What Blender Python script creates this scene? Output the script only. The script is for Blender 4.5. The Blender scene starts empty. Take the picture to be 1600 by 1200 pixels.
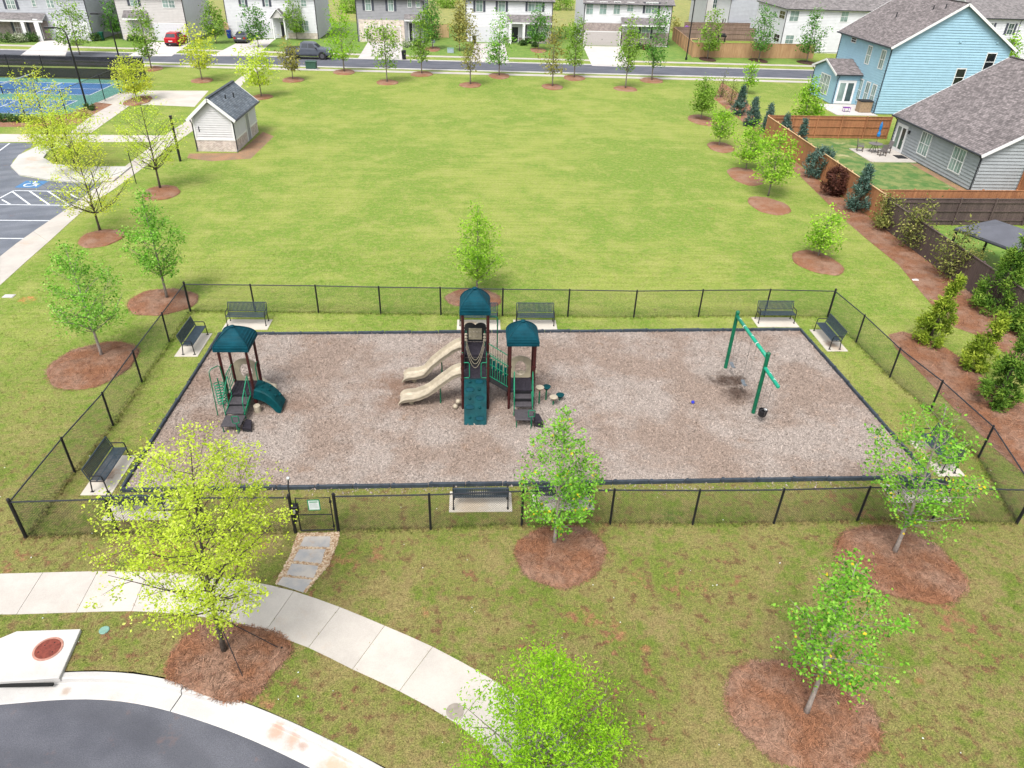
import bpy, bmesh, math, random
import numpy as np
from mathutils import Vector, Matrix
sc = bpy.context.scene
col = sc.collection
R = math.radians
# ---------------------------------------------------------------- camera (drone, 15.6 m up)
FPX, PIT, ROL, YAW = 1109.4, 0.575, 0.0322, 0.0600
CAM = np.array([13.369, -15.838, 15.623])
cp, sp = math.cos(PIT), math.sin(PIT)
FW = np.array([math.sin(YAW)*cp, math.cos(YAW)*cp, -sp])
r0 = np.array([math.cos(YAW), -math.sin(YAW), 0.0]); u0 = np.cross(r0, FW)
RT = math.cos(ROL)*r0 + math.sin(ROL)*u0
UP = -math.sin(ROL)*r0 + math.cos(ROL)*u0
cd = bpy.data.cameras.new('camera'); co = bpy.data.objects.new('camera', cd); col.objects.link(co)
cd.sensor_width = 36; cd.lens = 36*FPX/1600; cd.clip_start = .1; cd.clip_end = 2000
co.matrix_world = Matrix([[RT[i], UP[i], -FW[i], CAM[i]] for i in range(3)] + [[0, 0, 0, 1]])
sc.camera = co
# ---------------------------------------------------------------- light: bright overcast noon
SUN_EL, SUN_ROT = R(58), R(205)
w = bpy.data.worlds.new('World'); sc.world = w; w.use_nodes = True
nt = w.node_tree; bg = nt.nodes['Background']
sky = nt.nodes.new('ShaderNodeTexSky'); sky.sky_type = 'NISHITA'; sky.sun_disc = False
sky.sun_elevation = SUN_EL; sky.sun_rotation = SUN_ROT; sky.dust_density = 3.0
hs = nt.nodes.new('ShaderNodeHueSaturation'); hs.inputs['Saturation'].default_value = .22   # cloud cover: grey sky
nt.links.new(sky.outputs[0], hs.inputs['Color']); nt.links.new(hs.outputs[0], bg.inputs[0]); bg.inputs[1].default_value = .105
sl = bpy.data.lights.new('sun', 'SUN'); sl.energy = 1.45; sl.angle = R(21); sl.color = (1, .97, .92)
so = bpy.data.objects.new('sun', sl); col.objects.link(so)
az = SUN_ROT   # sky rotation: clockwise from +Y
sd = Vector((math.sin(az)*math.cos(SUN_EL), math.cos(az)*math.cos(SUN_EL), math.sin(SUN_EL)))
so.rotation_euler = sd.to_track_quat('Z', 'Y').to_euler(); so.location = (0, -20, 60)
sc.view_settings.view_transform = 'Standard'; sc.view_settings.look = 'None'
sc.view_settings.gamma = 1; sc.view_settings.use_curve_mapping = False
sc.view_settings.exposure = 1.52
# ---------------------------------------------------------------- pixel -> place
def ray(x, y): return FPX*FW + (x-800)*RT + (600-y)*UP
def G(x, y, z=0.0):
    d = ray(x, y); t = (z-CAM[2])/d[2]; q = CAM+t*d; return (float(q[0]), float(q[1]))
def PY(x, y, Y):
    d = ray(x, y); q = CAM+(Y-CAM[1])/d[1]*d; return (float(q[0]), float(q[2]))
def PX(x, y, X):
    d = ray(x, y); q = CAM+(X-CAM[0])/d[0]*d; return (float(q[1]), float(q[2]))
def proj(X):
    d = np.array(X, float)-CAM; z = d@FW
    return 800+FPX*(d@RT)/z, 600-FPX*(d@UP)/z, z
def hgt(bx, by, ty):
    X = G(bx, by); lo, hi = 0., 60.
    for _ in range(40):
        m = (lo+hi)/2
        if proj((X[0], X[1], m))[1] > ty: lo = m
        else: hi = m
    return m
# ---------------------------------------------------------------- mesh builder
class MB:
    def __init__(s): s.v = []; s.f = []; s.uv = None
    def add(s, vs, fs):
        o = len(s.v); s.v += [tuple(map(float, q)) for q in vs]; s.f += [tuple(i+o for i in q) for q in fs]; return s
    def box(s, x0, y0, z0, x1, y1, z1):
        return s.add([(x0,y0,z0),(x1,y0,z0),(x1,y1,z0),(x0,y1,z0),(x0,y0,z1),(x1,y0,z1),(x1,y1,z1),(x0,y1,z1)],
                     [(3,2,1,0),(4,5,6,7),(0,1,5,4),(1,2,6,5),(2,3,7,6),(3,0,4,7)])
    def bar(s, a, b, w, h=None, up=(0, 0, 1)):
        a, b = Vector(a), Vector(b); h = h or w; d = (b-a).normalized(); sd_ = d.cross(Vector(up))
        if sd_.length < 1e-4: sd_ = d.cross(Vector((0, 1, 0)))
        sd_.normalize(); u_ = sd_.cross(d); vs = []
        for p_ in (a, b):
            for i, j in ((-1,-1),(1,-1),(1,1),(-1,1)): vs.append(p_+sd_*(i*w/2)+u_*(j*h/2))
        return s.add(vs, [(0,1,2,3),(7,6,5,4),(0,4,5,1),(1,5,6,2),(2,6,7,3),(3,7,4,0)])
    def tube(s, pts, r, n=6, caps=True):
        pts = [Vector(q) for q in pts]; k = len(pts); rs = r if isinstance(r, (list, tuple)) else [r]*k; vs = []; fs = []
        ref = None
        for i, p_ in enumerate(pts):
            d = (pts[min(i+1, k-1)]-pts[max(i-1, 0)]).normalized()
            if ref is None: ref = Vector((1, 0, 0)) if abs(d.x) < .8 else Vector((0, 1, 0))
            a = (ref-d*ref.dot(d)).normalized(); ref = a; b = d.cross(a)
            for j in range(n):
                t = 2*math.pi*j/n; vs.append(p_+(a*math.cos(t)+b*math.sin(t))*rs[i])
        for i in range(k-1):
            for j in range(n): fs.append((i*n+j, i*n+(j+1)%n, (i+1)*n+(j+1)%n, (i+1)*n+j))
        if caps: fs += [tuple(range(n-1, -1, -1)), tuple((k-1)*n+j for j in range(n))]
        return s.add(vs, fs)
    def ext(s, poly, vec):
        n = len(poly); vec = Vector(vec); vs = [Vector(q) for q in poly]; vs += [q+vec for q in vs]
        return s.add(vs, [tuple(range(n-1, -1, -1)), tuple(range(n, 2*n))]+[(i, (i+1)%n, n+(i+1)%n, n+i) for i in range(n)])
    def prism(s, poly, z0, z1): return s.ext([(q[0], q[1], z0) for q in poly], (0, 0, z1-z0))
    def sheet(s, poly, z):
        vs = [(q[0], q[1], z) for q in poly]
        if len(vs) <= 4: return s.add(vs, [tuple(range(len(vs)))])
        from mathutils.geometry import delaunay_2d_cdt
        n = len(vs); V, E_, F, *_ = delaunay_2d_cdt([Vector(q[:2]) for q in vs], [(i, (i+1) % n) for i in range(n)], [], 1, 1e-5)
        P_ = [(q.x, q.y) for q in V]; F = [f if sum(P_[f[i]][0]*P_[f[(i+1) % 3]][1]-P_[f[(i+1) % 3]][0]*P_[f[i]][1] for i in range(3)) > 0 else f[::-1] for f in F]
        return s.add([(x, y, z) for x, y in P_], [tuple(f) for f in F])
    def lathe(s, prof, n=16, c=(0, 0, 0)):
        vs = []; fs = []; m = len(prof)
        for r_, z in prof:
            for j in range(n): t = 2*math.pi*j/n; vs.append((c[0]+r_*math.cos(t), c[1]+r_*math.sin(t), c[2]+z))
        for i in range(m-1):
            for j in range(n): fs.append((i*n+j, i*n+(j+1)%n, (i+1)*n+(j+1)%n, (i+1)*n+j))
        fs += [tuple(range(n-1, -1, -1)), tuple((m-1)*n+j for j in range(n))]
        return s.add(vs, fs)
    def build(s, name, mat, parent=None, smooth=False, bevel=0, fix=True, loc=None):
        me = bpy.data.meshes.new(name); me.from_pydata(s.v, [], s.f); me.update()
        if fix and len(s.f) < 60000:
            bm = bmesh.new(); bm.from_mesh(me)
            if bevel: bmesh.ops.bevel(bm, geom=list(bm.edges), offset=bevel, segments=1, affect='EDGES', clamp_overlap=True)
            bmesh.ops.recalc_face_normals(bm, faces=list(bm.faces)); bm.to_mesh(me); bm.free()
        if smooth: me.polygons.foreach_set('use_smooth', [True]*len(me.polygons))
        return link(name, me, mat, parent, loc)
def link(name, me, mat, parent=None, loc=None):
    if mat is not None and not me.materials: me.materials.append(mat)
    o = bpy.data.objects.new(name, me); col.objects.link(o)
    if parent is not None: o.parent = parent
    if loc is not None: o.location = loc
    return o
def tag(o, label=None, cat=None, group=None, kind=None):
    for k, v in (('label', label), ('category', cat), ('group', group), ('kind', kind)):
        if v: o[k] = v
    return o
def thing(name, label, cat, loc=(0, 0, 0), rz=0.0, group=None):
    o = bpy.data.objects.new(name, None); col.objects.link(o); o.empty_display_size = .3
    o.location = loc if len(loc) == 3 else (loc[0], loc[1], 0); o.rotation_euler = (0, 0, rz)
    return tag(o, label, cat, group)
def copy_tree(o, parent=None):
    c = o.copy(); col.objects.link(c); c.parent = parent
    for ch in list(o.children): copy_tree(ch, c)
    return c
def inpoly(P, poly):
    x, y = P[:, 0], P[:, 1]; c = np.zeros(len(P), bool); n = len(poly)
    for i in range(n):
        (x1, y1), (x2, y2) = poly[i], poly[(i+1) % n]
        if y1 == y2: continue
        c ^= ((y1 > y) != (y2 > y)) & (x < (x2-x1)*(y-y1)/(y2-y1)+x1)
    return c
# ---------------------------------------------------------------- materials
MAT = {}
def newmat(name):
    m = bpy.data.materials.new(name); m.use_nodes = True; t = m.node_tree; b = t.nodes['Principled BSDF']; MAT[name] = m
    return m, t, b
def nd(t, typ, **kw):
    n = t.nodes.new(typ)
    for k, v in kw.items():
        if k in n.inputs: n.inputs[k].default_value = v
        else: setattr(n, k, v)
    return n
def pos(t): return nd(t, 'ShaderNodeNewGeometry').outputs['Position']
def noise(t, vec, scale, detail=4, rough=.55):
    n = nd(t, 'ShaderNodeTexNoise'); n.inputs['Scale'].default_value = scale; n.inputs['Detail'].default_value = detail; n.inputs['Roughness'].default_value = rough
    if vec is not None: t.links.new(vec, n.inputs['Vector'])
    return n.outputs['Fac']
def c4(c): return (c[0], c[1], c[2], 1)
def mixc(t, fac, a, b, mode='MIX'):
    n = nd(t, 'ShaderNodeMix', data_type='RGBA', blend_type=mode)
    for i, v in ((0, fac), (6, a), (7, b)):
        if isinstance(v, (int, float)): n.inputs[i].default_value = v
        elif isinstance(v, tuple): n.inputs[i].default_value = c4(v)
        else: t.links.new(v, n.inputs[i])
    return n.outputs[2]
def rng(t, v, a, b, c=0., d=1., smooth=True):
    n = nd(t, 'ShaderNodeMapRange'); n.interpolation_type = 'SMOOTHSTEP' if smooth else 'LINEAR'
    t.links.new(v, n.inputs[0])
    for i, q in ((1, a), (2, b), (3, c), (4, d)): n.inputs[i].default_value = q
    return n.outputs[0]
def mth(t, op, a, b=None):
    n = nd(t, 'ShaderNodeMath', operation=op)
    for i, v in enumerate((a, b)):
        if v is None: continue
        if isinstance(v, (int, float)): n.inputs[i].default_value = v
        else: t.links.new(v, n.inputs[i])
    return n.outputs[0]
def bump(t, b, h, strength=.3, dist=.02):
    n = nd(t, 'ShaderNodeBump'); n.inputs['Strength'].default_value = strength; n.inputs['Distance'].default_value = dist
    t.links.new(h, n.inputs['Height']); t.links.new(n.outputs[0], b.inputs['Normal'])
def M(name, c, rough=.6, var=.18, scale=6., bmp=0., metal=0., c2=None, fine=60., stain=None, spec=.28):
    """plain paint / metal / concrete: uneven tone, fine grain, optional stains"""
    m, t, b = newmat(name); p_ = pos(t)
    lo = tuple(q*(1-var) for q in c); hi = c2 or tuple(min(1, q*(1+var)) for q in c)
    k = rng(t, noise(t, p_, scale, 6, .6), .3, .7)
    cl = mixc(t, k, lo, hi)
    cl = mixc(t, rng(t, noise(t, p_, fine, 3), .3, .7, 0, var), cl, tuple(q*.5 for q in c))
    if stain: cl = mixc(t, rng(t, noise(t, p_, stain[1], 5, .65), .52, .72, 0, stain[2]), cl, stain[0])
    t.links.new(cl, b.inputs['Base Color']); b.inputs['Roughness'].default_value = rough; b.inputs['Metallic'].default_value = metal; b.inputs['Specular IOR Level'].default_value = spec
    if bmp: bump(t, b, noise(t, p_, fine*.6, 4), bmp, .01)
    return m
def glassmat(name, c, rough=.08):
    m, t, b = newmat(name); p_ = pos(t)
    t.links.new(mixc(t, rng(t, noise(t, p_, .9, 3), .35, .65), tuple(q*.6 for q in c), c), b.inputs['Base Color'])
    b.inputs['Roughness'].default_value = rough; b.inputs['IOR'].default_value = 1.5
    return m
def leafmat(name, dark, mid, light, trans=.35, odd=None):
    m, t, b = newmat(name)
    at = nd(t, 'ShaderNodeAttribute', attribute_name='rnd', attribute_type='GEOMETRY')
    cr = nd(t, 'ShaderNodeValToRGB'); e = cr.color_ramp.elements
    e[0].position = 0; e[0].color = c4(dark); e[1].position = .96 if odd else 1; e[1].color = c4(light)
    q = e.new(.5); q.color = c4(mid)
    if odd: q = e.new(.975); q.color = c4(odd)
    t.links.new(at.outputs['Fac'], cr.inputs[0]); t.links.new(cr.outputs[0], b.inputs['Base Color'])
    b.inputs['Roughness'].default_value = .6; b.inputs['Specular IOR Level'].default_value = .15
    tr = nd(t, 'ShaderNodeBsdfTranslucent'); t.links.new(cr.outputs[0], tr.inputs[0])
    ms = nd(t, 'ShaderNodeMixShader'); ms.inputs[0].default_value = trans
    out = t.nodes['Material Output']
    t.links.new(b.outputs[0], ms.inputs[1]); t.links.new(tr.outputs[0], ms.inputs[2]); t.links.new(ms.outputs[0], out.inputs[0])
    return m
_cl, _br, _gr = (.27, .115, .068), (.14, .082, .055), (.055, .13, .018)
CLAY = [(30.4,30.8,.7,.7,_cl),(29.0,29.8,.4,.5,_cl),(-8.0,15.75,.8,.8,(.42,.17,.07)),(12.0,-3.1,.38,.8,_cl),(17.2,-3.9,.32,.8,_cl),(16.2,-4.1,.42,.6,_br),(17.75,-4.4,.25,.8,_cl),(23.9,-6.9,.22,.8,_cl),(7.1,-.45,1.0,.75,(.33,.16,.07)),(22.1,14.9,.3,.7,_br),(3.5,-.4,.9,.6,_br),(.7,.9,.6,.5,_br),(9.9,-3.0,.4,.6,_br),(24.5,-5.4,.3,.6,_cl),(8.2,-2.2,.5,.6,_br),(10.3,-1.2,.5,.5,_br),(-9.5,38.6,1.2,.7,_cl),(-6.0,33.5,1.6,.45,_br),(2.4,8.2,.6,.5,_br),(19.5,.5,.5,.6,_gr),(13.6,-1.6,.3,.7,_gr),(3.2,14.2,.25,.8,_gr),(20.2,-7.,.8,.4,_br),(26.5,-3.6,.7,.4,_br),(28.,-5.,1.,.4,_br)]
def grasscol(t, p_):
    """lawn: lush in the open field, drier and patchier near the street, bare clay spots"""
    sx = nd(t, 'ShaderNodeSeparateXYZ'); t.links.new(p_, sx.inputs[0])
    n1 = noise(t, p_, .09, 4); n2 = noise(t, p_, .5, 6, .65); n3 = noise(t, p_, 3.2, 5, .65); n4 = noise(t, p_, 26, 3, .7); n5 = noise(t, p_, .33, 5, .7)
    mp = nd(t, 'ShaderNodeMapping'); t.links.new(p_, mp.inputs[0]); mp.inputs['Rotation'].default_value = (0, 0, .16); mp.inputs['Scale'].default_value = (.16, 2.6, 1)
    n6 = noise(t, mp.outputs[0], 1.15, 4, .6)
    dry = rng(t, mth(t, 'ADD', sx.outputs[1], mth(t, 'MULTIPLY', n1, 9)), 1, 21, 1, .06)
    far = mixc(t, rng(t, mth(t, 'ADD', mth(t, 'MULTIPLY', n1, .55), mth(t, 'MULTIPLY', n2, .45)),   .42, .58), (.128, .208, .026), (.232, .270, .058))
    far = mixc(t, rng(t, n6, .40, .60, 0, .5), far, (.122, .190, .022))
    far = mixc(t, rng(t, n2, .52, .70, 0, .45), far, (.262, .275, .082))
    far = mixc(t, rng(t, n3, .42, .66, 0, .5), far, (.262, .262, .090))
    near = mixc(t, rng(t, mth(t, 'ADD', mth(t, 'MULTIPLY', n2, .55), mth(t, 'MULTIPLY', n3, .45)), .38, .56), (.100, .142, .020), (.205, .165, .068))
    near = mixc(t, rng(t, n5, .36, .66, 0, .6), near, (.130, .150, .030))
    near = mixc(t, mth(t, 'MULTIPLY', rng(t, n3, .50, .64), rng(t, n5, .40, .56, .2, .95)), near, (.120, .070, .034))
    near = mixc(t, rng(t, mth(t, 'ADD', n5, mth(t, 'MULTIPLY', n3, .35)), .765, .855, 0, .7), near, (.25, .115, .065))
    c = mixc(t, dry, far, near)
    for (x, y, r_, f_, cc) in CLAY:
        d = nd(t, 'ShaderNodeVectorMath', operation='DISTANCE'); d.inputs[1].default_value = (x, y, 0); t.links.new(p_, d.inputs[0])
        q = mth(t, 'ADD', d.outputs['Value'], mth(t, 'MULTIPLY', mth(t, 'ADD', n3, n2), r_*2.6))
        c = mixc(t, rng(t, q, r_*2.35, r_*3.1, f_, 0), c, cc)
    g = mth(t, 'MULTIPLY', rng(t, n4, .25, .75, .45, 1.5), rng(t, noise(t, p_, 9, 4, .7), .3, .7, .80, 1.18))
    return mixc(t, 1.0, c, g, 'MULTIPLY'), n3, n4
def m_grass(name, tuft=False):
    m, t, b = newmat(name); p_ = pos(t); c, n3, n4 = grasscol(t, p_)
    if tuft:
        at = nd(t, 'ShaderNodeAttribute', attribute_name='rnd', attribute_type='GEOMETRY')
        c = mixc(t, 1.0, c, rng(t, at.outputs['Fac'], -.5, 1, .35, 1.4, False), 'MULTIPLY')
    else:
        bump(t, b, n4, .7, .05)
    t.links.new(c, b.inputs['Base Color']); b.inputs['Roughness'].default_value = .85; b.inputs['Specular IOR Level'].default_value = .15
    return m
def m_yard(name, a, bcol, cc):
    m, t, b = newmat(name); p_ = pos(t)
    c = mixc(t, rng(t, noise(t, p_, .9, 6, .7), .4, .6), a, bcol)
    c = mixc(t, rng(t, noise(t, p_, .35, 5, .7), .58, .7, 0, .8), c, cc)
    c = mixc(t, 1., c, rng(t, noise(t, p_, 18, 3, .7), .25, .75, .65, 1.3), 'MULTIPLY')
    t.links.new(c, b.inputs['Base Color']); b.inputs['Roughness'].default_value = .9
    return m
def m_chips(name, base_only=True):
    m, t, b = newmat(name); p_ = pos(t)
    n1 = noise(t, p_, .35, 5, .6); n2 = noise(t, p_, 1.1, 6, .7); n7 = noise(t, p_, 3.5, 5, .75); v = nd(t, 'ShaderNodeTexVoronoi'); v.inputs['Scale'].default_value = 34; t.links.new(p_, v.inputs['Vector'])
    sp_ = nd(t, 'ShaderNodeSeparateColor'); t.links.new(v.outputs['Color'], sp_.inputs[0])
    c = mixc(t, rng(t, n1, .4, .6), (.225, .172, .141), (.272, .230, .203))
    c = mixc(t, rng(t, n2, .58, .74, 0, .7), c, (.215, .140, .095))
    k = sp_.outputs[0]
    if not base_only:
        at = nd(t, 'ShaderNodeAttribute', attribute_name='rnd', attribute_type='GEOMETRY'); k = at.outputs['Fac']
    c = mixc(t, 1., c, rng(t, k, 0, 1, .64, 1.40, False), 'MULTIPLY')
    # scuffed damp hollows under the swings, at the slide ends and steps
    for (x, y, r_, f_) in SCUFF:
        d = nd(t, 'ShaderNodeVectorMath', operation='DISTANCE'); d.inputs[1].default_value = (x, y, 0); t.links.new(p_, d.inputs[0])
        q = mth(t, 'ADD', d.outputs['Value'], mth(t, 'MULTIPLY', mth(t, 'ADD', n2, n7), r_*2.2))
        c = mixc(t, rng(t, q, r_*2.3, r_*3.7, f_, 0), c, (.055, .034, .025) if f_ > .6 else (.15, .078, .045))
    t.links.new(c, b.inputs['Base Color']); b.inputs['Roughness'].default_value = .9; b.inputs['Specular IOR Level'].default_value = .2
    if base_only: bump(t, b, v.outputs['Distance'], .8, .03)
    return m
def m_straw(name, needle=False, tone=(1, 1, 1)):
    m, t, b = newmat(name); p_ = pos(t)
    mp = nd(t, 'ShaderNodeMapping'); t.links.new(p_, mp.inputs[0]); mp.inputs['Rotation'].default_value = (0, 0, .7); mp.inputs['Scale'].default_value = (1, 3.5, 1)
    n1 = noise(t, p_, .8, 5, .65); n2 = noise(t, mp.outputs[0], 14, 4, .7)
    k = n2
    if needle:
        at = nd(t, 'ShaderNodeAttribute', attribute_name='rnd', attribute_type='GEOMETRY'); k = at.outputs['Fac']
    c = mixc(t, rng(t, n1, .38, .64), (.172, .078, .042), (.198, .118, .082))
    c = mixc(t, rng(t, noise(t, p_, 2.3, 4), .56, .7, 0, .6), c, (.13, .06, .038))
    c = mixc(t, 1., c, rng(t, k, .1, .9, .45, 1.9, False), 'MULTIPLY'); c = mixc(t, 1., c, tone, 'MULTIPLY')
    t.links.new(c, b.inputs['Base Color']); b.inputs['Roughness'].default_value = .85; b.inputs['Specular IOR Level'].default_value = .2
    if not needle: bump(t, b, n2, .8, .03)
    return m
def m_asphalt(name, c, lighter):
    m, t, b = newmat(name); p_ = pos(t)
    k = mixc(t, rng(t, noise(t, p_, .5, 6, .6), .35, .65), c, lighter)
    k = mixc(t, 1., k, rng(t, noise(t, p_, 38, 4, .85), .25, .75, .55, 1.5), 'MULTIPLY')
    wv = nd(t, 'ShaderNodeTexWave'); wv.wave_type = 'RINGS'; wv.rings_direction = 'Z'; wv.inputs['Scale'].default_value = .22; wv.inputs['Distortion'].default_value = 2.; wv.inputs['Detail'].default_value = 3.; mpp = nd(t, 'ShaderNodeMapping'); mpp.inputs['Location'].default_value = (-1.5, 14.5, 0); t.links.new(p_, mpp.inputs[0]); t.links.new(mpp.outputs[0], wv.inputs[0])
    k = mixc(t, rng(t, wv.outputs['Fac'], .3, .9, 0, .35), k, tuple(q*.7 for q in c))
    k = mixc(t, rng(t, noise(t, p_, 1.2, 4, .7), .60, .74, 0, .45), k, (.16, .09, .07))
    t.links.new(k, b.inputs['Base Color']); b.inputs['Roughness'].default_value = .8
    bump(t, b, noise(t, p_, 60, 3), .4, .01)
    return m
def m_concrete(name, c, stainc=(.42, .26, .16), amt=.4, spots=()):
    m, t, b = newmat(name); p_ = pos(t)
    k = mixc(t, rng(t, noise(t, p_, .7, 6, .65), .35, .65), tuple(q*.86 for q in c), c)
    k = mixc(t, rng(t, noise(t, p_, .45, 6, .7), .55, .75, 0, amt), k, stainc)
    k = mixc(t, 1., k, rng(t, noise(t, p_, 40, 3, .7), .25, .75, .92, 1.06), 'MULTIPLY')
    n9 = noise(t, p_, 4, 5, .7)
    for (x, y, z, r_, f_, cc) in spots:
        d = nd(t, 'ShaderNodeVectorMath', operation='DISTANCE'); d.inputs[1].default_value = (x, y, z); t.links.new(p_, d.inputs[0])
        k = mixc(t, rng(t, mth(t, 'ADD', d.outputs['Value'], mth(t, 'MULTIPLY', n9, r_*2)), r_*1.3, r_*2.3, f_, 0), k, cc)
    at = nd(t, 'ShaderNodeObjectInfo'); k = mixc(t, 1., k, rng(t, at.outputs['Random'], 0, 1, .92, 1.04, False), 'MULTIPLY')
    t.links.new(k, b.inputs['Base Color']); b.inputs['Roughness'].default_value = .8
    bump(t, b, noise(t, p_, 45, 3), .2, .006)
    return m
def m_brick(name, a, bb, mortar, bw=.21, bh=.072, ms=.012):
    m, t, b = newmat(name); p_ = pos(t)
    s_ = nd(t, 'ShaderNodeSeparateXYZ'); t.links.new(p_, s_.inputs[0]); cx = nd(t, 'ShaderNodeCombineXYZ')
    t.links.new(mth(t, 'ADD', s_.outputs[0], s_.outputs[1]), cx.inputs[0]); t.links.new(s_.outputs[2], cx.inputs[1])
    br = nd(t, 'ShaderNodeTexBrick'); t.links.new(cx.outputs[0], br.inputs['Vector'])
    for k, v in (('Color1', c4(a)), ('Color2', c4(bb)), ('Mortar', c4(mortar)), ('Scale', 1.), ('Mortar Size', ms), ('Brick Width', bw), ('Row Height', bh)): br.inputs[k].default_value = v
    c = mixc(t, 1., br.outputs[0], rng(t, noise(t, p_, 3, 5), .3, .7, .8, 1.2), 'MULTIPLY')
    t.links.new(c, b.inputs['Base Color']); b.inputs['Roughness'].default_value = .85
    return m
def m_shingle(name, a, bb):
    m, t, b = newmat(name); uv = nd(t, 'ShaderNodeUVMap'); p_ = pos(t)
    br = nd(t, 'ShaderNodeTexBrick'); t.links.new(uv.outputs[0], br.inputs['Vector']); br.offset_frequency = 2
    for k, v in (('Color1', c4(a)), ('Color2', c4(bb)), ('Mortar', c4(tuple(q*.45 for q in a))), ('Scale', 1.), ('Mortar Size', .012), ('Brick Width', .34), ('Row Height', .145), ('Bias', -.1)): br.inputs[k].default_value = v
    c = mixc(t, 1., br.outputs[0], rng(t, noise(t, p_, 2.2, 6, .7), .3, .7, .72, 1.28), 'MULTIPLY')
    c = mixc(t, 1., c, rng(t, noise(t, p_, .35, 5, .7), .3, .7, .88, 1.1), 'MULTIPLY')
    t.links.new(c, b.inputs['Base Color']); b.inputs['Roughness'].default_value = .9
    bump(t, b, br.outputs['Fac'], -.4, .01)
    return m
def m_wood(name, a, bb, axis=0):
    m, t, b = newmat(name); p_ = pos(t)
    mp = nd(t, 'ShaderNodeMapping'); t.links.new(p_, mp.inputs[0]); mp.inputs['Scale'].default_value = (6.5, 6.5, .35)
    c = mixc(t, rng(t, noise(t, mp.outputs[0], 1, 5, .7), .3, .7), a, bb)
    c = mixc(t, rng(t, noise(t, p_, .6, 4), .4, .7, 0, .4), c, tuple(q*.7 for q in a))
    t.links.new(c, b.inputs['Base Color']); b.inputs['Roughness'].default_value = .8
    return m
SCUFF = [(23.55, 8.5, .60, .92), (24.1, 8.45, .42, .85), (23.8, 7.35, .55, .9), (10.15, 8.25, .85, .6), (10.1, 6.75, .7, .5), (3.3, 6.1, .8, .4), (6.6, 6.6, .6, .3), (14.3, 7.2, .9, .25), (2.8, 8.5, 1.1, .35)]
m_grass('grass'); m_grass('tuft', True); m_chips('chips'); m_chips('chip', False); m_straw('straw'); m_straw('needle', True); m_straw('blackmulch', tone=(.22, .22, .26))
m_asphalt('asphalt', (.052, .054, .068), (.080, .082, .098)); m_asphalt('asphalt_far', (.062, .066, .085), (.085, .088, .108)); m_asphalt('parking', (.085, .095, .118), (.12, .13, .155))
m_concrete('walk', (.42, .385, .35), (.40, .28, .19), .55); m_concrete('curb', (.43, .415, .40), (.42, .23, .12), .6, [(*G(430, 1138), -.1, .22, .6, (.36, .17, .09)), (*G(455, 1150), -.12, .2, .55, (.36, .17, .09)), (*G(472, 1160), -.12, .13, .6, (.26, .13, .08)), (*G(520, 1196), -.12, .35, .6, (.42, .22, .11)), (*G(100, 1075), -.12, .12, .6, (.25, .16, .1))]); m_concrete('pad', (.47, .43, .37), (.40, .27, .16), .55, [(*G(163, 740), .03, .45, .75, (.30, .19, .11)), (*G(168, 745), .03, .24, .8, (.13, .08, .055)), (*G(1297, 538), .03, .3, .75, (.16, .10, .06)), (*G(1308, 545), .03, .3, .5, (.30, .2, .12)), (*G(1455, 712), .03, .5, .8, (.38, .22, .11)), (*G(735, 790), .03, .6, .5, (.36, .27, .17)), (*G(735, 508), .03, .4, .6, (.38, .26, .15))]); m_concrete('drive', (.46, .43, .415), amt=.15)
m_yard('yard', (.085, .165, .016), (.13, .20, .028), (.22, .22, .06)); m_yard('yard_patchy', (.045, .115, .016), (.15, .175, .05), (.33, .29, .15)); m_yard('bank', (.15, .17, .04), (.24, .23, .06), (.26, .17, .08))
M('black', (.012, .012, .014), .45, .2); M('blackmatte', (.018, .018, .02), .7, .2); M('rail_black', (.02, .022, .028), .4, .2)
M('bench', (.028, .042, .056), .42, .25, 9); M('timber', (.032, .042, .055), .6, .25, 5, .2)
M('teal', (.001, .040, .047), .6, .3, 3, spec=.1); M('tealroof', (.002, .042, .060), .65, .28, 2, spec=.1); M('green', (.006, .165, .085), .35, .2, 6); M('greendark', (.006, .12, .060), .35, .2, 6)
M('maroon', (.042, .010, .010), .4, .25, 8); M('deck', (.024, .021, .028), .7, .25, 12, .3, spec=.12); M('beige', (.335, .290, .220), .5, .18, 4); M('beigepanel', (.30, .26, .185), .55, .15, 4)
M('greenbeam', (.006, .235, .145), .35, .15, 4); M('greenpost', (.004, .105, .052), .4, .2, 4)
M('chain', (.20, .20, .20), .4, .2, metal=.7); M('seatbelt', (.10, .115, .13), .5); M('white', (.62, .62, .62), .5, .05); M('trim', (.60, .60, .60), .5, .04)
M('trunk', (.17, .145, .125), .85, .3, 10, .4); M('trunkdark', (.07, .055, .045), .85, .3, 10, .4); M('trunkpale', (.27, .23, .205), .85, .25, 12, .4)
M('rust', (.15, .035, .024), .8, .3, 14, .4); M('rustring', (.34, .17, .13), .8, .2, 10); M('valve', (.15, .27, .22), .6); M('slot', (.01, .01, .01), .9)
M('flag', (.36, .36, .365), .75, .2, 2.5, .3, c2=(.42, .38, .34), stain=((.40, .26, .15), 1.6, .7)); M('pebble', (.42, .29, .17), .8, .4, 20)
M('gravelbed', (.36, .25, .15), .9, .35, 30, .5)
M('signgreen', (.0, .19, .08), .5); M('signwhite', (.58, .62, .60), .5, .05); M('signgrey', (.32, .36, .36), .6)
M('silver', (.55, .55, .55), .3, .1, metal=.6)
leafmat('lime', (.30, .42, .02), (.52, .65, .05), (.68, .76, .18), .5); leafmat('limegold', (.32, .41, .02), (.55, .63, .05), (.74, .73, .16), .5)
leafmat('poplar', (.045, .155, .012), (.17, .40, .03), (.30, .54, .085), odd=(.6, .45, .03)); leafmat('poplarpale', (.05, .17, .014), (.17, .41, .03), (.38, .59, .15))
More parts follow.
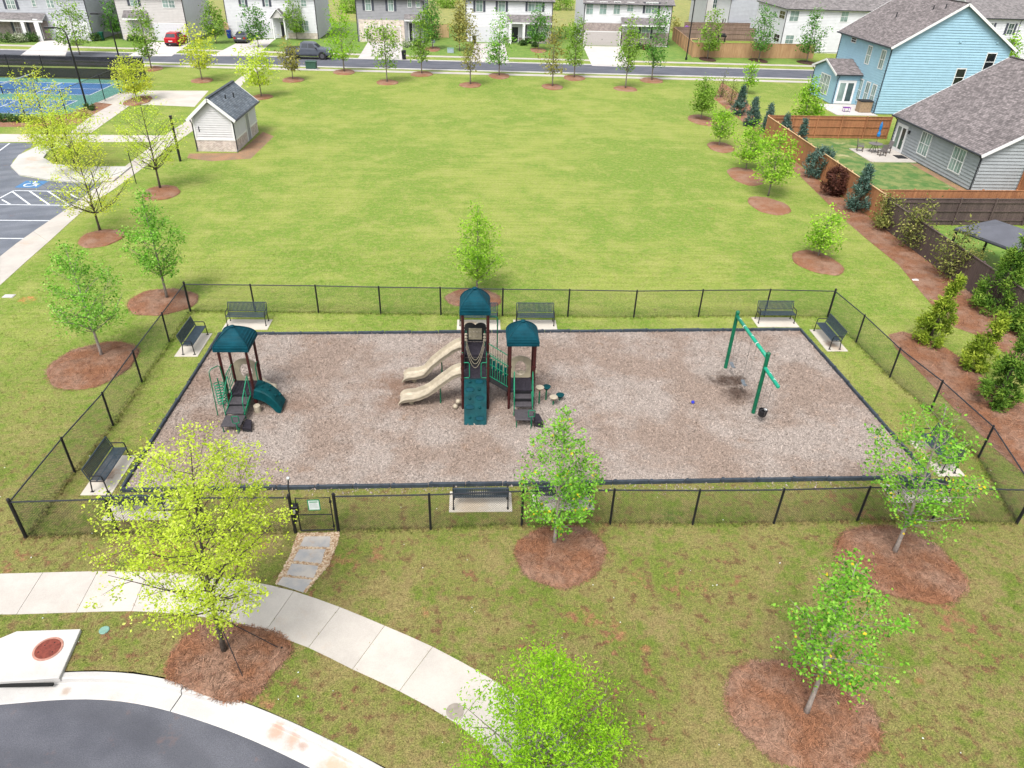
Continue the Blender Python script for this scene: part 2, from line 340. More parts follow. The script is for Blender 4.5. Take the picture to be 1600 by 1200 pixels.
leafmat('oak', (.09, .23, .012), (.24, .45, .025), (.38, .58, .07)); leafmat('zelkova', (.12, .29, .010), (.28, .52, .02), (.40, .64, .05), .5)
leafmat('farleaf', (.08, .17, .018), (.19, .34, .035), (.32, .46, .08)); leafmat('fardark', (.04, .13, .02), (.095, .25, .035), (.20, .38, .08)); leafmat('farbronze', (.14, .14, .035), (.28, .27, .06), (.40, .36, .11))
leafmat('spruce', (.02, .045, .032), (.055, .105, .082), (.13, .20, .165), .1); leafmat('cedar', (.05, .10, .010), (.20, .29, .022), (.40, .47, .06), .3); leafmat('cedardark', (.025, .075, .012), (.11, .22, .025), (.28, .39, .06), .3)
leafmat('magnolia', (.04, .06, .015), (.15, .17, .035), (.38, .36, .12), .2); leafmat('deadshrub', (.03, .010, .007), (.075, .026, .018), (.11, .045, .03), .1); leafmat('bush', (.02, .06, .014), (.06, .12, .03), (.13, .2, .06), .2); leafmat('flower', (.06, .12, .03), (.2, .25, .12), (.6, .6, .5), .2)
leafmat('strawgrass', (.2, .16, .04), (.38, .32, .12), (.5, .45, .2), .2)
# ================================================================ SETTING
def gpoly(px, z=0.0): return [G(x, y, z) for x, y in px]
def struct(name, mb, mat, label=None, **k): return tag(mb.build(name, MAT[mat], **k), label, kind='structure')
ZR = -.15
curb_back = [(-160,1067),(0,1060),(94,1049),(150,1047),(210,1050),(262,1059),(311,1074),(367,1091),(412,1108),(480,1138),(544,1170),(600,1198),(680,1246),(780,1320)]
curb_face = [(-160,1074),(0,1067),(92,1057),(157,1057),(225,1061),(285,1076),(337,1095),(405,1119),(480,1152),(545,1184),(600,1214),(680,1262),(780,1338)]
gutter = [(-160,1098),(0,1091),(75,1090),(150,1088),(195,1090),(244,1099),(292,1111),(337,1127),(397,1151),(461,1179),(502,1200),(600,1258),(690,1330)]
cb = gpoly(curb_back); gu = gpoly(gutter, ZR); cf = gpoly(curb_face, ZR)
LL = (-60., -14.); BB = [(cb[-1][0]+1, -30.), (-60., -30.)]
hole = [(-60., cb[0][1])]+cb+[(cb[-1][0]+2, -30.), (-60., -30.)]
# ground: one sheet to the horizon with the sunken street cut out
bm = bmesh.new()
def loop_edges(pts):
    vs = [bm.verts.new((x, y, 0)) for x, y in pts]
    return [bm.edges.new((vs[i], vs[(i+1) % len(vs)])) for i in range(len(vs))]
ed = loop_edges([(-700, -200), (700, -200), (700, 1200), (-700, 1200)])+loop_edges(hole)
bmesh.ops.triangle_fill(bm, use_beauty=True, use_dissolve=False, edges=ed, normal=(0, 0, 1))
me = bpy.data.meshes.new('ground'); bm.to_mesh(me); bm.free()
ground = tag(link('ground', me, MAT['grass']), 'patchy green lawn covering the park and yards', kind='structure')
def strip(A, B, za, zb, mb=None):
    """ruled surface between two polylines resampled to the same count"""
    def rs(P, n):
        P = np.array(P, float); d = np.r_[0, np.cumsum(np.linalg.norm(np.diff(P, axis=0), axis=1))]; t = np.linspace(0, d[-1], n)
        return np.c_[np.interp(t, d, P[:, 0]), np.interp(t, d, P[:, 1])]
    n = 60; a, b_ = rs(A, n), rs(B, n); mb = mb or MB()
    for i in range(n-1):
        mb.add([(*a[i], za), (*a[i+1], za), (*b_[i+1], zb), (*b_[i], zb)], [(0, 1, 2, 3)])
    return mb, a, b_
road_near = [(-60., gu[0][1])]+gu+[(gu[-1][0]+2, -30.), (-60., -30.)]
struct('road', MB().sheet(road_near, ZR-.01), 'asphalt', 'dark asphalt street curving through the near corner', fix=False)
# curb and gutter in pieces, cut at their joints
def resamp(P, n):
    P = np.array(P, float); d = np.r_[0, np.cumsum(np.linalg.norm(np.diff(P, axis=0), axis=1))]; t = np.linspace(0, d[-1], n)
    return np.c_[np.interp(t, d, P[:, 0]), np.interp(t, d, P[:, 1])]
NA = 81
def offs(P, dist):
    q = np.gradient(P, axis=0); n_ = np.c_[q[:, 1], -q[:, 0]]; n_ /= np.linalg.norm(n_, axis=1)[:, None]; return P+n_*dist
def smooth(P, k=5):
    Q = P.copy()
    for _ in range(k): Q[1:-1] = (Q[:-2]+2*Q[1:-1]+Q[2:])/4
    return Q
ca = smooth(resamp([(-60., cb[0][1])]+cb, 161)); curbset = tag(bpy.data.objects.new('curb', None), 'pale concrete curb and gutter along the near street', kind='structure'); col.objects.link(curbset)
prof = [(0, -.3), (0, .0), (.015, .012), (.15, .012), (.18, -.01), (.20, -.13), (.22, ZR+.012), (.62, ZR+.004), (.64, ZR-.006), (.64, -.3)]
offl = [(offs(ca, d), z) for d, z in prof]
cut = [0, 70, 97, 112, 127, 142, 160]
for s in range(len(cut)-1):
    mb = MB(); a, b_ = cut[s], cut[s+1]; m = len(prof); vs = []
    for i in range(a, b_+1):
        for (P, z) in offl:
            q = P[i]
            if i == b_ and s < len(cut)-2: q = P[i]+(P[i-1]-P[i])*.06
            vs.append((*q, z))
    fs = [(i*m+j, (i+1)*m+j, (i+1)*m+(j+1) % m, i*m+(j+1) % m) for i in range(b_-a) for j in range(m)]
    fs += [tuple(range(m)), tuple((b_-a)*m+j for j in range(m-1, -1, -1))]
    mb.add(vs, fs).build('curb_section', MAT['curb'], curbset)
# storm inlet with its lid
inl = gpoly([(-150, 1003), (0, 997), (26, 986), (126, 982.5), (97, 1049), (92, 1059), (-150, 1075)], .1)
t_ = thing('storm_inlet', 'pale concrete storm drain inlet slab with round rusty lid beside the curb', 'storm drain', (*G(60, 1025), 0))
def loc2(poly, t): return [(x-t.location.x, y-t.location.y) for x, y in poly]
MB().prism(loc2(inl, t_), -.05, .1).build('slab', MAT['curb'], t_, bevel=.012)
q0, q1 = G(-140, 1073.5, .02), G(86, 1061.5, .02)
MB().box(q0[0]-t_.location.x, q0[1]-t_.location.y-.02, -.045, q1[0]-t_.location.x, q0[1]-t_.location.y+.05, .012).build('opening', MAT['slot'], t_)
mc = G(75, 1014, .1); mx, my = mc[0]-t_.location.x, mc[1]-t_.location.y
MB().lathe([(.345, .09), (.345, .112), (.295, .114), (.295, .10)], 40, (mx, my, 0)).build('lid_ring', MAT['rustring'], t_)
lid = MB().lathe([(.29, .09), (.29, .110), (.28, .116), (.0, .116)], 40, (mx, my, 0)).build('lid', MAT['rust'], t_)
for a, b_ in ((-.12, .1), (.08, .18), (.16, -.1), (-.18, -.1)): MB().lathe([(.018, .115), (.018, .119), (0, .119)], 8, (mx+a, my+b_, 0)).build('lid_hole', MAT['slot'], lid)
vc = G(163, 985)
t_ = thing('valve_cover', 'small pale green round valve cover in the grass strip beside the storm drain', 'valve cover', (*vc, 0))
MB().lathe([(.125, -.02), (.125, .02), (.11, .028), (0, .028)], 24).build('cover', MAT['valve'], t_); MB().box(-.03, -.012, .026, .03, .012, .036).build('handle', MAT['valve'], t_)
# sidewalk slabs
def slabs(name, J, z, mat, label, th=.1, gap=.012):
    o = bpy.data.objects.new(name, None); col.objects.link(o); tag(o, label, kind='structure'); pol = []
    P = [(np.array(G(*a)), np.array(G(*b))) for a, b in J]
    for i in range(len(P)-1):
        (a, b), (c, d) = P[i], P[i+1]
        e = gap/np.linalg.norm(c-a); e2 = gap/np.linalg.norm(d-b)
        # follow the outer curve with a midpoint bulged by the neighbouring chords
        ks = [k for k in (i-1, i+2) if 0 <= k < len(P)]
        def mid(w_):
            m_ = (P[i][w_]+P[i+1][w_])/2; o_ = [P[k][w_] for k in ks]
            return m_+(m_-sum(o_)/len(o_))*(.1 if len(ks) == 2 else 0)
        q = [a+(c-a)*e/2, mid(0), c+(a-c)*e/2, d+(b-d)*e2/2, mid(1), b+(d-b)*e2/2]
        MB().prism([tuple(x) for x in q], -th, z).build('slab', MAT[mat], o); pol.append([tuple(x) for x in q])
    return pol
J = [((-250,906),(-300,968)),((-150,902),(-195,965)),((-40,898),(-83,961)),((67,895),(26,960)),((153,893),(119,957)),((231,894),(206,955)),((312,899),(289,960)),((388,908),(354,971)),((459,924),(414,988)),((531,949),(482,1012)),((601,978),(551,1046)),((676,1011),(624,1080)),((770,1062.5),(714,1131)),((862,1128),(795,1203)),((948,1210),(872,1295)),((1010,1300),(930,1390))]
walk_polys = slabs('sidewalk', J, .012, 'walk', 'pale concrete sidewalk curving past the gate in jointed slabs')
wet = G(711, 1112)
sm = MB(); sm.lathe([(.21, .0125), (.21, .0165), (0, .0165)], 30, (*wet, 0))
tag(sm.build('damp_stain', M('damp', (.235, .205, .175), .8, .15)), 'round grey-brown damp stain on the near sidewalk slab', kind='structure')
# playground surface and its plastic border
PC = gpoly([(344, 524), (1250, 517), (1452, 748), (190, 768)])
struct('play_surface', MB().sheet(PC, .03), 'chips', 'pinkish brown wood chip play surface', fix=False)
t_ = thing('playground_border', 'low black plastic timber border around the wood chip play area', 'border', (*PC[3], 0)); ox, oy = PC[3]
tb = None
for i in range(4):
    a, b_ = np.array(PC[i]), np.array(PC[(i+1) % 4]); L = np.linalg.norm(b_-a); n = int(round(L/1.22)); an = math.atan2(*(b_-a)[::-1])
    for k in range(n):
        q = a+(b_-a)*(k+.5)/n
        if tb is None or k == 0:
            l = L/n/2-.012
            tb = MB().ext([(-l, -.05, 0), (-l, .05, 0), (-l, .045, .13), (-l, .03, .15), (-l, -.03, .15), (-l, -.045, .13)], (2*l, 0, 0))
            tb.box(l-.13, -.062, 0, l-.05, .056, .156)
            tob = tb.build('border_timber', MAT['timber'], t_); o = tob
        else: o = tob.copy(); col.objects.link(o)
        o.location = (q[0]-ox, q[1]-oy, random.Random(k*7+i).uniform(-.015, .02)); o.rotation_euler = (0, 0, an+random.Random(k+i*31).uniform(-.008, .008))
# loose wood chips: thin splinters over the whole bed
def scatter_mesh(name, P, size, aspect, tilt, seed, mat, parent=None, lift=.01, z=0.0, updir=False, thick=True):
    rg = np.random.default_rng(seed+9001); n = len(P); yaw = rg.uniform(0, 2*np.pi, n); L = size*rg.uniform(.6, 1.5, n); W = L*aspect*rg.uniform(.7, 1.3, n)
    tx, ty = rg.normal(0, tilt, n), rg.normal(0, tilt, n)
    ax = np.c_[np.cos(yaw), np.sin(yaw), np.tan(np.clip(tx, -1, 1))]*(L/2)[:, None]; ay = np.c_[-np.sin(yaw), np.cos(yaw), np.tan(np.clip(ty, -1, 1))]*(W/2)[:, None]
    zz = z if np.ndim(z) else np.full(n, z)
    c = np.c_[P[:, 0], P[:, 1], zz+lift+np.abs(ax[:, 2])+np.abs(ay[:, 2])]
    v = np.stack([c-ax-ay, c+ax-ay, c+ax+ay, c-ax+ay], 1).reshape(-1, 3); f = np.arange(4*n).reshape(-1, 4)
    me = bpy.data.meshes.new(name); me.from_pydata(v.tolist(), [], f.tolist()); me.attributes.new('rnd', 'FLOAT', 'FACE').data.foreach_set('value', rg.uniform(0, 1, n).astype(np.float32))
    return link(name, me, MAT[mat], parent)
rg = np.random.default_rng(3)
xs = np.array(PC); P = np.c_[rg.uniform(xs[:, 0].min(), xs[:, 0].max(), 115000), rg.uniform(xs[:, 1].min(), xs[:, 1].max(), 115000)]
P = P[inpoly(P, PC)]
Po = np.array([PC[3], PC[2]])[rg.integers(0, 1, 900)]*0+np.c_[rg.uniform(PC[3][0], PC[2][0], 900), np.interp(rg.uniform(PC[3][0], PC[2][0], 900), [PC[3][0], PC[2][0]], [PC[3][1], PC[2][1]])-np.abs(rg.normal(0, .22, 900))-.06]; P = np.concatenate([P, Po])
tag(scatter_mesh('wood_chips', P, .046, .42, .35, 5, 'chip', lift=.03), 'loose wood chips covering the play area', kind='stuff')
# flagstone path in a bed of tan gravel
bed = gpoly([(466, 834), (531, 832), (527, 850), (512, 884), (478, 926), (430, 912), (452, 872)])
struct('gravel_path', MB().sheet(bed, .008), 'gravelbed', 'tan gravel bed of the stepping path below the gate', fix=False)
path = tag(bpy.data.objects.new('stepping_path', None), 'grey flagstones leading from the gate to the sidewalk', kind='structure'); col.objects.link(path)
for px in ([(476,838),(517,837.5),(515,855),(468,854)],[(467,858),(509,857.5),(502,880.5),(457,876)],[(456,880),(498,884),(490,903),(446,898)],[(441.5,901),(489,905.5),(474,925),(433,912)]):
    MB().prism(gpoly(px, .03), -.02, .035).build('flagstone', MAT['flag'], path, bevel=.01)
rg = np.random.default_rng(8); bb = np.array(bed); P = np.c_[rg.uniform(bb[:, 0].min(), bb[:, 0].max(), 5200), rg.uniform(bb[:, 1].min(), bb[:, 1].max(), 5200)]; P = P[inpoly(P, bed)]
for px in ([(476,838),(517,837.5),(515,855),(468,854)],[(467,858),(509,857.5),(502,880.5),(457,876)],[(456,880),(498,884),(490,903),(446,898)],[(441.5,901),(489,905.5),(474,925),(433,912)]):
    P = P[~inpoly(P, gpoly(px, .03))]
mb = MB(); rr = random.Random(4)
for x, y in P:
    s = rr.uniform(.018, .04); a = rr.uniform(0, 6.3); c_, s_ = math.cos(a), math.sin(a); k = rr.uniform(.6, 1)
    vs = [(-s, -s*k, 0), (s, -s*k, 0), (s, s*k, 0), (-s, s*k, 0), (-s*.5, -s*k*.5, s), (s*.5, -s*k*.5, s*.9), (s*.5, s*k*.5, s), (-s*.5, s*k*.5, s*.8)]
    mb.add([(x+u*c_-v*s_, y+u*s_+v*c_, .006+z) for u, v, z in vs], [(4,5,6,7),(0,1,5,4),(1,2,6,5),(2,3,7,6),(3,0,4,7)])
m, t, b = newmat('pebbles'); p_ = pos(t); vv = nd(t, 'ShaderNodeTexVoronoi'); vv.inputs['Scale'].default_value = 22; t.links.new(p_, vv.inputs[0]); s_ = nd(t, 'ShaderNodeSeparateColor'); t.links.new(vv.outputs['Color'], s_.inputs[0])
t.links.new(mixc(t, s_.outputs[0], (.26, .15, .07), (.52, .42, .31)), b.inputs[0]); b.inputs['Roughness'].default_value = .8
tag(mb.build('path_gravel', m, fix=False), 'tan pebbles around the flagstones of the gate path', kind='stuff')
# ---------------------------------------------------------------- chain link fence
FH = 1.43
front_px = [(41,840),(186,835),(324,833),(462,832)]
front2 = [(529,830),(673,827),(815,821),(953,819),(1082,819.5),(1209,818),(1339,814),(1455.5,814.5),(1588,818)]
right_px = [(1588,818),(1528,716),(1453,643),(1390,590),(1337,536),(1293,496)]
back_px = [(1293,496),(1194,494),(1091,495),(990,496.5),(887,495),(785,494),(689,492),(595,491),(498,489),(399,488),(298,487)]
left_px = [(298,487),(265,535),(222,597),(177,665),(117,738),(41,840)]
fo = G(41, 840); fence = thing('chain_link_fence', 'black chain link fence enclosing the playground', 'fence', (*fo, 0))
def fl(q): return (q[0]-fo[0], q[1]-fo[1])
postm = MB().lathe([(.038, 0), (.038, FH), (.03, FH+.03), (.0, FH+.045)], 8).build('post', MAT['black'], fence, smooth=False)
cornm = MB().lathe([(.05, 0), (.05, FH+.05), (.055, FH+.06), (.04, FH+.10), (0, FH+.12)], 10).build('corner_post', MAT['black'], fence)
seen = {}
def post(q, corner=False):
    k = (round(q[0], 2), round(q[1], 2))
    if k in seen: return
    seen[k] = 1; src = cornm if corner else postm
    o = src
    if src.get('used'): o = src.copy(); col.objects.link(o)
    src['used'] = 1; o.location = (*fl(q), 0); o.rotation_euler = (0, 0, 0)
def chainlink(a, b, h0, h1, rw=.0028, pitch=.075):
    """diagonal wires of one bay as flat-sided rods, both directions, plus tension wire"""
    mb = MB(); a, b = np.array(a), np.array(b); L = np.linalg.norm(b-a); d = (b-a)/L; nrm = np.array([-d[1], d[0]]); H = h1-h0
    k = -H
    while k < L:
        for sgn in (1, -1):
            s0, s1 = max(k, 0.), min(k+H, L)
            if s1-s0 < .03: continue
            za, zb = (s0-k), (s1-k)
            if sgn < 0: za, zb = H-za, H-zb
            A = np.r_[a+d*s0, h0+za]; B = np.r_[a+d*s1, h0+zb]; dv = (B-A)/np.linalg.norm(B-A)
            o1 = np.r_[nrm, 0]*rw*sgn*.6; pp = np.cross(dv, np.r_[nrm, 0]); vs = []
            for Q in (A, B):
                for th in (0, 2.094, 4.189): vs.append(Q+o1+(np.r_[nrm, 0]*math.cos(th)+pp*math.sin(th))*rw)
            mb.add(vs, [(0,1,4,3),(1,2,5,4),(2,0,3,5)])
        k += pitch
    return mb
def fence_run(px, cornerends=(True, True)):
    P = [G(*q) for q in px]
    for i, q in enumerate(P): post(q, (i == 0 and cornerends[0]) or (i == len(P)-1 and cornerends[1]))
    for i in range(len(P)-1):
        a, b = fl(P[i]), fl(P[i+1])
        MB().tube([(*a, FH-.03), (*b, FH-.03)], .024, 6).build('top_rail', MAT['rail_black'], fence)
        chainlink(a, b, .04, FH-.03).build('chain_link_mesh', MAT['blackmatte'], fence, fix=False)
for px in (front_px, front2, right_px, back_px, left_px): fence_run(px)
# gate
g0, g1 = np.array(G(466, 832)), np.array(G(526, 830.2)); gl = float(np.linalg.norm(g1-g0)); ga = math.atan2(g1[1]-g0[1], g1[0]-g0[0])
gate = thing('gate', 'black chain link gate with a small green bordered notice at the flagstone path', 'gate', (*g0, 0), ga)
mb = MB(); a0, a1 = .09, gl-.06
mb.tube([(a0, 0, .08), (a0, 0, FH-.06), (a1, 0, FH-.06), (a1, 0, .08), (a0, 0, .08)], .022, 8); mb.build('frame', MAT['black'], gate)
MB().tube([(a0, 0, .72), (a1, 0, .70)], .018, 6).build('middle_rail', MAT['black'], gate)
chainlink((a0, 0), (a1, 0), .09, FH-.07).build('chain_link_mesh', MAT['blackmatte'], gate, fix=False)
for z in (.2, FH-.25): MB().box(gl-.09, -.03, z, gl-.02, .03, z+.06).build('hinge', MAT['black'], gate)
lk = MB().box(-.05, -.10, FH-.62, .13, .10, FH-.32).build('lock_box', MAT['black'], gate, bevel=.01); MB().box(.0, -.115, FH-.55, .06, -.10, FH-.42).build('keypad', MAT['silver'], lk)
MB().box(-.045, -.05, .45, .03, .05, .85).build('lock_strike', MAT['black'], gate)
sx0 = a0+.36*(a1-a0)-.02
sg = MB().box(sx0, -.034, FH-.52, sx0+.36, -.028, FH-.10).build('notice_sign', MAT['signgreen'], gate)
MB().box(sx0+.03, -.038, FH-.485, sx0+.33, -.0345, FH-.135).build('notice_panel', MAT['signwhite'], sg)
MB().box(sx0+.06, -.0405, FH-.205, sx0+.30, -.0385, FH-.17).build('notice_heading', MAT['signgreen'], sg)
mb = MB()
for k in range(6): mb.box(sx0+.06, -.0405, FH-.25-k*.035, sx0+.27+.03*(k % 2), -.0385, FH-.238-k*.035)
mb.build('notice_lines', MAT['signgrey'], sg)
t_ = thing('call_post', 'thin bent black post with silver ball top standing beside the gate latch', 'post', (*G(461.5, 830), 0), ga)
t_.location.y += .09
MB().tube([(0, 0, 0), (0, 0, FH-.1), (0, .02, FH+.25), (.03, .06, FH+.5)], .022, 6).build('pole', MAT['rail_black'], t_)
MB().lathe([(0, -.06), (.045, -.045), (.06, 0), (.045, .045), (0, .06)], 12, (.03, .06, FH+.53)).build('ball_top', MAT['silver'], t_, smooth=True)
# ---------------------------------------------------------------- benches on concrete pads
def make_bench():
    t = thing('bench', '', 'bench'); W_ = .86
    for s in (-1, 1):
        mb = MB(); x = s*W_
        mb.tube([(x, -.23, 0), (x, -.21, .44), (x, -.19, .62)], .02, 6); mb.box(x-.03, -.27, 0, x+.03, -.16, .012); mb.build('leg', MAT['black'], t)
        mb = MB(); mb.tube([(x, .26, 0), (x, .20, .44)], .02, 6); mb.box(x-.03, .2, 0, x+.03, .31, .012); mb.build('leg', MAT['black'], t)
        MB().tube([(x, -.19, .62), (x, -.15, .645), (x, .05, .645), (x, .24, .64)], .02, 6).build('armrest', MAT['black'], t)
        MB().tube([(x, -.22, .43), (x, .2, .42)], .018, 6).build('seat_bracket', MAT['black'], t)
    mb = MB(); n = 30
    for k in range(n):
        x = -W_+.04+(2*W_-.08)*k/(n-1); mb.box(x-.019, -.215, .446, x+.019, .20, .458)
    mb.tube([(-W_, -.225, .44), (W_, -.225, .44)], .02, 8); mb.tube([(-W_, .2, .44), (W_, .2, .44)], .018, 8); mb.box(-W_, -.02, .435, W_, .02, .4455)
    mb.build('seat', MAT['bench'], t)
    mb = MB(); mb.tube([(-W_, .33, .90), (W_, .33, .90)], .02, 8); mb.tube([(-W_, .225, .52), (W_, .225, .52)], .018, 8)
    mb.tube([(-W_, .20, .44), (-W_, .33, .90)], .02, 6); mb.tube([(W_, .20, .44), (W_, .33, .90)], .02, 6)
    bk = mb.build('backrest', MAT['bench'], t)
    sl_ = MB().bar((0, .222, .52), (0, .325, .90), .036, .012, up=(0, 1, 0)).build('slat', MAT['bench'], bk)
    for k in range(28):
        o = sl_ if k == 0 else sl_.copy()
        if k: col.objects.link(o)
        o.location = (-W_+.075+(2*W_-.15)*k/27, 0, 0)
    return t
BN = [((387,507.5),0,'first bench from the left along the far fence, beside the small play tower'),
      ((748,508),0,'bench along the far fence half hidden behind the tall play tower'),
      ((836,508),0,'bench along the far fence just right of the tall play tower roof'),
      ((1211,504),0,'rightmost bench along the far fence, behind the swing frame'),
      ((303,539),R(90),'far bench of the two along the left fence side'),
      ((171,742),R(90),'near bench of the two along the left fence side, over a stained pad'),
      ((1294,532),R(-90),'far bench of the two along the right fence side'),
      ((1463,716),R(-90),'bench on the right fence side mostly hidden behind a leafy tree'),
      ((222,796),R(180),'bench at the near fence hidden behind the big yellow-green tree'),
      ((751,784),R(180),'bench seen from behind at the near fence, the one in full view'),
      ((878,781),R(180),'bench at the near fence behind the tree in the middle mulch ring'),
      ((1431,770),R(180),'bench at the near fence corner behind the right-hand tree')]
b0 = make_bench(); pads = []
for i, (px, rz, lab) in enumerate(BN):
    o = b0 if i == 0 else copy_tree(b0)
    x, y = G(*px); o.location = (x+.10*math.sin(rz), y-.10*math.cos(rz)*-1, .03); o.rotation_euler = (0, 0, rz)
    tag(o, lab, 'bench', 'metal slat benches round the playground')
    c_, s_ = math.cos(rz), math.sin(rz); q = [(-1.0, -.48), (1.0, -.48), (1.0, .48), (-1.0, .48)]
    pl = [(x+u*c_-v*s_, y+u*s_+v*c_) for u, v in q]; pads.append(pl)
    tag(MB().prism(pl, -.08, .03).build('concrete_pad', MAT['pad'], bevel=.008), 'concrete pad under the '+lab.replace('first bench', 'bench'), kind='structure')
# ================================================================ PLAY EQUIPMENT
M('tread', (.052, .047, .052), .7, .2, 12, .3)
M('ropebeige', (.20, .175, .125), .8, .2, 30)
def hood(t, x0, x1, y0, y1, z, h, drop=.09, name='roof'):
    """ribbed pyramid-vault roof: stacked courses with small lips, curved hips"""
    cx, cy = (x0+x1)/2, (y0+y1)/2; hx, hy = (x1-x0)/2, (y1-y0)/2; n = 7; rings = []
    def lev(u): return 1-u**1.75*.96, z+h*u
    rings.append((1.0, z-drop)); rings.append((1.03, z-drop)); rings.append((1.03, z)); rings.append((1.0, z+.005))
    for k in range(1, n+1):
        s, zz = lev(k/n*.96)
        rings.append((s+.05, zz-.012)); rings.append((s, zz))
    rings.append((.05, z+h*1.0))
    mb = MB(); vs = []
    for s, zz in rings:
        for i, j in ((-1,-1),(1,-1),(1,1),(-1,1)): vs.append((cx+i*hx*s, cy+j*hy*s, zz))
    m = len(rings); fs = [(a*4+b, a*4+(b+1) % 4, (a+1)*4+(b+1) % 4, (a+1)*4+b) for a in range(m-1) for b in range(4)]
    fs += [((m-1)*4, (m-1)*4+1, (m-1)*4+2, (m-1)*4+3)]
    rf = mb.add(vs, fs).build(name, MAT['tealroof'], t)
    for i, j in ((-1,-1),(1,-1),(1,1),(-1,1)):
        pts = [(cx+i*hx*(s+.01), cy+j*hy*(s+.01), zz+.01) for s, zz in rings[3::2]]
        MB().tube(pts, .022, 5).build('hip_rib', MAT['tealroof'], rf)
    MB().lathe([(.10, 0), (.09, .03), (0, .045)], 12, (cx, cy, z+h)).build('cap', MAT['tealroof'], rf, smooth=True)
    return rf
def posts(t, pts, z1, r=.052):
    for (x, y) in pts:
        p_ = MB().lathe([(r, 0), (r, z1), (r*.6, z1+.02), (0, z1+.02)], 10, (x, y, 0)).build('post', MAT['maroon'], t, smooth=False)
def collar(t, x, y, zs):
    for z in zs: MB().lathe([(.052, -.03), (.066, -.03), (.066, .03), (.052, .03)], 10, (x, y, z)).build('post_clamp', MAT['maroon'], t)
def plank_deck(t, x0, x1, y0, y1, z, name='deck'):
    mb = MB(); mb.box(x0, y0, z-.12, x1, y1, z-.015)
    n = 7
    for k in range(n): a = x0+(x1-x0)*k/n; mb.box(a+.006, y0+.004, z-.015, a+(x1-x0)/n-.006, y1-.004, z)
    return mb.build(name, MAT['deck'], t)
def arch_panel(t, x0, x1, y, z0, z1, cy=None):
    """beige back panel with arched top and a round window hole"""
    n = 40; cx = (x0+x1)/2; cz = z0+(z1-z0)*.45; rx, rz_ = (x1-x0)*.30, (z1-z0)*.34
    out = []; inn = []
    for k in range(n):
        a = 2*math.pi*k/n; inn.append((cx+rx*math.cos(a), cz+rz_*math.sin(a)))
        dx, dz = math.cos(a), math.sin(a); best = 9
        for lim, d_ in (((x1-cx), dx), ((x0-cx), dx)):
            if abs(d_) > 1e-6 and lim/d_ > 0: best = min(best, lim/d_)
        if dz < -1e-6: best = min(best, (z0-cz)/dz)
        else:
            for q in range(60):
                s = q/60*2; X = cx+dx*s; Z = cz+dz*s; u = (X-cx)/((x1-x0)/2)
                if abs(u) < 1 and Z > z1-.20*(1-math.cos(min(1, abs(u))*1.57))*1.0: best = min(best, s); break
        out.append((cx+dx*best, cz+dz*best))
    vs = []; th = .05
    for yy in (y-th/2, y+th/2):
        vs += [(a, yy, b) for a, b in out]+[(a, yy, b) for a, b in inn]
    fs = []
    for k in range(n):
        j = (k+1) % n
        fs += [(k, j, n+j, n+k), (2*n+k, 3*n+k, 3*n+j, 2*n+j), (k, 2*n+k, 2*n+j, j), (n+k, n+j, 3*n+j, 3*n+k)]
    o = MB().add(vs, fs).build('window_panel', MAT['beigepanel'], t)
    mb = MB(); mb.tube([(a, y, b) for a, b in inn]+[(inn[0][0], y, inn[0][1])], .035, 6); mb.build('window_rim', MAT['beige'], o)
    # bubble seat below the hole
    return o
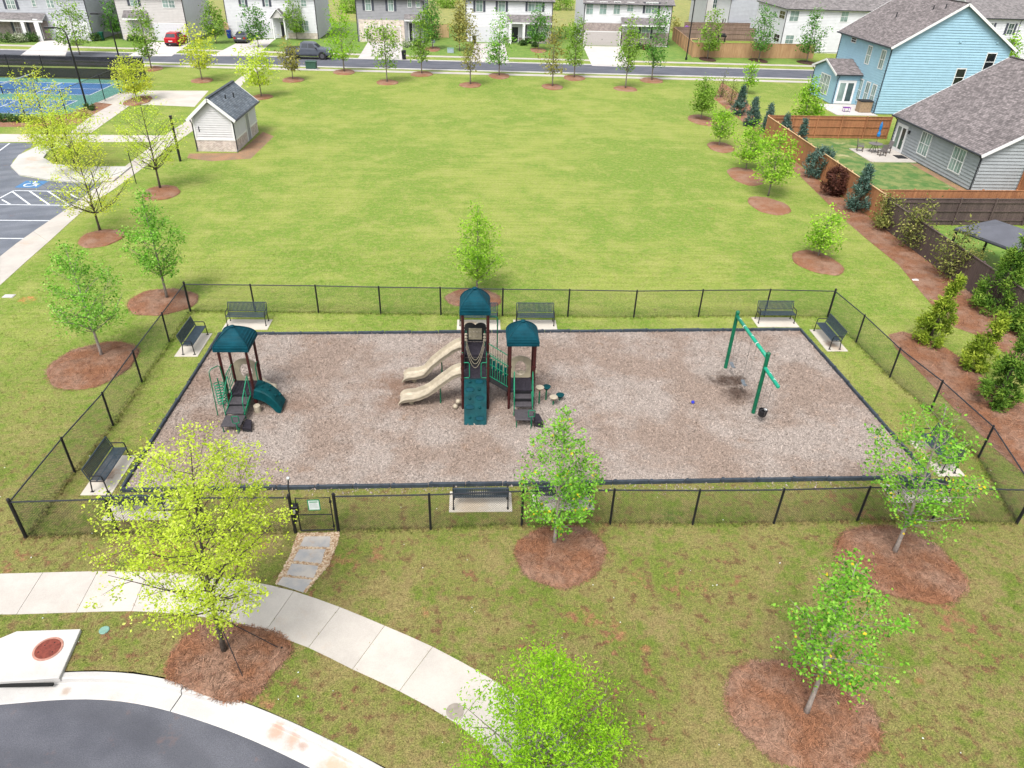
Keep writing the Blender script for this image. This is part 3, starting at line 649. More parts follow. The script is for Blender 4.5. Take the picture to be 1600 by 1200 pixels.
def steps_and_platform(t, x0, x1, yd, zd, yp, zp, side=1, drop=2):
    """molded steps from the deck down to a transfer platform, with green handrails"""
    ys = [yd-(yd-yp-.72)*(k+1)/drop for k in range(drop)]; n = drop+1
    for k in range(drop):
        y1_ = yd-(yd-(yp+.68))*k/drop; y0_ = yd-(yd-(yp+.68))*(k+1)/drop; z = zd-(zd-zp)*(k+1)/(drop+1)
        mb = MB(); mb.box(x0+.06, y0_-.01, z-.06, x1-.06, y1_, z); mb.build('step', MAT['tread'], t, bevel=.008); MB().box(x0+.06, y1_-.03, z-.02, x1-.06, y1_-.005, z+(zd-zp)/(drop+1)-.04).build('gap_shade', MAT['black'], t)  # added black plate stands in for shade in the open gap between steps
    for s in (x0+.04, x1-.04): MB().bar((s, yd, zd-.1), (s, yp+.66, zp-.02), .03, .16).build('stringer', MAT['greendark'], t)
    w_ = x1-x0
    MB().ext([(x0+.05, yp, zp-.05), (x1-.02, yp, zp-.05), (x1+.0, yp+.68, zp-.05), (x0+.03, yp+.68, zp-.05)], (0, 0, .05)).build('transfer_platform', MAT['tread'], t, bevel=.012)
    MB().ext([(x1, yp+.08, zp-.22), (x1+.34, yp+.02, zp-.22), (x1+.22, yp+.55, zp-.22), (x1, yp+.62, zp-.22)], (0, 0, .1)).build('transfer_step', MAT['deck'], t, bevel=.012)
    mb = MB(); mb.ext([(x1, yp+.08, 0), (x1+.34, yp+.02, 0), (x1+.33, yp+.04, zp-.23), (x1+.01, yp+.09, zp-.23)], (0, .03, 0)); mb.build('step_skirt', MAT['blackmatte'], t)
    for x in (x0+.1, x1-.1): MB().tube([(x, yp+.06, 0), (x, yp+.06, zp-.05)], .022, 6).build('platform_leg', MAT['greendark'], t)
    x = x1-.12   # grab loop at the platform's outer corner
    MB().tube([(x, yp-.03, 0), (x, yp-.03, zp+.14), (x-.11, yp-.03, zp+.16), (x-.12, yp-.03, zp+.40), (x-.09, yp-.03, zp+.44), (x+.09, yp-.03, zp+.44), (x+.12, yp-.03, zp+.40), (x+.11, yp-.03, zp+.17), (x, yp-.03, zp+.14)], .02, 6).build('grab_loop', MAT['greendark'], t)
    for x in (x0+.03, x1-.03):
        MB().tube([(x, yp+.70, .1), (x, yp+.70, zp+.55), (x, yp+.78, zp+.66), (x, yd-.08, zd+.78), (x, yd, zd+.80), (x, yd+.02, zd+.72), (x, yd+.02, zd-.1)], .02, 6).build('handrail', MAT['green'], t)
        MB().tube([(x, (yd+yp+.7)/2, (zd+zp)/2-.1), (x, (yd+yp+.7)/2, (zd+zp)/2+.66)], .016, 6).build('rail_bar', MAT['green'], t)
# ---- main two-tower structure
t_ = thing('play_structure', 'large play structure with two teal roofs, twin beige slides and a climbing wall', 'play structure', (12.86, 6.46, 0)); X0, Y0 = 12.86, 6.46
def lx(x): return x-X0
def ly(y): return y-Y0
xa, xb = 0.0, .95; y_l, y_m, y_b = 0.0, .95, 1.95; ZL, ZU = 1.39, 1.86
posts(t_, [(xa, y_l), (xb, y_l)], 2.45)
posts(t_, [(xa, y_m), (xb, y_m), (xa, y_b), (xb, y_b)], 3.62)
for x in (xa, xb):
    collar(t_, x, y_l, (1.0, ZL-.05, ZL+.45, ZL+.95)); collar(t_, x, y_m, (ZU-.05, ZU+.5, ZU+1.0)); collar(t_, x, y_b, (ZU-.05, ZU+.6))
hood(t_, xa-.09, xb+.07, y_m-.06, y_b+.06, 3.66, .72)
plank_deck(t_, xa+.03, xb-.03, y_l, y_m-.02, ZL, 'lower_deck'); plank_deck(t_, xa+.03, xb-.03, y_m, y_b, ZU, 'upper_deck')
MB().box(xa+.05, y_m-.03, ZL, xb-.05, y_m-.005, ZU-.12).build('deck_riser', MAT['blackmatte'], t_)
for s, x in ((1, xa+.06), (-1, xb-.06)):
    MB().ext([(x, y_m-.30, ZL+.02), (x, y_m, ZL+.02), (x, y_m, ZU+.62), (x, y_m-.08, ZU+.62)], (s*.025, 0, 0)).build('side_panel', MAT['blackmatte'], t_)
    # guard rails of the lower deck
    mb = MB(); mb.tube([(x+s*.0, y_l+.02, ZL+.02), (x+s*.18, y_l+.02, ZL+.02), (x+s*.20, y_l+.02, ZL+.10), (x+s*.20, y_l+.02, ZL+.62), (x+s*.16, y_l+.02, ZL+.68), (x, y_l+.02, ZL+.68)], .018, 6); mb.build('guard_rail', MAT['green'], t_)
    mb = MB()
    for k in range(4): mb.tube([(x-s*.01, y_l+.12+k*.2, ZL+.05), (x-s*.01, y_l+.12+k*.2, ZL+.62)], .012, 5)
    mb.tube([(x-s*.01, y_l+.05, ZL+.64), (x-s*.01, y_m-.05, ZL+.64)], .018, 6)
    if s < 0: mb.build('side_rail', MAT['green'], t_)
    for k in range(3):
        MB().lathe([(0, -.055), (.045, -.04), (.055, 0), (.045, .04), (0, .055)], 10, (x+s*.06, y_b-.32, ZU+.25+k*.125)).build('bead', MAT['beige'], t_, smooth=True)
    MB().tube([(x+s*.06, y_b-.32, ZU), (x+s*.06, y_b-.32, ZU+.66)], .012, 5).build('bead_rod', MAT['green'], t_)
for k in range(3):   # draped rope loops between the towers' posts
    pts = [(xa+.12+.70*u, y_m+.12-.12*k-(1-(2*u-1)**2)*.22, ZU+.62-.10*k-(1-(2*u-1)**2)**1.1*(.80)) for u in np.linspace(0, 1, 17)]
    MB().tube(pts, .011, 5).build('rope', MAT['ropebeige'], t_)
# back panel with two humps and a beige picture plate
pp = [(xa+.06, ZU+.02), (xb-.06, ZU+.02), (xb-.06, ZU+.72)]+[(xb-.06-(xb-xa-.12)*u, ZU+.74+.10*abs(math.sin(2*math.pi*u))**.7) for u in np.linspace(.04, .96, 17)]+[(xa+.06, ZU+.72)]
bp = MB().ext([(a, y_b-.03, b) for a, b in pp], (0, .04, 0)).build('back_panel', MAT['blackmatte'], t_)
mb = MB(); mb.box(xa+.22, y_b-.06, ZU+.12, xb-.22, y_b-.032, ZU+.62); plate = mb.build('picture_plate', MAT['beigepanel'], bp, bevel=.01)
for k in range(4):
    for j in range(2): MB().lathe([(.045, 0), (.03, .012), (0, .014)], 8).build('relief', MAT['beige'], plate, loc=(xa+.29+k*.125, y_b-.061, ZU+.26+j*.2)).rotation_euler = (R(90), 0, 0)
# climbing wall
mb = MB(); n = 10; zt = ZL-.02; yb = -1.07; pts = []
for k in range(n+1):
    u = k/n; pts.append((0.02-(.02-yb)*(u**1.25), zt*(1-u)**.92+.03))
vs = []
for (y, z) in pts: vs += [(.06, y, z), (.89, y, z), (.89, y+.05, z-.06), (.06, y+.05, z-.06)]
fs = [(i*4+j, i*4+(j+1) % 4, (i+1)*4+(j+1) % 4, (i+1)*4+j) for i in range(n) for j in range(4)]+[(3,2,1,0),(n*4,n*4+1,n*4+2,n*4+3)]
cw = mb.add(vs, fs).build('climbing_wall', MAT['teal'], t_)
def wallpt(u, x, off=.012):
    k = min(n-1, int(u*n)); f_ = u*n-k; a, b = np.array(pts[k]), np.array(pts[k+1]); q = a+(b-a)*f_; d = (b-a)/np.linalg.norm(b-a); return Vector((x, q[0]+d[1]*off, q[1]-d[0]*off)), Vector((0, d[0], d[1]))
for i, (u, x, kd) in enumerate([(.09,.62,1),(.10,.27,0),(.28,.27,1),(.28,.62,0),(.47,.64,1),(.48,.27,0),(.66,.27,1),(.67,.64,0),(.86,.27,0),(.88,.64,1)]):
    c_, d_ = wallpt(u, x)
    if kd:
        ring = [c_+Vector((1, 0, 0))*(.155*math.copysign(abs(math.cos(a))**.6, math.cos(a)))+d_*(.085*math.copysign(abs(math.sin(a))**.8, math.sin(a))) for a in np.linspace(0, 2*math.pi, 21)]
        MB().tube(ring, .014, 6).build('hand_hole_rim', MAT['teal'], cw)
        MB().add([q-Vector((0, d_[2], -d_[1]))*.004 for q in ring[:-1]], [tuple(range(20))]).build('hand_hole', MAT['tealroof'], cw)
    else: MB().lathe([(.055, 0), (.05, .035), (.02, .05), (0, .05)], 8).build('hand_hold', MAT['teal'], cw, loc=c_).rotation_euler = (R(60), 0, 0)
# twin slides
def slide(y, zt_, xe):
    sp_ = [(.0, zt_), (-.12, zt_), (-.32, zt_-.10), (-.75, zt_-.46), (-1.15, zt_-.84), (-1.45, .48), (-1.75, .36), (-2.08, .32), (-2.25, .27), (-2.34, .16)]
    sp_ = [(x*(xe/2.34), z) for x, z in sp_]
    cs = [(-.37, .10), (-.36, .14), (-.31, .145), (-.275, .01), (-.19, -.05), (.19, -.05), (.275, .01), (.31, .145), (.36, .14), (.37, .10), (.33, .085), (.30, -.05), (.20, -.10), (-.20, -.10), (-.30, -.05), (-.33, .085)]
    vs = []; m = len(cs)
    P = np.array(sp_); d = np.r_[0, np.cumsum(np.linalg.norm(np.diff(P, axis=0), axis=1))]; tt = np.linspace(0, d[-1], 28); PX_ = np.interp(tt, d, P[:, 0]); PZ_ = np.interp(tt, d, P[:, 1])
    for i in range(28):
        a, b = max(i-1, 0), min(i+1, 27); dv = np.array([PX_[b]-PX_[a], PZ_[b]-PZ_[a]]); dv /= np.linalg.norm(dv); nv = np.array([dv[1], -dv[0]]) if dv[0] < 0 else np.array([-dv[1], dv[0]])
        if nv[1] < 0: nv = -nv
        sc_ = 1.0 if i < 25 else (.85, .6, .25)[i-25]
        rip = .012*math.sin(i*1.9) if 6 < i < 22 else 0
        for (cy, cz) in cs:
            h_ = (cz if cz > 0 else cz+rip)*sc_
            vs.append((PX_[i]+nv[0]*h_, y+cy, PZ_[i]+nv[1]*h_))
    fs = [(i*m+j, i*m+(j+1) % m, (i+1)*m+(j+1) % m, (i+1)*m+j) for i in range(27) for j in range(m)]+[tuple(range(m)), tuple(27*m+j for j in range(m))]
    s = MB().add(vs, fs).build('slide', MAT['beige'], t_)
    MB().tube([(-.86, y, 0), (-.86, y, zt_-.70)], .026, 8).build('slide_support', MAT['greendark'], t_)
    MB().lathe([(.10, 0), (.10, .2), (.06, .24)], 12, (-1.98, y, 0)).build('slide_foot', MAT['beigepanel'], t_)
    mb = MB(); mb.tube([(.0, y-.3, zt_), (.0, y-.3, zt_+.62), (0, y+.3, zt_+.62), (0, y+.3, zt_)], .018, 6); mb.build('slide_grab_bar', MAT['green'], t_)
slide(.36, 1.50, 2.42); slide(1.92, 1.72, 2.42)
# fire pole on the right side of the upper deck
MB().tube([(xb, y_b-.1, 3.0), (xb+.25, y_b-.1, 3.03), (xb+.36, y_b-.1, 2.98), (xb+.38, y_b-.1, 2.85), (xb+.38, y_b-.1, 0)], .024, 8).build('sliding_pole', MAT['greendark'], t_)
# ramp bridge down to the second tower
x1, x2 = xb+.03, 1.69; zA, zB = ZL, .90
MB().ext([(x1, .06, zA-.13), (x2, .06, zB-.13), (x2, .06, zB), (x1, .06, zA)], (0, .8, 0)).build('bridge_floor', MAT['deck'], t_)
MB().ext([(x1, .03, zA-.15), (x2, .03, zB-.15), (x2, .03, zB+.04), (x1, .03, zA+.04)], (0, .03, 0)).build('bridge_skirt', MAT['blackmatte'], t_)
for yy, bm_ in ((.045, 'green'), (.85, 'beige')):
    mb = MB(); mb.tube([(x1, yy, zA+1.0), (x2, yy, zB+1.0)], .02, 6); mb.tube([(x1, yy, zA+.62), (x2, yy, zB+.62)], .014, 6); mb.tube([(x1, yy, zA+.10), (x2, yy, zB+.10)], .016, 6); mb.build('bridge_rail', MAT['green'], t_)
    for k in range(8):
        u = (k+.5)/8; x = x1+(x2-x1)*u; z = zA+(zB-zA)*u
        MB().tube([(x, yy, z+.08), (x, yy, z+1.0)], .012 if bm_ == 'green' else .022, 5).build('baluster', MAT[bm_], t_)
for k in range(5):
    u = (k+.5)/5; x = x1+(x2-x1)*u; z = zA+(zB-zA)*u; MB().box(x-.05, .80, z+.02, x+.05, .83, z+.42).build('bridge_panel', MAT['teal'], t_)
# second tower
xa2, xb2 = 1.75, 2.66; ZD = .88
posts(t_, [(xa2, 0), (xb2, .03), (xa2, .9), (xb2, .9)], 2.88)
for x in (xa2, xb2): collar(t_, x, 0, (.5, ZD, 1.4, 1.9))
hood(t_, xa2-.12, xb2+.12, -.06, 1.0, 2.90, .66)
plank_deck(t_, xa2+.04, xb2-.04, 0, .92, ZD)
arch_panel(t_, xa2+.05, xb2-.05, .90, ZD+.0, ZD+.95)
MB().lathe([(0, -.02), (.19, .0), (.21, .10), (.17, .22), (.14, .24), (.12, .12), (0, .08)], 14, ((xa2+xb2)/2+.02, 1.12, ZD-.12)).build('bucket_seat', MAT['beige'], t_, smooth=True)
steps_and_platform(t_, xa2+.14, xb2-.02, 0, ZD, -1.28, .42)
sb = MB(); sb.lathe([(0, -.09), (.07, -.06), (.09, 0), (.07, .06), (0, .09)], 12, (xb2+.14, .86, 1.15)); sb.build('ball_panel', MAT['beigepanel'], t_, smooth=True)
# beige climbing knobs on the left tower leg
for z, y in ((.15, -.02), (.28, .12)): MB().lathe([(0, -.10), (.09, -.06), (.10, 0), (.08, .07), (0, .09)], 10, (-.18-.1*(z < .2), y, z)).build('foot_knob', MAT['beige'], t_, smooth=True)
# ---- stepping pods
PODS = [((15.80, 6.79), .80, 'beige', 'tall beige stepping pod on a green stem right of the steps'), ((16.09, 7.05), .66, 'teal', 'teal stepping pod behind and right of the tall beige one'),
        ((16.34, 6.69), .42, 'beige', 'short beige stepping pod on a green stem, nearest the tree'), ((16.63, 6.99), .32, 'teal', 'rightmost teal stepping pod, lowest of the four')]
for (x, y), z, mt, lab in PODS:
    t2 = thing('stepping_pod', lab, 'stepping pod', (x, y, 0), 0, 'stepping pods beside the play structure')
    MB().lathe([(.03, 0), (.03, max(z-.14, .08))], 8).build('stem', MAT['greendark'], t2)
    MB().lathe([(.04, -.17), (.09, -.12), (.155, -.03), (.165, -.01), (.15, .0), (0, .004)], 18, (0, 0, z)).build('step_top', MAT[mt], t2, smooth=False)
# ---- small tower on the left
t_ = thing('play_tower', 'small play tower with one teal roof, spiral climber and curved teal slide on the left', 'play tower', (4.12, 6.58, 0)); s = .98
posts(t_, [(0, 0), (s, 0), (0, s), (s, s)], 2.58)
for x in (0, s): collar(t_, x, 0, (.35, .62, 1.2)); collar(t_, x, s, (.62, 1.3))
hood(t_, -.12, s+.12, -.12, s+.12, 2.60, .62); plank_deck(t_, .04, s-.04, 0, s, .62)
arch_panel(t_, .06, s-.06, s, .62, 1.58)
MB().lathe([(0, -.02), (.19, .0), (.21, .10), (.17, .22), (.14, .24), (.12, .12), (0, .08)], 14, (s/2, s+.2, .50)).build('bucket_seat', MAT['beige'], t_, smooth=True)
steps_and_platform(t_, .10, s-.12, 0, .62, -1.62, .34)
# spiral climber
mb = MB(); pts = [(-.30+.17*math.cos(a), .12+.17*math.sin(a), .12+a*.0188) for a in np.linspace(0, 2*math.pi*8, 120)]; mb.tube(pts, .018, 5); mb.build('spiral_climber', MAT['green'], t_)
MB().tube([(-.30, .12, 0), (-.30, .12, 1.25)], .022, 6).build('spiral_pole', MAT['greendark'], t_)
MB().tube([(-.28, -.62, .1), (-.28, -.50, 1.9), (-.22, -.42, 1.98), (-.06, -.2, 1.98), (-.02, -.1, 1.9), (0.02, -.06, .7)], .02, 6).build('loop_rail', MAT['greendark'], t_)
mb = MB()
for k in range(5): mb.tube([(0.0, .16+k*.16, .66), (0.0, .16+k*.16, 1.35)], .012, 5)
mb.tube([(0, .06, 1.36), (0, s-.06, 1.36)], .018, 6); mb.tube([(0, .06, .68), (0, s-.06, .68)], .014, 6); mb.build('side_rail', MAT['green'], t_)
MB().tube([(s, .62, .6), (s, .62, 1.42), (s, .70, 1.5), (s, .9, 1.5)], .02, 6).build('grab_bar', MAT['green'], t_)
# curved arch slide / climber, teal, to the right
n = 12; pr = []
for k in range(n+1):
    u = k/n; a = u*1.55; pr.append((s+.02+1.0*u, .16+.66*(1-u**2.8)))
vs = []
for i, (x, z) in enumerate(pr):
    y0_, y1_ = -.08-.34*(i/n), .66-.34*(i/n)
    vs += [(x, y0_, z), (x, y0_+.05, z+.05), (x, y1_-.05, z+.05), (x, y1_, z), (x-.08, y1_, max(z-.34, .0)), (x-.08, y0_, max(z-.34, .0))]
fs = [(i*6+j, i*6+(j+1) % 6, (i+1)*6+(j+1) % 6, (i+1)*6+j) for i in range(n) for j in range(6)]+[tuple(range(6)), tuple(n*6+j for j in range(6))]
ar = MB().add(vs, fs).build('arch_climber', MAT['teal'], t_, smooth=False)
for i, yy in ((3, .12), (3, .42), (6, .05), (6, .32), (9, .0), (10, .2)):
    x, z = pr[i]; MB().lathe([(.06, 0), (.05, .05), (.02, .07), (0, .07)], 8).build('hand_hold', MAT['teal'], ar, loc=(x-.0, yy, z+.045)).rotation_euler = (0, R(20+5*i), 0)
MB().box(s, .0, .50, s+.34, .66, .60).build('side_deck', MAT['deck'], t_, bevel=.01)
MB().lathe([(.13, 0), (.13, .30), (.11, .32), (0, .32)], 16, (s+.10, -.28, 0)).build('drum_step', MAT['beige'], t_)
# short beige slide at the back
vs = []; cs = [(-.24, .16), (-.20, .15), (-.17, .0), (.17, .0), (.20, .15), (.24, .16), (.22, -.05), (-.22, -.05)]
sp_ = [(s, .60), (s+.08, .59), (s+.22, .46), (s+.36, .34), (s+.48, .32), (s+.54, .26)]
for (x, z) in sp_: vs += [(x, .82+cy*.8, z+cz*.8) for cy, cz in cs]
fs = [(i*8+j, i*8+(j+1) % 8, (i+1)*8+(j+1) % 8, (i+1)*8+j) for i in range(5) for j in range(8)]+[tuple(range(8)), tuple(40+j for j in range(8))]
MB().add(vs, fs).build('slide', MAT['beige'], t_, smooth=True)
# ---- swing frame
t_ = thing('swing_set', 'green steel swing frame with an arm on the near post', 'swing set', (23.95, 9.44, 0)); ex, ey = 23.95, 9.44
p1, p2 = (0, 0), (.10, -3.31); zb = 2.50
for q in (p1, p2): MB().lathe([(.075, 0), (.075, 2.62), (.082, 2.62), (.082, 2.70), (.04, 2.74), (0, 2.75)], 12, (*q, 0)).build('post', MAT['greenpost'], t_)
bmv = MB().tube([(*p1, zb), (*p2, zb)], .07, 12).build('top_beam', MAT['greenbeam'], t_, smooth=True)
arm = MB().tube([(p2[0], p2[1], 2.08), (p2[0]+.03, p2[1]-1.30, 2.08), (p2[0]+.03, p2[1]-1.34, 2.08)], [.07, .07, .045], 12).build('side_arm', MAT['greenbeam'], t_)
def hang(q, w_, z): # where the chains are clamped
    MB().tube([(q[0], q[1]-.012, z), (q[0], q[1]+.012, z)], .075, 12).build('chain_clamp', MAT['white'], bmv if z > 2.3 else arm)
SW = [((.02, -.65), 'belt', 'far belt swing hanging from the green frame'), ((.06, -2.01), 'belt', 'middle belt swing hanging over the dark scuffed hollow'), ((.13, -3.98), 'bucket', 'black bucket swing hanging from the short arm')]
for (q, kd, lab) in SW:
    z1 = 2.44 if kd == 'belt' else 2.02; zt_ = zb if kd == 'belt' else 2.08
    hw = .23 if kd == 'belt' else .18
    for e in (-1, 1): hang((q[0], q[1]+e*hw*1.25), 0, zt_)
    t2 = thing('swing', lab, 'swing', (ex+q[0], ey+q[1], .5 if kd == 'belt' else .42), 0, 'swings on the green frame')
    for e in (-1, 1): MB().tube([(0, e*hw*1.25, z1-t2.location.z), (0, e*hw, .06)], .006, 4).build('chain', MAT['chain'], t2)
    if kd == 'belt':
        vs = []; n = 8
        for k in range(n+1):
            u = k/n*2-1; y = u*hw; z = .06*u*u
            vs += [(-.07, y, z), (.07, y, z), (.07, y, z+.018), (-.07, y, z+.018)]
        fs = [(i*4+j, i*4+(j+1) % 4, (i+1)*4+(j+1) % 4, (i+1)*4+j) for i in range(n) for j in range(4)]+[(0,1,2,3),(n*4,n*4+1,n*4+2,n*4+3)]
        MB().add(vs, fs).build('belt_seat', MAT['seatbelt'], t2)
    else:
        MB().lathe([(0, -.06), (.12, -.05), (.15, 0), (.165, .22), (.14, .23), (.12, .02), (0, -.01)], 14).build('bucket_seat', MAT['black'], t2)
        MB().tube([(-.15, 0, .2), (0, 0, .24), (.15, 0, .2)], .03, 6).build('front_bar', MAT['black'], t2)
        MB().box(.03, -.05, .235, .13, .05, .245).build('seat_label', MAT['white'], t2)
t_ = thing('toy_ball', 'small blue ball lying on the wood chips left of the swings', 'ball', (*G(1082, 632), .05))
MB().lathe([(0, -.07), (.045, -.055), (.068, -.02), (.07, 0), (.068, .02), (.045, .055), (0, .07)], 14, (0, 0, .06)).build('shell', M('blueball', (.01, .02, .35), .4), t_, smooth=True); 
# ================================================================ TREES AND SHRUBS
PROF = {'oval': lambda u: np.sin(np.pi*np.clip(u, 0, 1)**.75)**.8, 'egg': lambda u: np.sin(np.pi*np.clip(u, 0, 1)**.55)**.85,
        'vase': lambda u: np.sin(np.pi*np.clip(u*.85+.12, 0, 1)**1.05)**.7, 'column': lambda u: np.sin(np.pi*np.clip(u*.9+.05, 0, 1)**.7)**.6,
        'cone': lambda u: np.clip(1-u, 0, 1)**1.0*.97*np.clip(.55+u*3, 0, 1)+.03, 'ball': lambda u: np.sqrt(np.clip(1-(2*u-1)**2, 0, 1))}
def leaf_mesh(name, C, Nn, size, aspect, rg, rnd, axis=None):
    n = len(C); L = size*rg.uniform(.65, 1.35, n); Nn = Nn/np.linalg.norm(Nn, axis=1)[:, None]
    a = rg.normal(size=(n, 3)) if axis is None else axis+rg.normal(0, .25, (n, 3))
    a -= Nn*(a*Nn).sum(1)[:, None]; a /= np.linalg.norm(a, axis=1)[:, None]+1e-9; b = np.cross(Nn, a)
    a *= (L/2)[:, None]; b *= (L*aspect/2)[:, None]; k = Nn*(L*.12)[:, None]
    v = np.stack([C-a, C+b+k, C+a, C-b+k], 1).reshape(-1, 3); f = np.arange(4*n).reshape(-1, 4)
    me = bpy.data.meshes.new(name); me.from_pydata(v.tolist(), [], f.tolist())
    me.attributes.new('rnd', 'FLOAT', 'FACE').data.foreach_set('value', np.clip(rnd, 0, 1).astype(np.float32))
    return me
def tree(label, bpx, top, xr, cb, prof, leaf, n, size, seed, name='tree', cat='tree', trunk='trunk', nb=26, rise=.8, sig=.16, group=None, tr=None, gaps=.0, aspect=.7, base=None, h=None, cw=None, skew=0.):
    rg = np.random.default_rng(seed); rr = random.Random(seed)
    if base is None: base = G(*bpx); h = hgt(*bpx, top); d = proj((*base, h*.6))[2]; cw = (xr[1]-xr[0])*d/FPX
    t = thing(name, label, cat, (*base, 0), 0, group)
    zb = h*cb; tr = tr or .012*h**.9+.010; ph = [rr.uniform(-1, 1) for _ in range(4)]
    def tp(z): u = z/h; return np.array([.02*h*(ph[0]*u*u+ph[1]*.3*math.sin(4*u))+skew*u*u, .02*h*(ph[2]*u*u+ph[3]*.3*math.sin(4*u)), z])
    mb = MB(); zs = np.linspace(0, h*.97, 12); mb.tube([tp(z) for z in zs], [tr*1.25 if z == 0 else tr*(1-.93*z/h) for z in zs], 7)
    mb.build('trunk', MAT[trunk], t, smooth=True)
    br = MB(); segs = []; phi0 = rr.uniform(0, 6.3)
    for k in range(nb):
        u = (k+.5)/nb; az_ = phi0+k*2.39996+rr.uniform(-.5, .5); rad = cw/2*float(PROF[prof](u))*rr.uniform(.72, 1.12)
        ze = zb+(h-zb)*min(1, u*1.0+.02); zs_ = max(zb*.8, ze-rad*rise-.1); zs_ = min(zs_, h*.93)
        p0 = tp(zs_); p2 = tp(ze)+np.array([math.cos(az_)*rad, math.sin(az_)*rad, 0]); p2[2] = ze
        p1 = (p0+p2)/2+np.array([0, 0, -.08*rad])+rg.normal(0, .05*rad+.005, 3); r1 = max(.006, tr*.42*(1-zs_/h)+.004)
        P = [p0, p0*.6+p1*.4, p1, p1*.5+p2*.5, p2]; br.tube(P, [r1, r1*.8, r1*.6, r1*.4, r1*.2], 4, caps=False); segs.append((p0, p1, p2, rad, 1.0))
        for j in range(3 if rad > .35 else 2):
            f_ = rr.uniform(.35, .85); q0 = p0*(1-f_)**2+2*p1*f_*(1-f_)+p2*f_*f_; sd_ = rr.choice((-1, 1))*rr.uniform(.5, 1.1); rl = rad*rr.uniform(.3, .5)
            q2 = q0+np.array([math.cos(az_+sd_)*rl, math.sin(az_+sd_)*rl, rl*rr.uniform(.2, .9)]); q1 = (q0+q2)/2+rg.normal(0, .04*rl, 3)
            br.tube([q0, q1, q2], [r1*.45, r1*.3, r1*.12], 3, caps=False); segs.append((q0, q1, q2, rl, .75))
    br.build('branches', MAT[trunk], t, smooth=True, fix=False)
    W = np.array([max(s[3], .12)*s[4] for s in segs]); W *= rg.uniform(1-gaps, 1+gaps, len(W)); W = np.clip(W, .02, None); W /= W.sum()
    cl = 12; m0 = n//cl+1; idx = rg.choice(len(segs), m0, p=W); A = np.array([s[0] for s in segs])[idx]; B = np.array([s[1] for s in segs])[idx]; C_ = np.array([s[2] for s in segs])[idx]
    tt = (rg.uniform(.12, 1.06, m0)**.75)[:, None]; c = A*(1-tt)**2+2*B*tt*(1-tt)+C_*tt*tt
    sg = sig*np.clip(np.array([s[3] for s in segs])[idx], .15, 2.)[:, None]+size*.5; c = c+rg.normal(0, 1, (m0, 3))*sg*.75
    kk = np.repeat(np.arange(m0), cl)[:n]; c = c[kk]+rg.normal(0, 1, (n, 3))*size*1.25
    c[:, 2] = np.where(c[:, 2] < zb*.85, zb+rg.uniform(0, .6, n), c[:, 2])
    Nn = rg.normal(0, .6, (n, 3))+np.array([0, 0, .95])
    tone = rg.normal(0, .15, m0)[kk]
    crown = link('crown', leaf_mesh('crown', c, Nn, size, aspect, rg, .48+tone+rg.normal(0, .2, n)), MAT[leaf], t)
    return t
def conifer(label, bpx, top, xr, leaf, nclump, per, size, seed, prof='cone', cat='shrub', name='evergreen_shrub', sig=.11, group=None, base=None, h=None, cw=None, aspect=.3, trunk='trunkdark', up=.7, lean=0.):
    rg = np.random.default_rng(seed)
    if base is None: base = G(*bpx); h = hgt(*bpx, top); d = proj((*base, h*.4))[2]; cw = (xr[1]-xr[0])*d/FPX
    t = thing(name, label, cat, (*base, 0), 0, group)
    mb = MB(); mb.tube([(0, 0, 0), (lean*.3, 0, h*.5), (lean, 0, h*.95)], [.03+.012*h, .02+.006*h, .006], 6)
    u = rg.uniform(0, 1, nclump)**(1.25 if prof == 'cone' else 1.0); az_ = rg.uniform(0, 2*np.pi, nclump); rad = cw/2*PROF[prof](u)*rg.uniform(.45, 1., nclump)**.6
    lump = 1+.18*np.sin(az_*3+u*7+seed); rad = rad*lump
    cc = np.c_[np.cos(az_)*rad+lean*u, np.sin(az_)*rad, .06*h+u*h*.90]
    for q in cc[::3]: mb.tube([(lean*q[2]/h, 0, max(.05, q[2]-.35*math.hypot(q[0], q[1]))), tuple(q)], [.012, .004], 3, caps=False)
    mb.build('trunk', MAT[trunk], t, smooth=True, fix=False)
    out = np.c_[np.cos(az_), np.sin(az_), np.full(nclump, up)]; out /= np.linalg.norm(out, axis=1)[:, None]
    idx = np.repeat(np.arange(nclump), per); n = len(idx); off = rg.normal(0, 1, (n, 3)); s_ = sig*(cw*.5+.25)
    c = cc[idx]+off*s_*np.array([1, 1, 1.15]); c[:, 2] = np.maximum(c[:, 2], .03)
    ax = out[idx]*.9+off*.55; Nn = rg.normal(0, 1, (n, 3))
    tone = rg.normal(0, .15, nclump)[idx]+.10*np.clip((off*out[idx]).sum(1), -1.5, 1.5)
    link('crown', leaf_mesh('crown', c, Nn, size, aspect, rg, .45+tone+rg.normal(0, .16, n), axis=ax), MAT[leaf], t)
    return t
RINGS = []
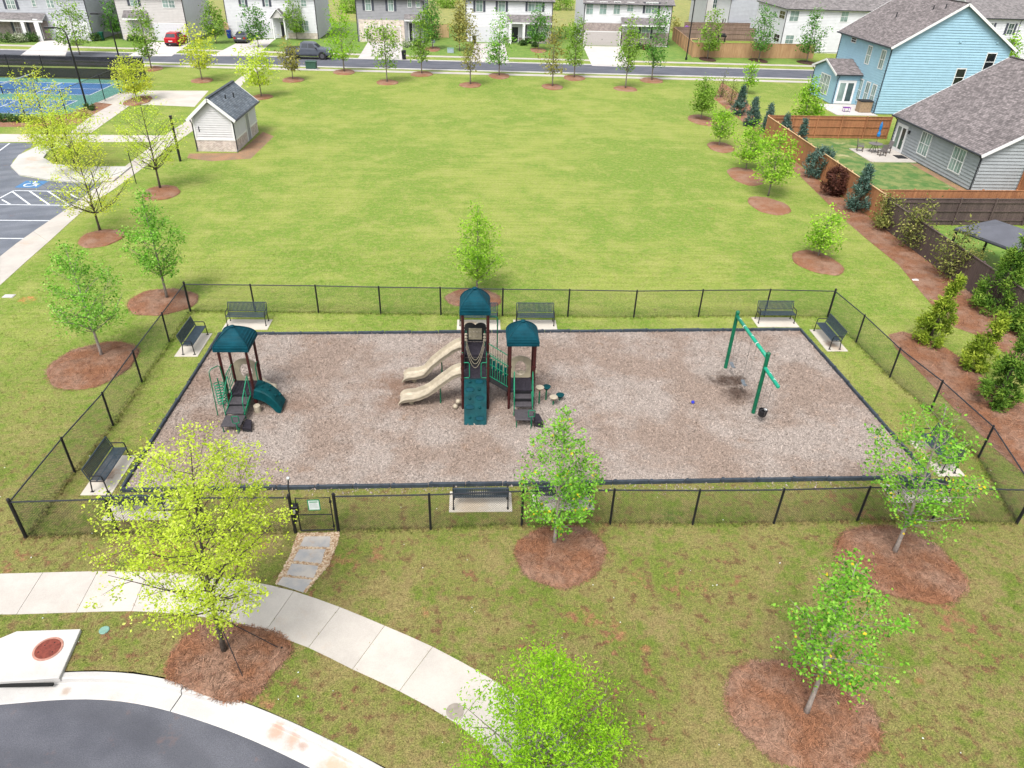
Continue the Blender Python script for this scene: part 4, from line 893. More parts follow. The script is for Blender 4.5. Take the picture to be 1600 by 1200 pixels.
def ring(label, box=None, seed=1, mat='straw', hgt_=.13, needles=0, c=None, rx=None, ry=None, sq=2.0, rot=0., cat='mulch ring', name='mulch_ring'):
    if c is None:
        x0, x1, y0, y1 = box; xm, ym = (x0+x1)/2, (y0+y1)/2
        yt, yb = G(xm, y0)[1], G(xm, y1)[1]; cyy = (yt+yb)/2; ry = (yt-yb)/2
        # centre row in the picture
        lo, hi = y0, y1
        for _ in range(30):
            m_ = (lo+hi)/2
            if G(xm, m_)[1] > cyy: lo = m_
            else: hi = m_
        a, b = G(x0, lo), G(x1, lo); c = ((a[0]+b[0])/2, cyy); rx = (b[0]-a[0])/2
    t = thing(name, label, cat, (*c, 0), 0, 'pine straw rings round the young trees' if mat == 'straw' else None)
    rg = random.Random(seed); ph = [rg.uniform(0, 6.3) for _ in range(4)]; n = 56; mb = MB(); lev = [(1.0, -.02), (1.0, .022), (.96, .055), (.85, .085), (.6, .115), (.3, .125), (.08, .11)]; vs = []; out = []
    for s, z in lev:
        for j in range(n):
            a = 2*math.pi*j/n; w_ = 1+.045*math.sin(2*a+ph[0])+.035*math.sin(3*a+ph[1])+.02*math.sin(7*a+ph[2])+rg.uniform(-.012, .012)*(s > .9)
            ex = 2/sq; cx_, sy_ = math.copysign(abs(math.cos(a))**ex, math.cos(a)), math.copysign(abs(math.sin(a))**ex, math.sin(a))
            x, y = rx*cx_*s*w_, ry*sy_*s*w_; x, y = x*math.cos(rot)-y*math.sin(rot), x*math.sin(rot)+y*math.cos(rot)
            vs.append((x, y, z*hgt_/.125+(rg.uniform(-.012, .012) if s < 1 else 0)))
            if s == 1.0 and z < 0: out.append((c[0]+x*1.0, c[1]+y*1.0))
    m = len(lev); fs = [(i*n+j, i*n+(j+1) % n, (i+1)*n+(j+1) % n, (i+1)*n+j) for i in range(m-1) for j in range(n)]+[tuple((m-1)*n+j for j in range(n))]
    mb.add(vs, fs).build('mound', MAT[mat], t, smooth=True); RINGS.append(out)
    if needles:
        rq = np.random.default_rng(seed); rad = np.sqrt(rq.uniform(0, 1, needles))*1.05; a = rq.uniform(0, 2*np.pi, needles)
        q = a/(2*np.pi)*n; k = q.astype(int) % n; fr = (q-np.floor(q))[:, None]; o_ = np.array(out)-np.array(c); P = (o_[k]*(1-fr)+o_[(k+1) % n]*fr)*rad[:, None]
        z = np.interp(rad, [0, .08, .3, .6, .85, .96, 1.0, 1.06], np.array([.11, .11, .125, .115, .085, .055, .02, .004])*hgt_/.125)
        o2 = scatter_mesh('pine_needles', P, .15, .04, .16, seed, 'needle', t, lift=.002, z=z); o2['kind'] = 'stuff'
# --- park trees: label, base px, top py, crown x-range, crown base fraction, profile, leaf, leaf count, size
tree('big yellow-green tree in front of the gate side fence, nearest the street corner', (352,1020), 690, (186,450), .30, 'vase', 'lime', 15500, .066, 11, trunk='trunkdark', nb=46, rise=.75, sig=.15, gaps=.6, skew=.55, tr=.07, name='lime_green_tree', aspect=.6)
ring('dark pine straw bed under the big yellow-green tree by the curb', (272,440,976,1088), 1, needles=6500, sq=3.2, rot=-.35)
tree('bright green tree in the middle mulch ring at the near fence', (866,851), 645, (806,938), .24, 'egg', 'poplar', 4700, .082, 12, nb=34, rise=.7, gaps=.5, trunk='trunkpale', name='tulip_tree')
ring('pine straw ring at the near fence, in the middle of the picture', (807,945,823,915), 2, needles=7000)
tree('leafy green tree hiding the near right fence corner bench', (1396,866), 628, (1352,1522), .27, 'oval', 'poplar', 4300, .085, 13, skew=-.3, nb=36, rise=.7, gaps=.6, trunk='trunkpale', name='tulip_tree')
ring('pine straw ring outside the near right fence corner', (1317,1490,822,944), 3, needles=8000, rot=-.35)
tree('nearest right green tree with a few yellow leaves', (1258,1117), 872, (1212,1382), .32, 'oval', 'poplar', 3500, .08, 14, skew=-.2, nb=32, rise=.75, gaps=.6, trunk='trunkpale', name='tulip_tree')
ring('largest pine straw ring, at the bottom right of the picture', (1143,1357,1032,1208), 4, needles=10000, rot=-.25)
tree('dense light green tree cut off by the bottom edge', None, None, None, .16, 'egg', 'zelkova', 19000, .072, 15, nb=64, rise=1.0, gaps=.75, base=G(838, 1262), h=5.0, cw=3.3, trunk='trunk', name='zelkova_tree', aspect=.42)
ring('pine straw ring under the tree cut off by the bottom edge', c=G(862, 1285), rx=1.6, ry=1.4, seed=5)
tree('green tree in the ring left of the fence, nearest of the left pair', (160,558), 381, (62,182), .30, 'egg', 'poplarpale', 5000, .088, 16, nb=34, rise=.7, gaps=.5, trunk='trunkpale', name='tulip_tree')
ring('pine straw ring left of the fence, crossed by its top rail', (80,211,536,607), 6, needles=5000)
tree('slim green tree behind the far left fence corner', (262,468), 298, (188,264), .28, 'egg', 'poplarpale', 4500, .098, 17, nb=32, rise=.7, gaps=.4, trunk='trunk', name='tulip_tree')
ring('pine straw ring at the far left fence corner', (202,305,451,494), 7, needles=2400)
tree('yellow-green tree beside the parking lot hatching', (157,362), 205, (66,182), .24, 'vase', 'limegold', 3000, .12, 18, nb=38, rise=.85, gaps=.7, trunk='trunkdark', name='lime_green_tree', aspect=.5)
ring('pine straw ring beside the parking lot walk', (127,190,358,388), 8, needles=900)
tree('yellow-green tree on the lawn left of the utility shed', (251,296), 140, (168,268), .26, 'vase', 'lime', 2800, .13, 19, nb=38, rise=.9, gaps=.7, trunk='trunkdark', name='lime_green_tree', aspect=.5)
ring('pine straw ring on the lawn below the utility shed', (222,280,290,314), 9, needles=700)
tree('yellow-green tree over the ball court corner, furthest left', None, None, None, .2, 'vase', 'limegold', 4200, .15, 20, nb=36, rise=.8, gaps=.5, base=G(88, 252), h=6.3, cw=4.6, trunk='trunkdark', name='lime_green_tree', aspect=.5)
tree('lower yellow-green tree on the parking island', None, None, None, .25, 'vase', 'lime', 3800, .14, 21, nb=36, rise=.8, gaps=.5, base=G(120, 268), h=4.6, cw=4.0, trunk='trunkdark', name='lime_green_tree', aspect=.5)
tree('round yellow-green tree at the court gate beside the plaza', (214,156), 84, (177,243), .18, 'oval', 'limegold', 3400, .17, 22, nb=32, gaps=.4, trunk='trunkdark', name='lime_green_tree', aspect=.55)
ring('small mulch ring under the round tree at the court gate', (196,236,150,166), 10, needles=0)
tree('green tree rising behind the tall play tower', (745,458), 322, (711,776), .20, 'oval', 'oak', 4200, .12, 23, nb=34, gaps=.3, name='oak_tree', aspect=.5)
ring('pine straw ring behind the far fence at the tall tower', (697,783,452,482), 11, needles=1500)
tree('small sparse green tree alone on the right side of the lawn', (1278,402), 322, (1256,1314), .22, 'oval', 'oak', 1300, .15, 24, nb=20, gaps=.8, name='sapling')
ring('pine straw ring on the right lawn outside the far fence corner', (1243,1310,392,430), 12, needles=1200)
tree('bright yellow-green tree nearest the dead brown shrub', (1200,306), 205, (1180,1252), .25, 'oval', 'oak', 2400, .16, 25, nb=30, gaps=.3, name='young_tree')
tree('second tree up the right lawn edge from the far fence', (1165,266), 190, (1148,1205), .25, 'oval', 'oak', 2000, .16, 26, nb=28, gaps=.3, name='young_tree')
tree('third tree up the right lawn edge from the far fence', (1123,229), 167, (1116,1155), .25, 'oval', 'oak', 1500, .16, 27, nb=26, gaps=.4, name='young_tree')
tree('top tree of the right lawn edge row, nearest the road', (1095,188), 122, (1078,1118), .25, 'oval', 'farleaf', 2300, .18, 28, nb=26, gaps=.4, name='young_tree')
for i, (bx, lab) in enumerate([((1172,1230,308,336),'first'),((1140,1191,262,290),'second'),((1107,1145,222,239),'third'),((1077,1118,180,197),'fourth')]):
    ring('%s mulch ring up the right lawn edge from the far fence' % lab, bx, 30+i)
# row of young trees along the far sidewalk of the lawn, left to right
ROW = [((237,108),4,(207,245),'column','farleaf','tall thin tree left of the red car'),((316,126),40,(281,337),'vase','limegold','yellow-green tree in front of the red car'),
       ((409,152),66,(376,432),'vase','lime','pale yellow-green tree behind the shed roof'),((458,125),60,(438,473),'oval','farbronze','bronze-green tree covering the pickup tailgate'),
       ((538,113),0,(515,560),'column','zelkova','tall green tree right of the pickup'),((605,129),28,(572,625),'vase','farleaf','sparse pale tree before the tan garage'),
       ((659,116),12,(643,674),'column','farleaf','slender tree right of the tan garage'),((735,133),20,(718,745),'column','farbronze','thin sparse tree left of the white garage door'),
       ((780,119),18,(766,802),'column','poplarpale','tree in front of the white garage driveway'),((863,136),25,(845,880),'column','farbronze','bronze sparse tree left of the brick house'),
       ((897,122),20,(883,912),'column','farleaf','green tree at the brick house driveway edge'),((977,139),28,(964,998),'oval','farleaf','pale tree right of the beige garage door'),((1018,126),10,(1004,1044),'column','fardark','rightmost dark green tree of the far sidewalk row')]
for i, (b, tp_, xr, pf, lf, lab) in enumerate(ROW):
    tree(lab, b, tp_, xr, .27 if pf != 'column' else .22, pf, lf, 1500 if lf not in ('farbronze',) else 900, .23, 40+i, nb=26, gaps=.5, rise=1.1 if pf == 'column' else .8, name='street_tree', sig=.14)
    ring('mulch ring under the '+lab, (b[0]-17, b[0]+17, b[1]-4.5, b[1]+4.5), 60+i)
# trees across the road
FARROW = [((125,86),0,(92,150),'farleaf','tree on the verge before the left grey house'),((186,60),0,(160,192),'fardark','tree before the side wall of the left grey house'),((338,68),5,(318,350),'farleaf','tree on the lawn between the red car and the sedan'),
          ((404,74),8,(390,428),'fardark','dark tree on the driveway edge beside the sedan'),((464,62),0,(440,476),'farleaf','tree against the white porch house wall'),((676,77),0,(660,688),'fardark','dark tree right of the grey and tan house'),
          ((718,80),0,(704,732),'farbronze','bronze tree left of the white house with black door'),((841,78),8,(826,856),'fardark','tree in the mulch bed before the white house'),
          ((1105,93),18,(1096,1128),'farleaf','leftmost tree in front of the long wooden fence'),((1185,95),8,(1168,1206),'fardark','middle tree in front of the long wooden fence'),((1260,98),14,(1250,1290),'fardark','tree at the right end of the long wooden fence')]
for i, (b, tp_, xr, lf, lab) in enumerate(FARROW):
    tree(lab, b, tp_, xr, .22, 'column', lf, 1500, .26, 80+i, nb=26, gaps=.4, rise=1.0, name='street_tree', sig=.14)
for i, (b, lab) in enumerate([((1105,93),'left'),((1185,95),'middle'),((1260,98),'right')]):
    ring('black mulch ring under the %s tree before the wooden fence' % lab, (b[0]-12, b[0]+12, b[1]-3.5, b[1]+3.5), 95+i, mat='blackmulch')
for i, (b, lab) in enumerate([((676,77),'dark tree right of the grey and tan house'),((841,79),'tree before the white house')]):
    ring('brown mulch bed under the '+lab, (b[0]-12, b[0]+12, b[1]-4, b[1]+4), 98+i)
# right boundary planting
struct('planting_bed', MB().sheet([G(*q) for q in [(1128,128),(1160,150),(1195,195),(1239,265),(1280,305),(1315,340),(1352,372),(1405,415),(1440,458),(1468,490),(1492,512),(1530,525),(1570,552),(1610,588)]]+[(43.5, 12.6), (39.35, 13.0), (39.2, 49.0), (39.6, 66)], .01), 'straw', 'brown mulch bed along the wooden yard fences', fix=False)
lower_bed = [G(*q) for q in [(1388,523),(1410,518),(1445,528),(1480,545),(1530,580),(1570,612),(1610,632),(1700,700),(1720,860),(1612,752),(1555,702),(1492,640),(1440,585),(1400,545)]]
struct('mulch_strip', MB().sheet(lower_bed, .012), 'straw', 'mulch strip just outside the right chain link fence', fix=False)
BED = [G(*q) for q in [(1128,128),(1160,150),(1195,195),(1239,265),(1280,305),(1315,340),(1352,372),(1405,415),(1440,458),(1468,490),(1492,512),(1530,525),(1570,552),(1610,588)]]+[(43.5, 12.6), (39.35, 13.0), (39.2, 49.0), (39.6, 66)]
for nm, poly, n, sd in (('bed', BED, 9000, 5), ('strip', lower_bed, 9000, 6)):
    bb = np.array(poly); rg = np.random.default_rng(sd); P = np.c_[rg.uniform(bb[:, 0].min(), bb[:, 0].max(), n*3), rg.uniform(bb[:, 1].min(), min(bb[:, 1].max(), 36), n*3)]; P = P[inpoly(P, poly)][:n]
    tag(scatter_mesh('pine_needles', P, .16, .045, .2, sd, 'needle', lift=.014), 'loose pine straw on the %s' % ('mulch bed by the wooden fences' if nm == 'bed' else 'mulch strip outside the right fence'), kind='stuff')
CON = [((1449,537),430,(1428,1490),'cedar',70,70,.17,'upright green cedar nearest the right chain link fence'),((1546,487),366,(1506,1584),'cedardark',95,70,.18,'largest dark cedar against the dark brown fence'),
       ((1521,577),488,(1498,1556),'cedar',60,70,.17,'yellow-green cedar left of the bottom right cedar'),((1550,634),502,(1524,1596),'cedardark',85,70,.17,'lowest cedar at the right edge, in the mulch strip'),
       ((1592,522),440,(1562,1622),'cedardark',70,60,.18,'cedar half cut by the right edge below the canopy')]
for i, (b, tp_, xr, lf, nc, per, sz, lab) in enumerate(CON): conifer(lab, b, tp_, xr, lf, nc, per, sz, 120+i, sig=.085, aspect=.3, cat='cedar', name='cedar', lean=.35)
BLUE = [((1275,277),232,(1252,1294),'spruce','ball','round blue-green juniper behind the dead brown shrub'),((1300,305),262,(1282,1318),'deadshrub','ball','dead brown shrub at the orange fence'),((1338,330),256,(1318,1362),'spruce','cone','blue-green cone juniper right of the dead brown shrub'),
        ((1154,180),133,(1143,1168),'spruce','cone','topmost blue-green juniper of the boundary row'),((1173,197),150,(1160,1188),'spruce','cone','second blue-green juniper of the boundary row'),((1197,207),162,(1187,1211),'spruce','cone','third blue-green juniper of the boundary row'),
        ((1222,221),178,(1207,1236),'spruce','cone','fourth blue-green juniper of the boundary row'),((1246,243),186,(1233,1259),'spruce','cone','fifth juniper of the row, left of the orange fence corner')]
for i, (b, tp_, xr, lf, pf, lab) in enumerate(BLUE): conifer(lab, b, tp_, xr, lf, 80, 34, .26, 140+i, prof=pf, sig=.10, aspect=.22, name='juniper', cat='juniper', up=1.3)
for i, (b, tp_, xr, lab) in enumerate([((1380,357),303,(1358,1405),'magnolia at the meeting of orange and brown fences'),((1426,390),312,(1398,1457),'middle magnolia against the dark brown fence'),((1482,434),352,(1452,1520),'magnolia in front of the dark canopy'),
                          ((1126,152),110,(1114,1139),'thin magnolia at the top of the boundary bed'),((1141,164),124,(1132,1150),'small magnolia beside the topmost juniper')]):
    tree(lab, b, tp_, xr, .08, 'oval', 'magnolia', 1300 if i < 3 else 420, .17, 160+i, name='magnolia', cat='magnolia', nb=24, gaps=.5, trunk='trunkdark', sig=.12, aspect=.45)
tree('narrow young tree with bright top beside the road', (1167,147), 97, (1162,1184), .3, 'column', 'oak', 700, .2, 170, name='sapling', nb=18)
tree('green tree before the blue house bay window', (1253,200), 124, (1234,1277), .1, 'egg', 'oak', 2600, .2, 171, name='young_tree', nb=30, gaps=.3)
# ================================================================ BEYOND THE PLAYGROUND
M('sid_shed', (.47, .46, .47), .6, .04, 2); M('sid_blue', (.25, .40, .49), .6, .05, 2); M('sid_grey', (.255, .275, .285), .6, .06, 2); M('sid_lgrey', (.36, .37, .40), .6, .06, 2); M('sid_white', (.54, .54, .56), .6, .04, 2); M('sid_dgrey', (.235, .235, .25), .6, .06, 2); M('sid_beige', (.44, .42, .41), .6, .05, 2)
m_shingle('shin_brown', (.105, .090, .090), (.215, .185, .185)); m_shingle('shin_slate', (.075, .092, .115), (.15, .17, .195)); m_shingle('shin_grey', (.12, .11, .11), (.21, .19, .19))
m_yard('shedbed', (.19, .12, .07), (.25, .14, .075), (.17, .17, .04)); m_brick('brick_tan', (.42, .33, .28), (.50, .42, .37), (.50, .46, .42)); m_brick('brick_brown', (.17, .125, .115), (.26, .20, .185), (.30, .27, .26)); m_brick('brick_shed', (.30, .22, .185), (.42, .34, .30), (.46, .43, .41))
glassmat('glass', (.055, .085, .085)); glassmat('glassdark', (.012, .014, .018)); glassmat('glassgreen', (.22, .30, .28), .12); glassmat('carglass', (.03, .035, .045), .05)
M('shutter', (.05, .055, .075), .55); M('doorblack', (.015, .016, .022), .4); M('garagewhite', (.50, .50, .53), .5, .05); M('garagetan', (.43, .37, .33), .5, .05); M('garagebeige', (.36, .33, .32), .5, .05)
M('gutterblack', (.02, .022, .028), .4); m_wood('wood_orange', (.215, .085, .035), (.33, .145, .062)); m_wood('wood_tan', (.31, .17, .085), (.42, .26, .14)); m_wood('wood_dark', (.055, .036, .034), (.095, .064, .058)); m_wood('wood_weather', (.17, .11, .085), (.25, .17, .14)); m_wood('wood_pale', (.40, .26, .13), (.52, .36, .20))
M('carred', (.33, .006, .014), .25, .1, 3); M('cargrey', (.075, .083, .10), .28, .1, 3); M('truckgrey', (.075, .084, .108), .3, .1, 3); M('tyre', (.012, .012, .013), .8); M('rim', (.10, .10, .11), .4, metal=.5); M('taillight', (.35, .01, .01), .3); M('plate', (.5, .52, .5), .5); M('lamp', (.55, .55, .55), .2)
M('bingreen', (.005, .07, .045), .5); M('binblue', (.01, .035, .20), .5); M('binblack', (.015, .015, .018), .5); M('trafo', (.03, .075, .055), .5)
M('court_green', (.075, .20, .165), .7, .12, 1.2); M('court_blue', (.04, .115, .26), .7, .12, 1.2); M('screen', (.016, .017, .022), .9, .3, .8); M('line', (.55, .57, .60), .6, .1); M('adablue', (.05, .15, .31), .6)
M('canopy', (.085, .088, .105), .7, .08, 1.5); M('umbrella', (.01, .14, .36), .6); M('patiowood', (.105, .085, .075), .6, .25, 20); M('wicker', (.14, .125, .125), .7, .2, 30); M('binbeige', (.27, .19, .12), .7, .2, 8); M('purple', (.15, .03, .25), .5); M('pink', (.55, .08, .38), .5); M('clay', (.36, .15, .08), .9, .2, 3); M('bluegrey', (.28, .34, .40), .5)
_t = MAT['screen'].node_tree; _m = nd(_t, 'ShaderNodeMixShader'); _m.inputs[0].default_value = .22; _p = nd(_t, 'ShaderNodeBsdfTransparent'); _t.links.new(_t.nodes['Principled BSDF'].outputs[0], _m.inputs[1]); _t.links.new(_p.outputs[0], _m.inputs[2]); _t.links.new(_m.outputs[0], _t.nodes['Material Output'].inputs[0])   # open-weave screen cloth
# --- roads, walks, drives
def gp(px, z=0): return [G(*q) for q in px]
def strip_x(name, y0, y1, z, mat, label, sl=-.02, x0=-140, x1=150): struct(name, MB().sheet([(x0, y0+sl*x0), (x1, y0+sl*x1), (x1, y1+sl*x1), (x0, y1+sl*x0)], z), mat, label, fix=False)
strip_x('road', 81.0, 87.3, .016, 'asphalt_far', 'dark asphalt street running past the far houses'); strip_x('sidewalk', 78.0, 79.35, .012, 'walk', 'pale sidewalk along the near side of the far street'); strip_x('sidewalk', 90.6, 91.9, .012, 'walk', 'pale sidewalk along the far side of the far street')
for y0 in (80.35, 87.3):
    mb = MB(); a = -.02
    mb.ext([(-140, y0-a*-140*-1, 0), (-140, y0+.62-a*-140*-1, 0), (-140, y0+.62-a*-140*-1, .05), (-140, y0-a*-140*-1, .05)], (290, -.02*290, 0)); struct('curb', mb, 'curb', 'pale curb on the %s side of the far street' % ('near' if y0 < 85 else 'far'))
for i, (px, lab) in enumerate([([(64,63),(110,64),(102,88),(30,88)],'leftmost driveway at the grey house'),([(238,66),(300,66),(268,88),(200,88)],'driveway under the red car'),([(380,62),(430,61),(400,88),(330,88)],'driveway under the dark sedan'),([(575,66),(628,66),(631,94),(559,92)],'driveway of the tan garage house'),([(742,68),(788,68),(796,99),(735,97)],'driveway of the white house'),([(911,72),(970,73),(984,105),(925,103)],'driveway of the brick garage house')]):
    struct('driveway', MB().sheet(gp(px), .0195), 'drive', lab, fix=False)
mw = [(-140,540),(-60,465),(0,401),(52,362),(104,327),(166,282),(222,240),(264,207),(300,184),(340,150),(374,122),(398,106)]; mw2 = [(-140,600),(-60,515),(0,446),(76,378),(136,324),(182,293),(244,247),(292,211),(318,192),(356,158),(386,124),(408,108)]
slabs('park_walk', list(zip(mw, mw2)), .014, 'walk', 'pale walk running diagonally between parking lot and shed', th=.05, gap=.02)
for px, z, nm, lab in [([(182,147),(215,141.5),(326,142),(304,167),(232,164),(178,164),(150,161)],.0105,'plaza','pale concrete plaza between court and shed'),([(178,152),(210,160),(142,208),(108,208)],.0125,'court_walk','walk running down from the plaza beside the court'),([(-60,209),(290,212),(274,222),(-60,222)],.0085,'cross_walk','walk crossing below the court beds')]:
    struct(nm, MB().sheet(gp(px), z), 'walk', lab, fix=False)
park = [(-500,222),(64,223.5),(40,234),(20,251),(17,262),(32,275),(80,283),(140,288),(164,283),(0,404),(-120,500),(-600,500)]
struct('parking_lot', MB().sheet(gp(park), .006), 'parking', 'grey asphalt parking lot with painted stalls', fix=False)
isl = [(110,221),(66,227),(30,244),(17,261),(30,274),(80,282.5),(140,288),(178,284),(205,262),(120,262),(84,258),(68,248),(78,236),(110,228)]
struct('island_walk', MB().prism(gp(isl), -.05, .10), 'curb', 'pale rounded curb ramp at the parking island', bevel=0)
def mark(label, px, w_=.11, mat='line', name='parking_line'):
    a, b = np.array(G(*px[0])), np.array(G(*px[1])); d = (b-a)/np.linalg.norm(b-a); n_ = np.array([-d[1], d[0]])*w_/2
    return [tuple(a-n_), tuple(b-n_), tuple(b+n_), tuple(a+n_)]
def paint(label, quads, z, mat='line', name='parking_marking'):
    mb = MB()
    for q in quads: mb.sheet(q, z)
    struct(name, mb, mat, label, fix=False)
paint('white stall lines of the parking lot', [mark('', q) for q in [((-40,344),(79,345)),((-60,372),(42,373)),((-20,250),(15,224)),((-160,260),(-10,262))]], .0105)
paint('white hatching of the access aisle beside the blue symbol', [mark('', q) for q in [((22,298),(128,299.5)),((-30,319.5),(109,321)),((22,298),(-20,320)),((3,312),(17,320)),((20,300),(47,320)),((46,298.5),(77,320)),((75,299),(107,320.5)),((104,299.5),(121,310))]], .0105)
ac = G(50, 288); paint('blue painted accessible parking square', [[(ac[0]-.75, ac[1]-.75), (ac[0]+.75, ac[1]-.75), (ac[0]+.75, ac[1]+.75), (ac[0]-.75, ac[1]+.75)]], .0105, 'adablue')
mb = MB()
def arcq(cx, cy, r_, a0, a1, w_, n=14):
    for k in range(n):
        p, q = R(a0+(a1-a0)*k/n), R(a0+(a1-a0)*(k+1)/n); mb.sheet([(cx+r_*math.cos(p), cy+r_*math.sin(p)), (cx+r_*math.cos(q), cy+r_*math.sin(q)), (cx+(r_-w_)*math.cos(q), cy+(r_-w_)*math.sin(q)), (cx+(r_-w_)*math.cos(p), cy+(r_-w_)*math.sin(p))], .0145)
arcq(ac[0]-.05, ac[1]-.15, .40, 110, 400, .10); arcq(ac[0]-.02, ac[1]+.58, .11, 0, 360, .11)
for q in ([(-.07, .42), (.06, .42), (.10, -.05), (-.02, -.05)], [(-.02, .05), (.32, .05), (.32, -.05), (-.02, -.05)], [(.25, .05), (.36, .05), (.52, -.42), (.42, -.45)], [(.0, .25), (.28, .25), (.28, .17), (.0, .17)]):
    mb.sheet([(ac[0]+a, ac[1]+b) for a, b in q], .0146)
struct('accessible_symbol', mb, 'line', 'white wheelchair symbol painted on the blue square', fix=False)
# --- ball court
CX0, CX1, CY0, CY1 = -62., -22.9, 51.6, 69.8
struct('ball_court', MB().sheet([(CX0, CY0), (CX1, CY0), (CX1, CY1), (CX0, CY1)], .010), 'court_green', 'green and blue ball court surface behind black fencing', fix=False)
for y0, y1, lab in ((61.6, 67.6, 'far'), (53.2, 59.0, 'near')):
    for x0, x1 in ((-42., -25.4), (-61., -44.5)): struct('court_play_area', MB().sheet([(x0, y0), (x1, y0), (x1, y1), (x0, y1)], .014), 'court_blue', '%s blue playing area, %s half of the ball court' % (lab, 'right' if x0 > -43 else 'left'), fix=False)
    mb = MB(); ym = (y0+y1)/2
    for (a, b, c_, d) in ((-42, y0, -25.4, y0+.1), (-42, y1-.1, -25.4, y1), (-25.5, y0+.1, -25.4, y1-.1), (-31.0, y0+.1, -30.9, y1-.1), (-36.4, y0+.1, -36.3, y1-.1), (-30.9, ym-.05, -25.5, ym+.05), (-42, ym-.05, -36.4, ym+.05)): mb.sheet([(a, b), (c_, b), (c_, d), (a, d)], .018)
    struct('court_lines', mb, 'line', 'white lines of the %s right playing area' % lab, fix=False)
for i, (y, lab) in enumerate(((64.6, 'far'), (56.1, 'near'))):
    t_ = thing('court_net', 'low black net with white top band on the %s playing area' % lab, 'net', (-33.7, y, 0), R(90))
    for e in (-3.3, 3.3): MB().tube([(e, 0, 0), (e, 0, 1.0)], .05, 8).build('net_post', MAT['black'], t_)
    MB().box(-3.25, -.02, .86, 3.25, .02, .95).build('top_band', MAT['line'], t_); chainlink((-3.25, 0), (3.25, 0), .1, .86, .006, .16).build('net_mesh', MAT['blackmatte'], t_, fix=False)
CH = 2.35
t_ = thing('court_fence', 'tall black fence with dark windscreen around the ball court', 'fence', (CX1, CY1, 0))
for k in range(11):
    MB().lathe([(.04, 0), (.04, CH), (0, CH+.04)], 8, (-k*3.6, 0, 0)).build('post', MAT['black'], t_)
    if k:
        MB().box(-k*3.6+.05, -.01, .12, -(k-1)*3.6-.05, .01, 1.12).build('windscreen', MAT['screen'], t_); MB().box(-k*3.6+.05, -.01, 1.26, -(k-1)*3.6-.05, .01, CH-.05).build('windscreen', MAT['screen'], t_)
        for z in (1.19, CH): MB().tube([(-k*3.6, .0, z), (-(k-1)*3.6, .0, z)], .022, 6).build('rail', MAT['rail_black'], t_)
ys = [0, -3.0, -5.2, -7.0, -10.6, -14.4, CY0-CY1]
for k, y in enumerate(ys[1:]):
    MB().lathe([(.04 if k not in (1, 2) else .055, 0), (.04 if k not in (1, 2) else .055, CH), (0, CH+.04)], 8, (0, y, 0)).build('post', MAT['black'], t_)
    MB().tube([(0, ys[k], CH), (0, y, CH)], .022, 6).build('rail', MAT['rail_black'], t_); chainlink((0, ys[k]), (0, y), .05, CH, .004, .14).build('chain_link_mesh', MAT['blackmatte'], t_, fix=False)
for k in range(1, 7): MB().lathe([(.04, 0), (.04, CH), (0, CH+.04)], 8, (-k*3.6, CY0-CY1, 0)).build('post', MAT['black'], t_)
MB().tube([(0, CY0-CY1, CH), (-24, CY0-CY1, CH)], .022, 6).build('rail', MAT['rail_black'], t_); chainlink((-14.4, CY0-CY1), (0, CY0-CY1), .05, CH, .004, .14).build('chain_link_mesh', MAT['blackmatte'], t_, fix=False)
struct('court_bed', MB().sheet(gp([(114,177),(150,160),(176,163),(146,179),(124,194),(60,198),(-60,199),(-60,187),(0,186.5),(60,184)]), .0145), 'straw', 'brown mulch bed around the court corner', fix=False)
def bush(label, c, h, cw, leaf, seed, nc=26, per=26, name='shrub', cat='shrub', sz=.16): conifer(label, None, None, None, leaf, nc, per, sz, seed, prof='ball', base=c, h=h, cw=cw, name=name, cat=cat, aspect=.5, sig=.14)
for i, (px, h, cw, lf, lab) in enumerate([((141,172),.5,.9,'bush','small dark shrub in the bed at the court lamp'),((132,183),.5,1.5,'strawgrass','pale straw-coloured grass clump at the court bed tip'),((11,190),.6,1.2,'bush','leftmost dark shrub in the court bed'),((34,190),.5,1.0,'bush','second dark shrub in the court bed'),((56,192),.5,1.1,'bush','third dark shrub in the court bed')]): bush(lab, G(*px), h, cw, lf, 200+i)
# --- lamps and posts
def lamp(label, px, h, arm, group):
    t = thing('street_lamp', label, 'street lamp', (*G(*px), 0), 0, group)
    MB().lathe([(.16, 0), (.16, .25), (.09, .3), (.07, h-.5), (.06, h-.35)], 10).build('pole', MAT['black'], t)
    MB().tube([(0, 0, h-.4), (-.05, 0, h-.1), (-.25, 0, h+.12), (-.6, 0, h+.22), (-arm, 0, h+.22)], .05, 8).build('arm', MAT['black'], t)
    MB().ext([(-arm-.75, -.17, h+.14), (-arm+.05, -.12, h+.14), (-arm+.05, .12, h+.14), (-arm-.75, .17, h+.14)], (0, 0, .15)).build('lamp_head', MAT['black'], t, bevel=.02)
lamp('black lamp with curved arm in front of the ball court', (136,167), 6.5, 1.0, 'black park lamps'); lamp('black curved lamp behind the ball court corner', (193,118), 6.0, 1.1, 'black park lamps')
t_ = thing('street_lamp', 'black street lamp pole at the long wooden fence', 'street lamp', (*G(1072, 93.5), 0)); MB().lathe([(.16, 0), (.16, .3), (.09, .35), (.08, 7.6)], 10).build('pole', MAT['black'], t_); MB().box(-.9, -.12, 7.5, .1, .12, 7.65).build('lamp_head', MAT['black'], t_)
